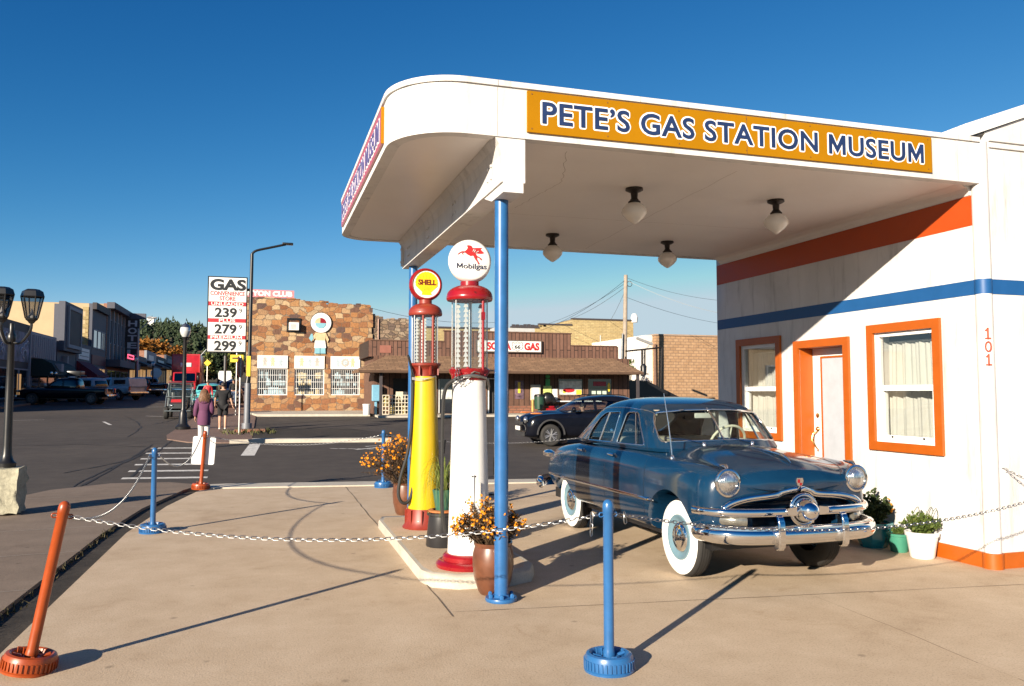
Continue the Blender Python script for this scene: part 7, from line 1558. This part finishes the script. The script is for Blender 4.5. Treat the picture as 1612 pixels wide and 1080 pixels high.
SR = [(0, .45, .70, .80, .80, .78, .84, .86), (.05, .40, .78, .90, .98, .95, 1.02, 1.04), (.3, .38, .82, .95, 1.05, 1.02, 1.10, 1.12), (1.0, .38, .84, .96, 1.08, 1.08, 1.14, 1.15), (1.6, .38, .84, .96, 1.10, 1.10, 1.12, 1.12), (2.6, .38, .84, .96, 1.12, 1.12, 1.13, 1.13), (4.2, .40, .84, .96, 1.12, 1.12, 1.13, 1.13), (4.9, .46, .80, .93, 1.08, 1.08, 1.09, 1.09), (5.0, .52, .76, .90, 1.0, 1.0, 1.01, 1.01)]
SP = [[(1.9, 1.18), (2.75, 1.18), (2.75, 1.62), (2.25, 1.62)], [(2.85, 1.18), (3.6, 1.18), (3.6, 1.62), (2.85, 1.62)], [(3.7, 1.18), (4.6, 1.18), (4.5, 1.62), (3.7, 1.62)]]
t, L = vehicle('suv', 'silver SUV with dark windows parked behind the tail of the black pickup', (0, 0, 0), 0, (PAINTSIL, BLACK), SR, pg(1.3, 4.85), SP, [(-.70, 1.16), (.70, 1.16), (.62, 1.62), (-.62, 1.62)], [(-.6, 1.2), (.6, 1.2), (.55, 1.6), (-.55, 1.6)], (.95, 3.95), 'suv', GLEFT, (.44, .46), .38, .25, wheelkind='dark')
park(t, (-15.3, 69.3), (-11.3, 66.3), gz(66.5))
def white_pickup(label, nose, tail, z, shell_, mat_):
    t, L = vehicle('pickup_truck', label, (0, 0, 0), 0, (mat_, BLACK), PR, pg(1.35, 3.5), [[(1.95, 1.18), (2.62, 1.18), (2.62, 1.66), (2.28, 1.66)], [(2.72, 1.18), (3.34, 1.18), (3.30, 1.66), (2.72, 1.66)]], [(-.70, 1.16), (.70, 1.16), (.62, 1.66), (-.62, 1.66)], [(-.6, 1.25), (.6, 1.25), (.55, 1.6), (-.55, 1.6)], (1.0, 4.55), 'pickup truck', GLEFT, (.46, .48), .39, .26, bed=None if shell_ else (3.8, 5.6, .86, .75))
    if shell_:
        MB().prism([(3.72, 1.10), (5.70, 1.10), (5.55, 1.74), (5.35, 1.80), (3.72, 1.80)], 'X', -.86, .86).build('camper_shell', mat_, t, local=True); MB().box(-.868, .868, 3.95, 5.2, 1.28, 1.62).build('shell_window', SHOPG, t, local=True)
    for sx in (-1, 1): MB().bbox(sx*.66-.16, sx*.66+.16, .0, .12, .84, 1.0, .02).build('headlight', LENS, t, smooth=40, local=True); MB().bbox(sx*.88-.06, sx*.88+.06, 5.66, 5.755, .78, 1.08, .01).build('tail_light', REDLENS, t, local=True)
    MB().bbox(-.9, .9, 5.72, 5.86, .50, .68, .03).build('rear_bumper', CHROME, t, smooth=40, local=True); park(t, nose, tail, z); return t
white_pickup('white pickup with a camper shell over its bed', (-13.9, 74.6), (-9.5, 70.9), gz(72), True, PAINTWH)
white_pickup('dark pickup half hidden behind the white camper shell pickup', (-13.0, 86.5), (-9.4, 82.0), gz(84), False, PAINTBLK)
white_pickup('pale pickup farthest along the left kerb below the round white sign', (-13.2, 95.0), (-9.6, 90.5), gz(92), False, PAINTSIL)
t, L = vehicle('parked_car', 'dark sedan nose on at the far left under the lantern post', (0, 0, 0), 0, (PAINTBLK, BLACK), SR, pg(1.3, 4.5, 1.5), [[(1.95, 1.16), (2.75, 1.16), (2.75, 1.38), (2.2, 1.38)], [(2.85, 1.16), (3.8, 1.16), (3.8, 1.38), (2.85, 1.38)]], [(-.70, 1.14), (.70, 1.14), (.62, 1.4), (-.62, 1.4)], None, (.95, 3.9), 'car', GLEFT, (.40, .42), .34, .22, wheelkind='dark')
park(t, (-17.0+.4, 66.0), (-18.0+5.6, 69.0), gz(66)); 
# turquoise old car and blue car on the right kerb
OR_ = [(y, zb, a, b_, c, d_, e_, f_) for (y, zb, a, b_, c, d_, e_, f_) in rows]; OR_ = [(r[0]+.75,)+r[1:] for r in OR_]
t, L = vehicle('vintage_car', 'turquoise old car parked facing the camera beyond the woman', (0, 0, 0), 0, (TEALP, CHROME), OR_, [(z, a+.75, b_+.75, w_, e1, e2) for z, a, b_, w_, e1, e2 in rings], [[(x+.75, z) for x, z in ((.72, 1.125), (1.33, 1.115), (1.23, 1.44), (.99, 1.435))], [(x+.75, z) for x, z in ((1.45, 1.115), (2.14, 1.105), (1.93, 1.36), (1.40, 1.44))]], [(-.64, 1.165), (.64, 1.165), (.575, 1.445), (-.575, 1.445)], [(-.5, 1.15), (.5, 1.15), (.45, 1.42), (-.45, 1.42)], (.75, 3.45), 'car', None, (.40, .42), .345, .17, wheelkind='white')
t.location = (-3.35, 53, gz(53)); t.rotation_euler = (0, 0, R(-2))
MB().tube([(-.8, .05, .5), (0, -.12, .5), (.8, .05, .5)], .07, 10).tube([(-.6, .05, .68), (0, -.05, .70), (.6, .05, .68)], .05, 8).build('bumper', CHROME, t, smooth=50, local=True)
MB().prism([(-.72, 1.12), (.72, 1.12), (.66, 1.47), (-.66, 1.47)], 'Y', 1.0, 1.04).build('white_windshield_frame', SIGNW, t, local=True) if False else None
for sx in (-1, 1): MB().lathe([(0, -.06), (.10, -.04), (.115, .03), (.1, .08)], (sx*.62, .12, .88), 18, axis='Y').build('headlight', LENS, t, smooth=50, local=True)
t, L = vehicle('suv', 'dark blue SUV parked behind the turquoise old car', (0, 0, 0), 0, (paint('navy car paint', (.012, .022, .055), (.018, .03, .07)), BLACK), SR, pg(1.3, 4.85), SP, [(-.70, 1.16), (.70, 1.16), (.62, 1.62), (-.62, 1.62)], None, (.95, 3.95), 'suv', None, (.44, .46), .38, .25)
t.location = (-2.35, 61, gz(61)); MB().bbox(-.9, .9, -.08, .05, .45, .62, .03).build('front_bumper', STEEL, t, local=True)
for sx in (-1, 1): MB().bbox(sx*.66-.16, sx*.66+.16, .0, .12, .84, 1.0, .02).build('headlight', LENS, t, smooth=40, local=True)
# red box truck
t = thing('box_truck', 'red box truck parked facing the camera down the street', 'truck', (-7.3, 84, gz(84)))
def Lb(mb, n, m, p=None, sm=40): return mb.build(n, m, p or t, smooth=sm, local=True)
Lb(MB().bbox(-1.28, 1.28, 1.9, 8.5, 1.05, 4.15, .06), 'cargo_box', PAINTRED); Lb(MB().box(-1.30, 1.30, 1.86, 1.899, 4.02, 4.17).box(-1.30, -1.2, 1.86, 1.899, 1.05, 4.02).box(1.2, 1.3, 1.86, 1.899, 1.05, 4.02), 'box_edge', SIGNR)
cb = Lb(MB().prism([(0, .6), (0, 1.25), (.55, 1.42), (.85, 2.3), (1.75, 2.42), (1.75, .6)], 'X', -1.05, 1.05), 'cab', PAINTRED); Lb(MB().prism([(.51, 1.46), (.80, 2.22), (.77, 2.24), (.48, 1.48)], 'X', -.92, .92), 'windshield', DKGLASS, cb); Lb(MB().box(-.75, .75, -.03, 0, .85, 1.15), 'grille', BLACK, cb)
Lb(MB().bbox(-1.05, 1.05, -.18, 0, .5, .72, .03), 'bumper', CHROME); Lb(MB().bbox(-.5, .5, 1.84, 1.898, 2.9, 3.3, .01), 'box_emblem', SIGNW)
for sx in (-1, 1): Lb(MB().lathe([(0, -.03), (.12, -.02), (.13, .02)], (sx*.82, 0, 1.0), 14, axis='Y'), 'headlight', LENS); Lb(MB().bbox(sx*1.25-.09, sx*1.25+.09, .6, .7, 1.55, 2.0, .03), 'mirror', BLACK); [wheel(t, sx*.95, wy, .45, .28, sx, kind='dark') for wy in (.9, 6.6)]
# side by side buggy
t = thing('utility_buggy', 'dark off road buggy with a maroon roof standing by the kerb behind the globe lamp', 'buggy', (-3.85, 41.5, gz(41.5))); t.scale = (.80, .85, .92)
f = MB()
def bar(*p, r=.028): f.tube(p, r, 8)
for sx in (-1, 1):
    bar((sx*.70, .15, .62), (sx*.72, .75, 1.15), (sx*.62, 1.25, 1.86), (sx*.62, 2.2, 1.86), (sx*.72, 2.5, 1.1), (sx*.70, 2.7, .55)); bar((sx*.72, .75, 1.15), (sx*.72, 2.5, 1.1)); bar((sx*.70, .3, .45), (sx*.70, 2.6, .45)); bar((sx*.70, 1.5, .45), (sx*.70, 1.7, 1.85)); bar((sx*.45, -.05, .42), (sx*.12, .1, .75))
bar((-.62, 1.25, 1.86), (.62, 1.25, 1.86)); bar((-.62, 2.2, 1.86), (.62, 2.2, 1.86)); bar((-.72, .75, 1.15), (.72, .75, 1.15)); bar((-.72, -.08, .42), (.72, -.08, .42)); bar((-.6, 1.15, 1.62), (.6, 1.15, 1.62), r=.02)
Lb(f, 'roll_cage', M('grey buggy tubing', (.16, .19, .20), .4, .3), None, 50)
Lb(MB().bbox(-.68, .68, 1.15, 2.3, 1.88, 1.96, .03), 'roof', M('maroon roof plastic', (.12, .02, .03), .4)); hd = Lb(MB().prism([(.0, .55), (.02, .78), (.75, 1.08), (.75, .5)], 'X', -.50, .50), 'hood', M('dark grey plastic', (.03, .034, .036), .5)); Lb(MB().prism([(-.42, .72), (.42, .72), (.38, .92), (-.38, .92)], 'Y', .02, .05, Matrix.Translation((0, .22, .10))), 'red_panel', PAINTRED, hd)
Lb(MB().bbox(-.62, .62, .8, 2.6, .40, .55, .03).bbox(-.55, -.08, 1.5, 1.95, .55, .80, .04).bbox(.08, .55, 1.5, 1.95, .55, .80, .04).bbox(-.55, -.08, 1.95, 2.1, .6, 1.4, .04).bbox(.08, .55, 1.95, 2.1, .6, 1.4, .04), 'seats', BLACK); Lb(MB().box(-.64, .64, .88, .90, 1.18, 1.78, Matrix.Translation((0, .12, 0))), 'windshield', glassmat('car glass', (.88, .92, .90), .07))
for sx in (-1, 1): Lb(MB().bbox(sx*.36-.10, sx*.36+.10, -.03, .05, .66, .74, .02), 'headlight', LENS); [wheel(t, sx*.66, wy, .34, .26, sx, kind='dark') for wy in (.35, 2.35)]; Lb(MB().bbox(sx*.84-.08, sx*.84+.08, 1.0, 1.08, 1.28, 1.42, .02), 'mirror', BLACK)

# ------------------------------------------------------------------ people
SKIN = M('skin', (.46, .26, .17), .55, var=.06, scale=20)
def limb_hand(J, B, side_, wrist, d, fwd, s=1.0):
    """palm with four unequal curled fingers and a thumb, grown from the wrist"""
    w = Vector(wrist); d = Vector(d).normalized(); f = Vector(fwd).normalized(); n = d.cross(f).normalized()
    k = 'palm'+side_; J[k] = (*(w+d*.055*s), .024*s); B.append(('wrist'+side_, k))
    for i, (o, L) in enumerate(((.026, .066), (.009, .075), (-.009, .070), (-.025, .055))):
        a = w+d*.085*s+f*o*s; b_ = a+d*L*.55*s+n*.010*s; c = b_+d*L*.42*s+n*.022*s
        for nm, p, r in (('k', a, .0105), ('m', b_, .0095), ('t', c, .008)): J[f'{nm}{i}{side_}'] = (*p, r*s)
        B += [(k, f'k{i}{side_}'), (f'k{i}{side_}', f'm{i}{side_}'), (f'm{i}{side_}', f't{i}{side_}')]
    a = w+d*.035*s+f*.034*s; b_ = a+d*.035*s+f*.018*s+n*.008*s; J['th1'+side_] = (*a, .0125*s); J['th2'+side_] = (*b_, .010*s); B += [(k, 'th1'+side_), ('th1'+side_, 'th2'+side_)]
def person(label, loc, rotz, H, J, B, clothes, hair=None, face=True, extra=None):
    """a standing figure; the joints are for a 1.75 m body facing -y"""
    t = thing('person', label, 'person', loc, rotz); s = H/1.75
    sk = lambda d_: {k: (v[0]*s, v[1]*s, v[2]*s, (v[3]*s if not isinstance(v[3], tuple) else tuple(q*s for q in v[3]))) for k, v in d_.items()}
    skinned('body', sk(J), B, SKIN, t)
    for n, keys, grow, m in clothes:
        jj = {k: (J[k][0], J[k][1], J[k][2], (J[k][3]+grow if not isinstance(J[k][3], tuple) else tuple(q+grow for q in J[k][3]))) for k in keys}
        bb = [(a, b_) for a, b_ in B if a in jj and b_ in jj]; skinned(n, sk(jj), bb, m, t)
    if face:
        hx, hy, hz, _ = J['head']; f = MB()
        f.ball((hx*s, (hy-.098)*s, (hz-.015)*s), (.016*s, .022*s, .026*s), 8, 6); f.build('nose', SKIN, t, smooth=60, local=True); e = MB()
        for sx in (-1, 1): e.ball(((hx+sx*.033)*s, (hy-.084)*s, (hz+.012)*s), (.014*s, .010*s, .008*s), 8, 6)
        e.build('eyes', BLACK, t, local=True); e = MB()
        for sx in (-1, 1): e.ball(((hx+sx*.082)*s, (hy+.008)*s, (hz-.005)*s), (.012*s, .022*s, .032*s), 8, 6)
        e.build('ears', SKIN, t, smooth=60, local=True); MB().ball((hx*s, (hy-.086)*s, (hz-.052)*s), (.024*s, .010*s, .006*s), 8, 6).build('mouth', M('lips', (.30, .11, .09), .5), t, smooth=60, local=True)
    if hair: hair(t, s)
    return t
def base_joints(arms, legs):
    J = {'pelvis': (0, 0, .94, (.158, .110)), 'waist': (0, -.005, 1.10, (.135, .095)), 'chest': (0, 0, 1.30, (.165, .11)), 'neckb': (0, .01, 1.45, (.085, .07)), 'neck': (0, .005, 1.51, .052), 'chin': (0, -.02, 1.565, .062), 'head': (0, -.008, 1.635, (.078, .09)), 'crown': (0, .0, 1.70, (.062, .072))}
    B = [('pelvis', 'waist'), ('waist', 'chest'), ('chest', 'neckb'), ('neckb', 'neck'), ('neck', 'chin'), ('chin', 'head'), ('head', 'crown')]
    for s_, sx in (('L', 1), ('R', -1)):
        sh, el, wr_ = arms[s_]; hp, kn, an, to = legs[s_]
        J['sh'+s_] = (sx*.175, .0, 1.415, .058); J['el'+s_] = (*el, .042); J['wrist'+s_] = (*wr_, .027); B += [('neckb', 'sh'+s_), ('sh'+s_, 'el'+s_), ('el'+s_, 'wrist'+s_)]
        d = Vector(wr_)-Vector(el); limb_hand(J, B, s_, wr_, d, (-sx*.25, -1, 0))
        J['hip'+s_] = (sx*.09, 0, .88, .092); J['knee'+s_] = (*kn, .058); J['calf'+s_] = (*(Vector(kn).lerp(Vector(an), .3)+Vector((0, .015, 0))), .057); J['ankle'+s_] = (*an, .038); J['ball'+s_] = (*to, .036); J['heel'+s_] = (an[0], an[1]+.045, an[2]-.045, .034)
        B += [('pelvis', 'hip'+s_), ('hip'+s_, 'knee'+s_), ('knee'+s_, 'calf'+s_), ('calf'+s_, 'ankle'+s_), ('ankle'+s_, 'ball'+s_), ('ankle'+s_, 'heel'+s_)]
    return J, B
# woman walking away in a purple top and white trousers
J, B = base_joints({'L': (0, (.235, .03, 1.15), (.25, -.03, .92)), 'R': (0, (-.225, .05, 1.16), (-.215, -.08, .98))}, {'L': (0, (.095, -.05, .50), (.09, .04, .09), (.095, -.10, .035)), 'R': (0, (-.09, .0, .50), (-.085, .16, .11), (-.09, .04, .035))})
PURP = M('plum knitted top', (.115, .035, .085), .9, var=.15, scale=25, bmp=.2); WTROU = M('white trousers', (.62, .60, .58), .85, var=.06); SHOE = M('pale shoes', (.40, .36, .32), .7); HAIRB = M('auburn brown hair', (.16, .075, .035), .6, var=.45, scale=30)
def hair_w(t, s):
    random.seed(3); mb = MB(); c = Vector((0, .015, 1.665))*s
    mb.ball(c, (.10*s, .115*s, .105*s), 18, 12); mb.ball(c+Vector((0, .075, -.12))*s, (.105*s, .065*s, .16*s), 16, 12)
    for k in range(150):
        a = random.uniform(.0, math.pi); r0 = Vector((math.cos(a)*.09, math.sin(a)*.10+.005, random.uniform(-.04, .06)))*s; e = Vector((math.cos(a)*.135+random.gauss(0, .015), .10+abs(math.sin(a))*.05, -random.uniform(.16, .32)))*s
        mb.tube(smoothpath([c+r0, c+r0.lerp(e, .5)+Vector((0, .03, .02))*s, c+e], 3), [.010*s]*6+[.002*s], 4)
    mb.build('hair', HAIRB, t, smooth=60, local=True)
TOR = ['pelvis', 'waist', 'chest', 'neckb', 'shL', 'shR', 'elL', 'elR', 'wristL', 'wristR']
person('woman in a plum purple hooded top and white trousers walking away over the crosswalk', (-1.62, 25.3, gz(25.3)+.005), R(180), 1.70, J, B,
       [('trouser_leg', ['hipL', 'kneeL', 'calfL', 'ankleL'], .016, WTROU), ('trouser_leg', ['hipR', 'kneeR', 'calfR', 'ankleR'], .016, WTROU), ('hooded_top', TOR+['hipL', 'hipR'], .036, PURP), ('shoes', ['ankleL', 'ballL', 'heelL'], .012, SHOE), ('shoes', ['ankleR', 'ballR', 'heelR'], .012, SHOE)], hair_w)
tw = [o for o in bpy.data.objects if o.name.startswith('person')][0]
MB().lathe([(.175, .66), (.185, .74), (.180, .95), (.15, 1.08)], n=20, T=Matrix.Diagonal((1, 1.0, 1, 1))).build('top_hem', PURP, tw, smooth=60, local=True); MB().ball((0, .115, 1.37), (.13, .05, .10), 14, 10).build('hood', PURP, tw, smooth=60, local=True)
# man in black walking away
J, B = base_joints({'L': (0, (.26, .06, 1.17), (.28, -.06, .96)), 'R': (0, (-.27, .0, 1.16), (-.33, .04, .93))}, {'L': (0, (.10, -.03, .49), (.10, .0, .085), (.11, -.13, .035)), 'R': (0, (-.10, .02, .50), (-.10, .10, .09), (-.11, -.02, .035))})
BLKC = M('black cotton', (.010, .010, .012), .9, var=.2); HAIRD = M('dark hair', (.03, .022, .018), .6, var=.3)
def hair_m(t, s): MB().ball(Vector((0, .012, 1.675))*s, (.092*s, .10*s, .085*s), 18, 12).build('hair', HAIRD, t, smooth=60, local=True)
person('man in a black shirt and black shorts walking away along the far pavement', (-1.42, 32.5, gz(32.5)+.035), R(178), 1.80, J, B,
       [('shorts', ['pelvis', 'hipL', 'hipR', 'kneeL', 'kneeR'], .030, BLKC), ('shirt', ['pelvis', 'waist', 'chest', 'neckb', 'shL', 'shR', 'elL', 'elR', 'hipL', 'hipR'], .042, BLKC), ('white_socks', ['ankleL', 'heelL'], .010, SIGNW), ('white_socks', ['ankleR', 'heelR'], .010, SIGNW), ('shoes', ['ballL', 'heelL', 'ankleL'], .004, SHOE), ('shoes', ['ballR', 'heelR', 'ankleR'], .004, SHOE)], hair_m)
mn = [o for o in bpy.data.objects if o.name.startswith('person')][-1]; MB().lathe([(.180, .82), (.186, .88), (.184, 1.0), (.155, 1.12)], n=20, T=Matrix.Diagonal((1, .98, 1, 1))).build('shirt_hem', BLKC, mn, smooth=60, local=True)
# driver of the black crossover
J, B = base_joints({'L': (0, (.24, -.22, 1.22), (.12, -.44, 1.30)), 'R': (0, (-.24, -.22, 1.20), (-.12, -.44, 1.28))}, {'L': (0, (.12, -.42, .92), (.12, -.62, .55), (.12, -.74, .50)), 'R': (0, (-.12, -.42, .92), (-.12, -.62, .55), (-.12, -.74, .50))})
dm = jk.rotation_euler.to_matrix() @ Vector((.34, 2.02, 0))
person('driver seen through the side window of the black crossover car', (jk.location.x+dm.x, jk.location.y+dm.y, jk.location.z-.42), jk.rotation_euler.z, 1.72, J, B,
       [('grey_top', ['waist', 'chest', 'neckb', 'shL', 'shR', 'elL', 'elR'], .02, M('grey knit', (.22, .22, .24), .9)), ('trousers', ['pelvis', 'hipL', 'hipR', 'kneeL', 'kneeR', 'calfL', 'calfR', 'ankleL', 'ankleR'], .014, BLKC)], hair_m)
# walkers far down the street
for (x, y, H, m1, m2, lb) in ((-3.0, 49.5, 1.72, SIGNR, BLKC, 'far walker in a red top on the pavement beside the turquoise car'), (-1.9, 58.5, 1.76, BLKC, M('blue jeans', (.06, .09, .16), .9), 'far walker in dark clothes on the pavement below the route sign')):
    J, B = base_joints({'L': (0, (.24, .03, 1.15), (.26, -.03, .92)), 'R': (0, (-.24, .0, 1.15), (-.26, -.08, .94))}, {'L': (0, (.10, -.06, .49), (.10, -.0, .085), (.11, -.12, .035)), 'R': (0, (-.10, .02, .50), (-.10, .10, .09), (-.11, -.02, .035))})
    person(lb, (x, y, gz(y)+.035), 0, H, J, B, [('trousers', ['pelvis', 'hipL', 'hipR', 'kneeL', 'kneeR', 'calfL', 'calfR', 'ankleL', 'ankleR'], .014, m2), ('top', TOR, .02, m1)], hair_m)
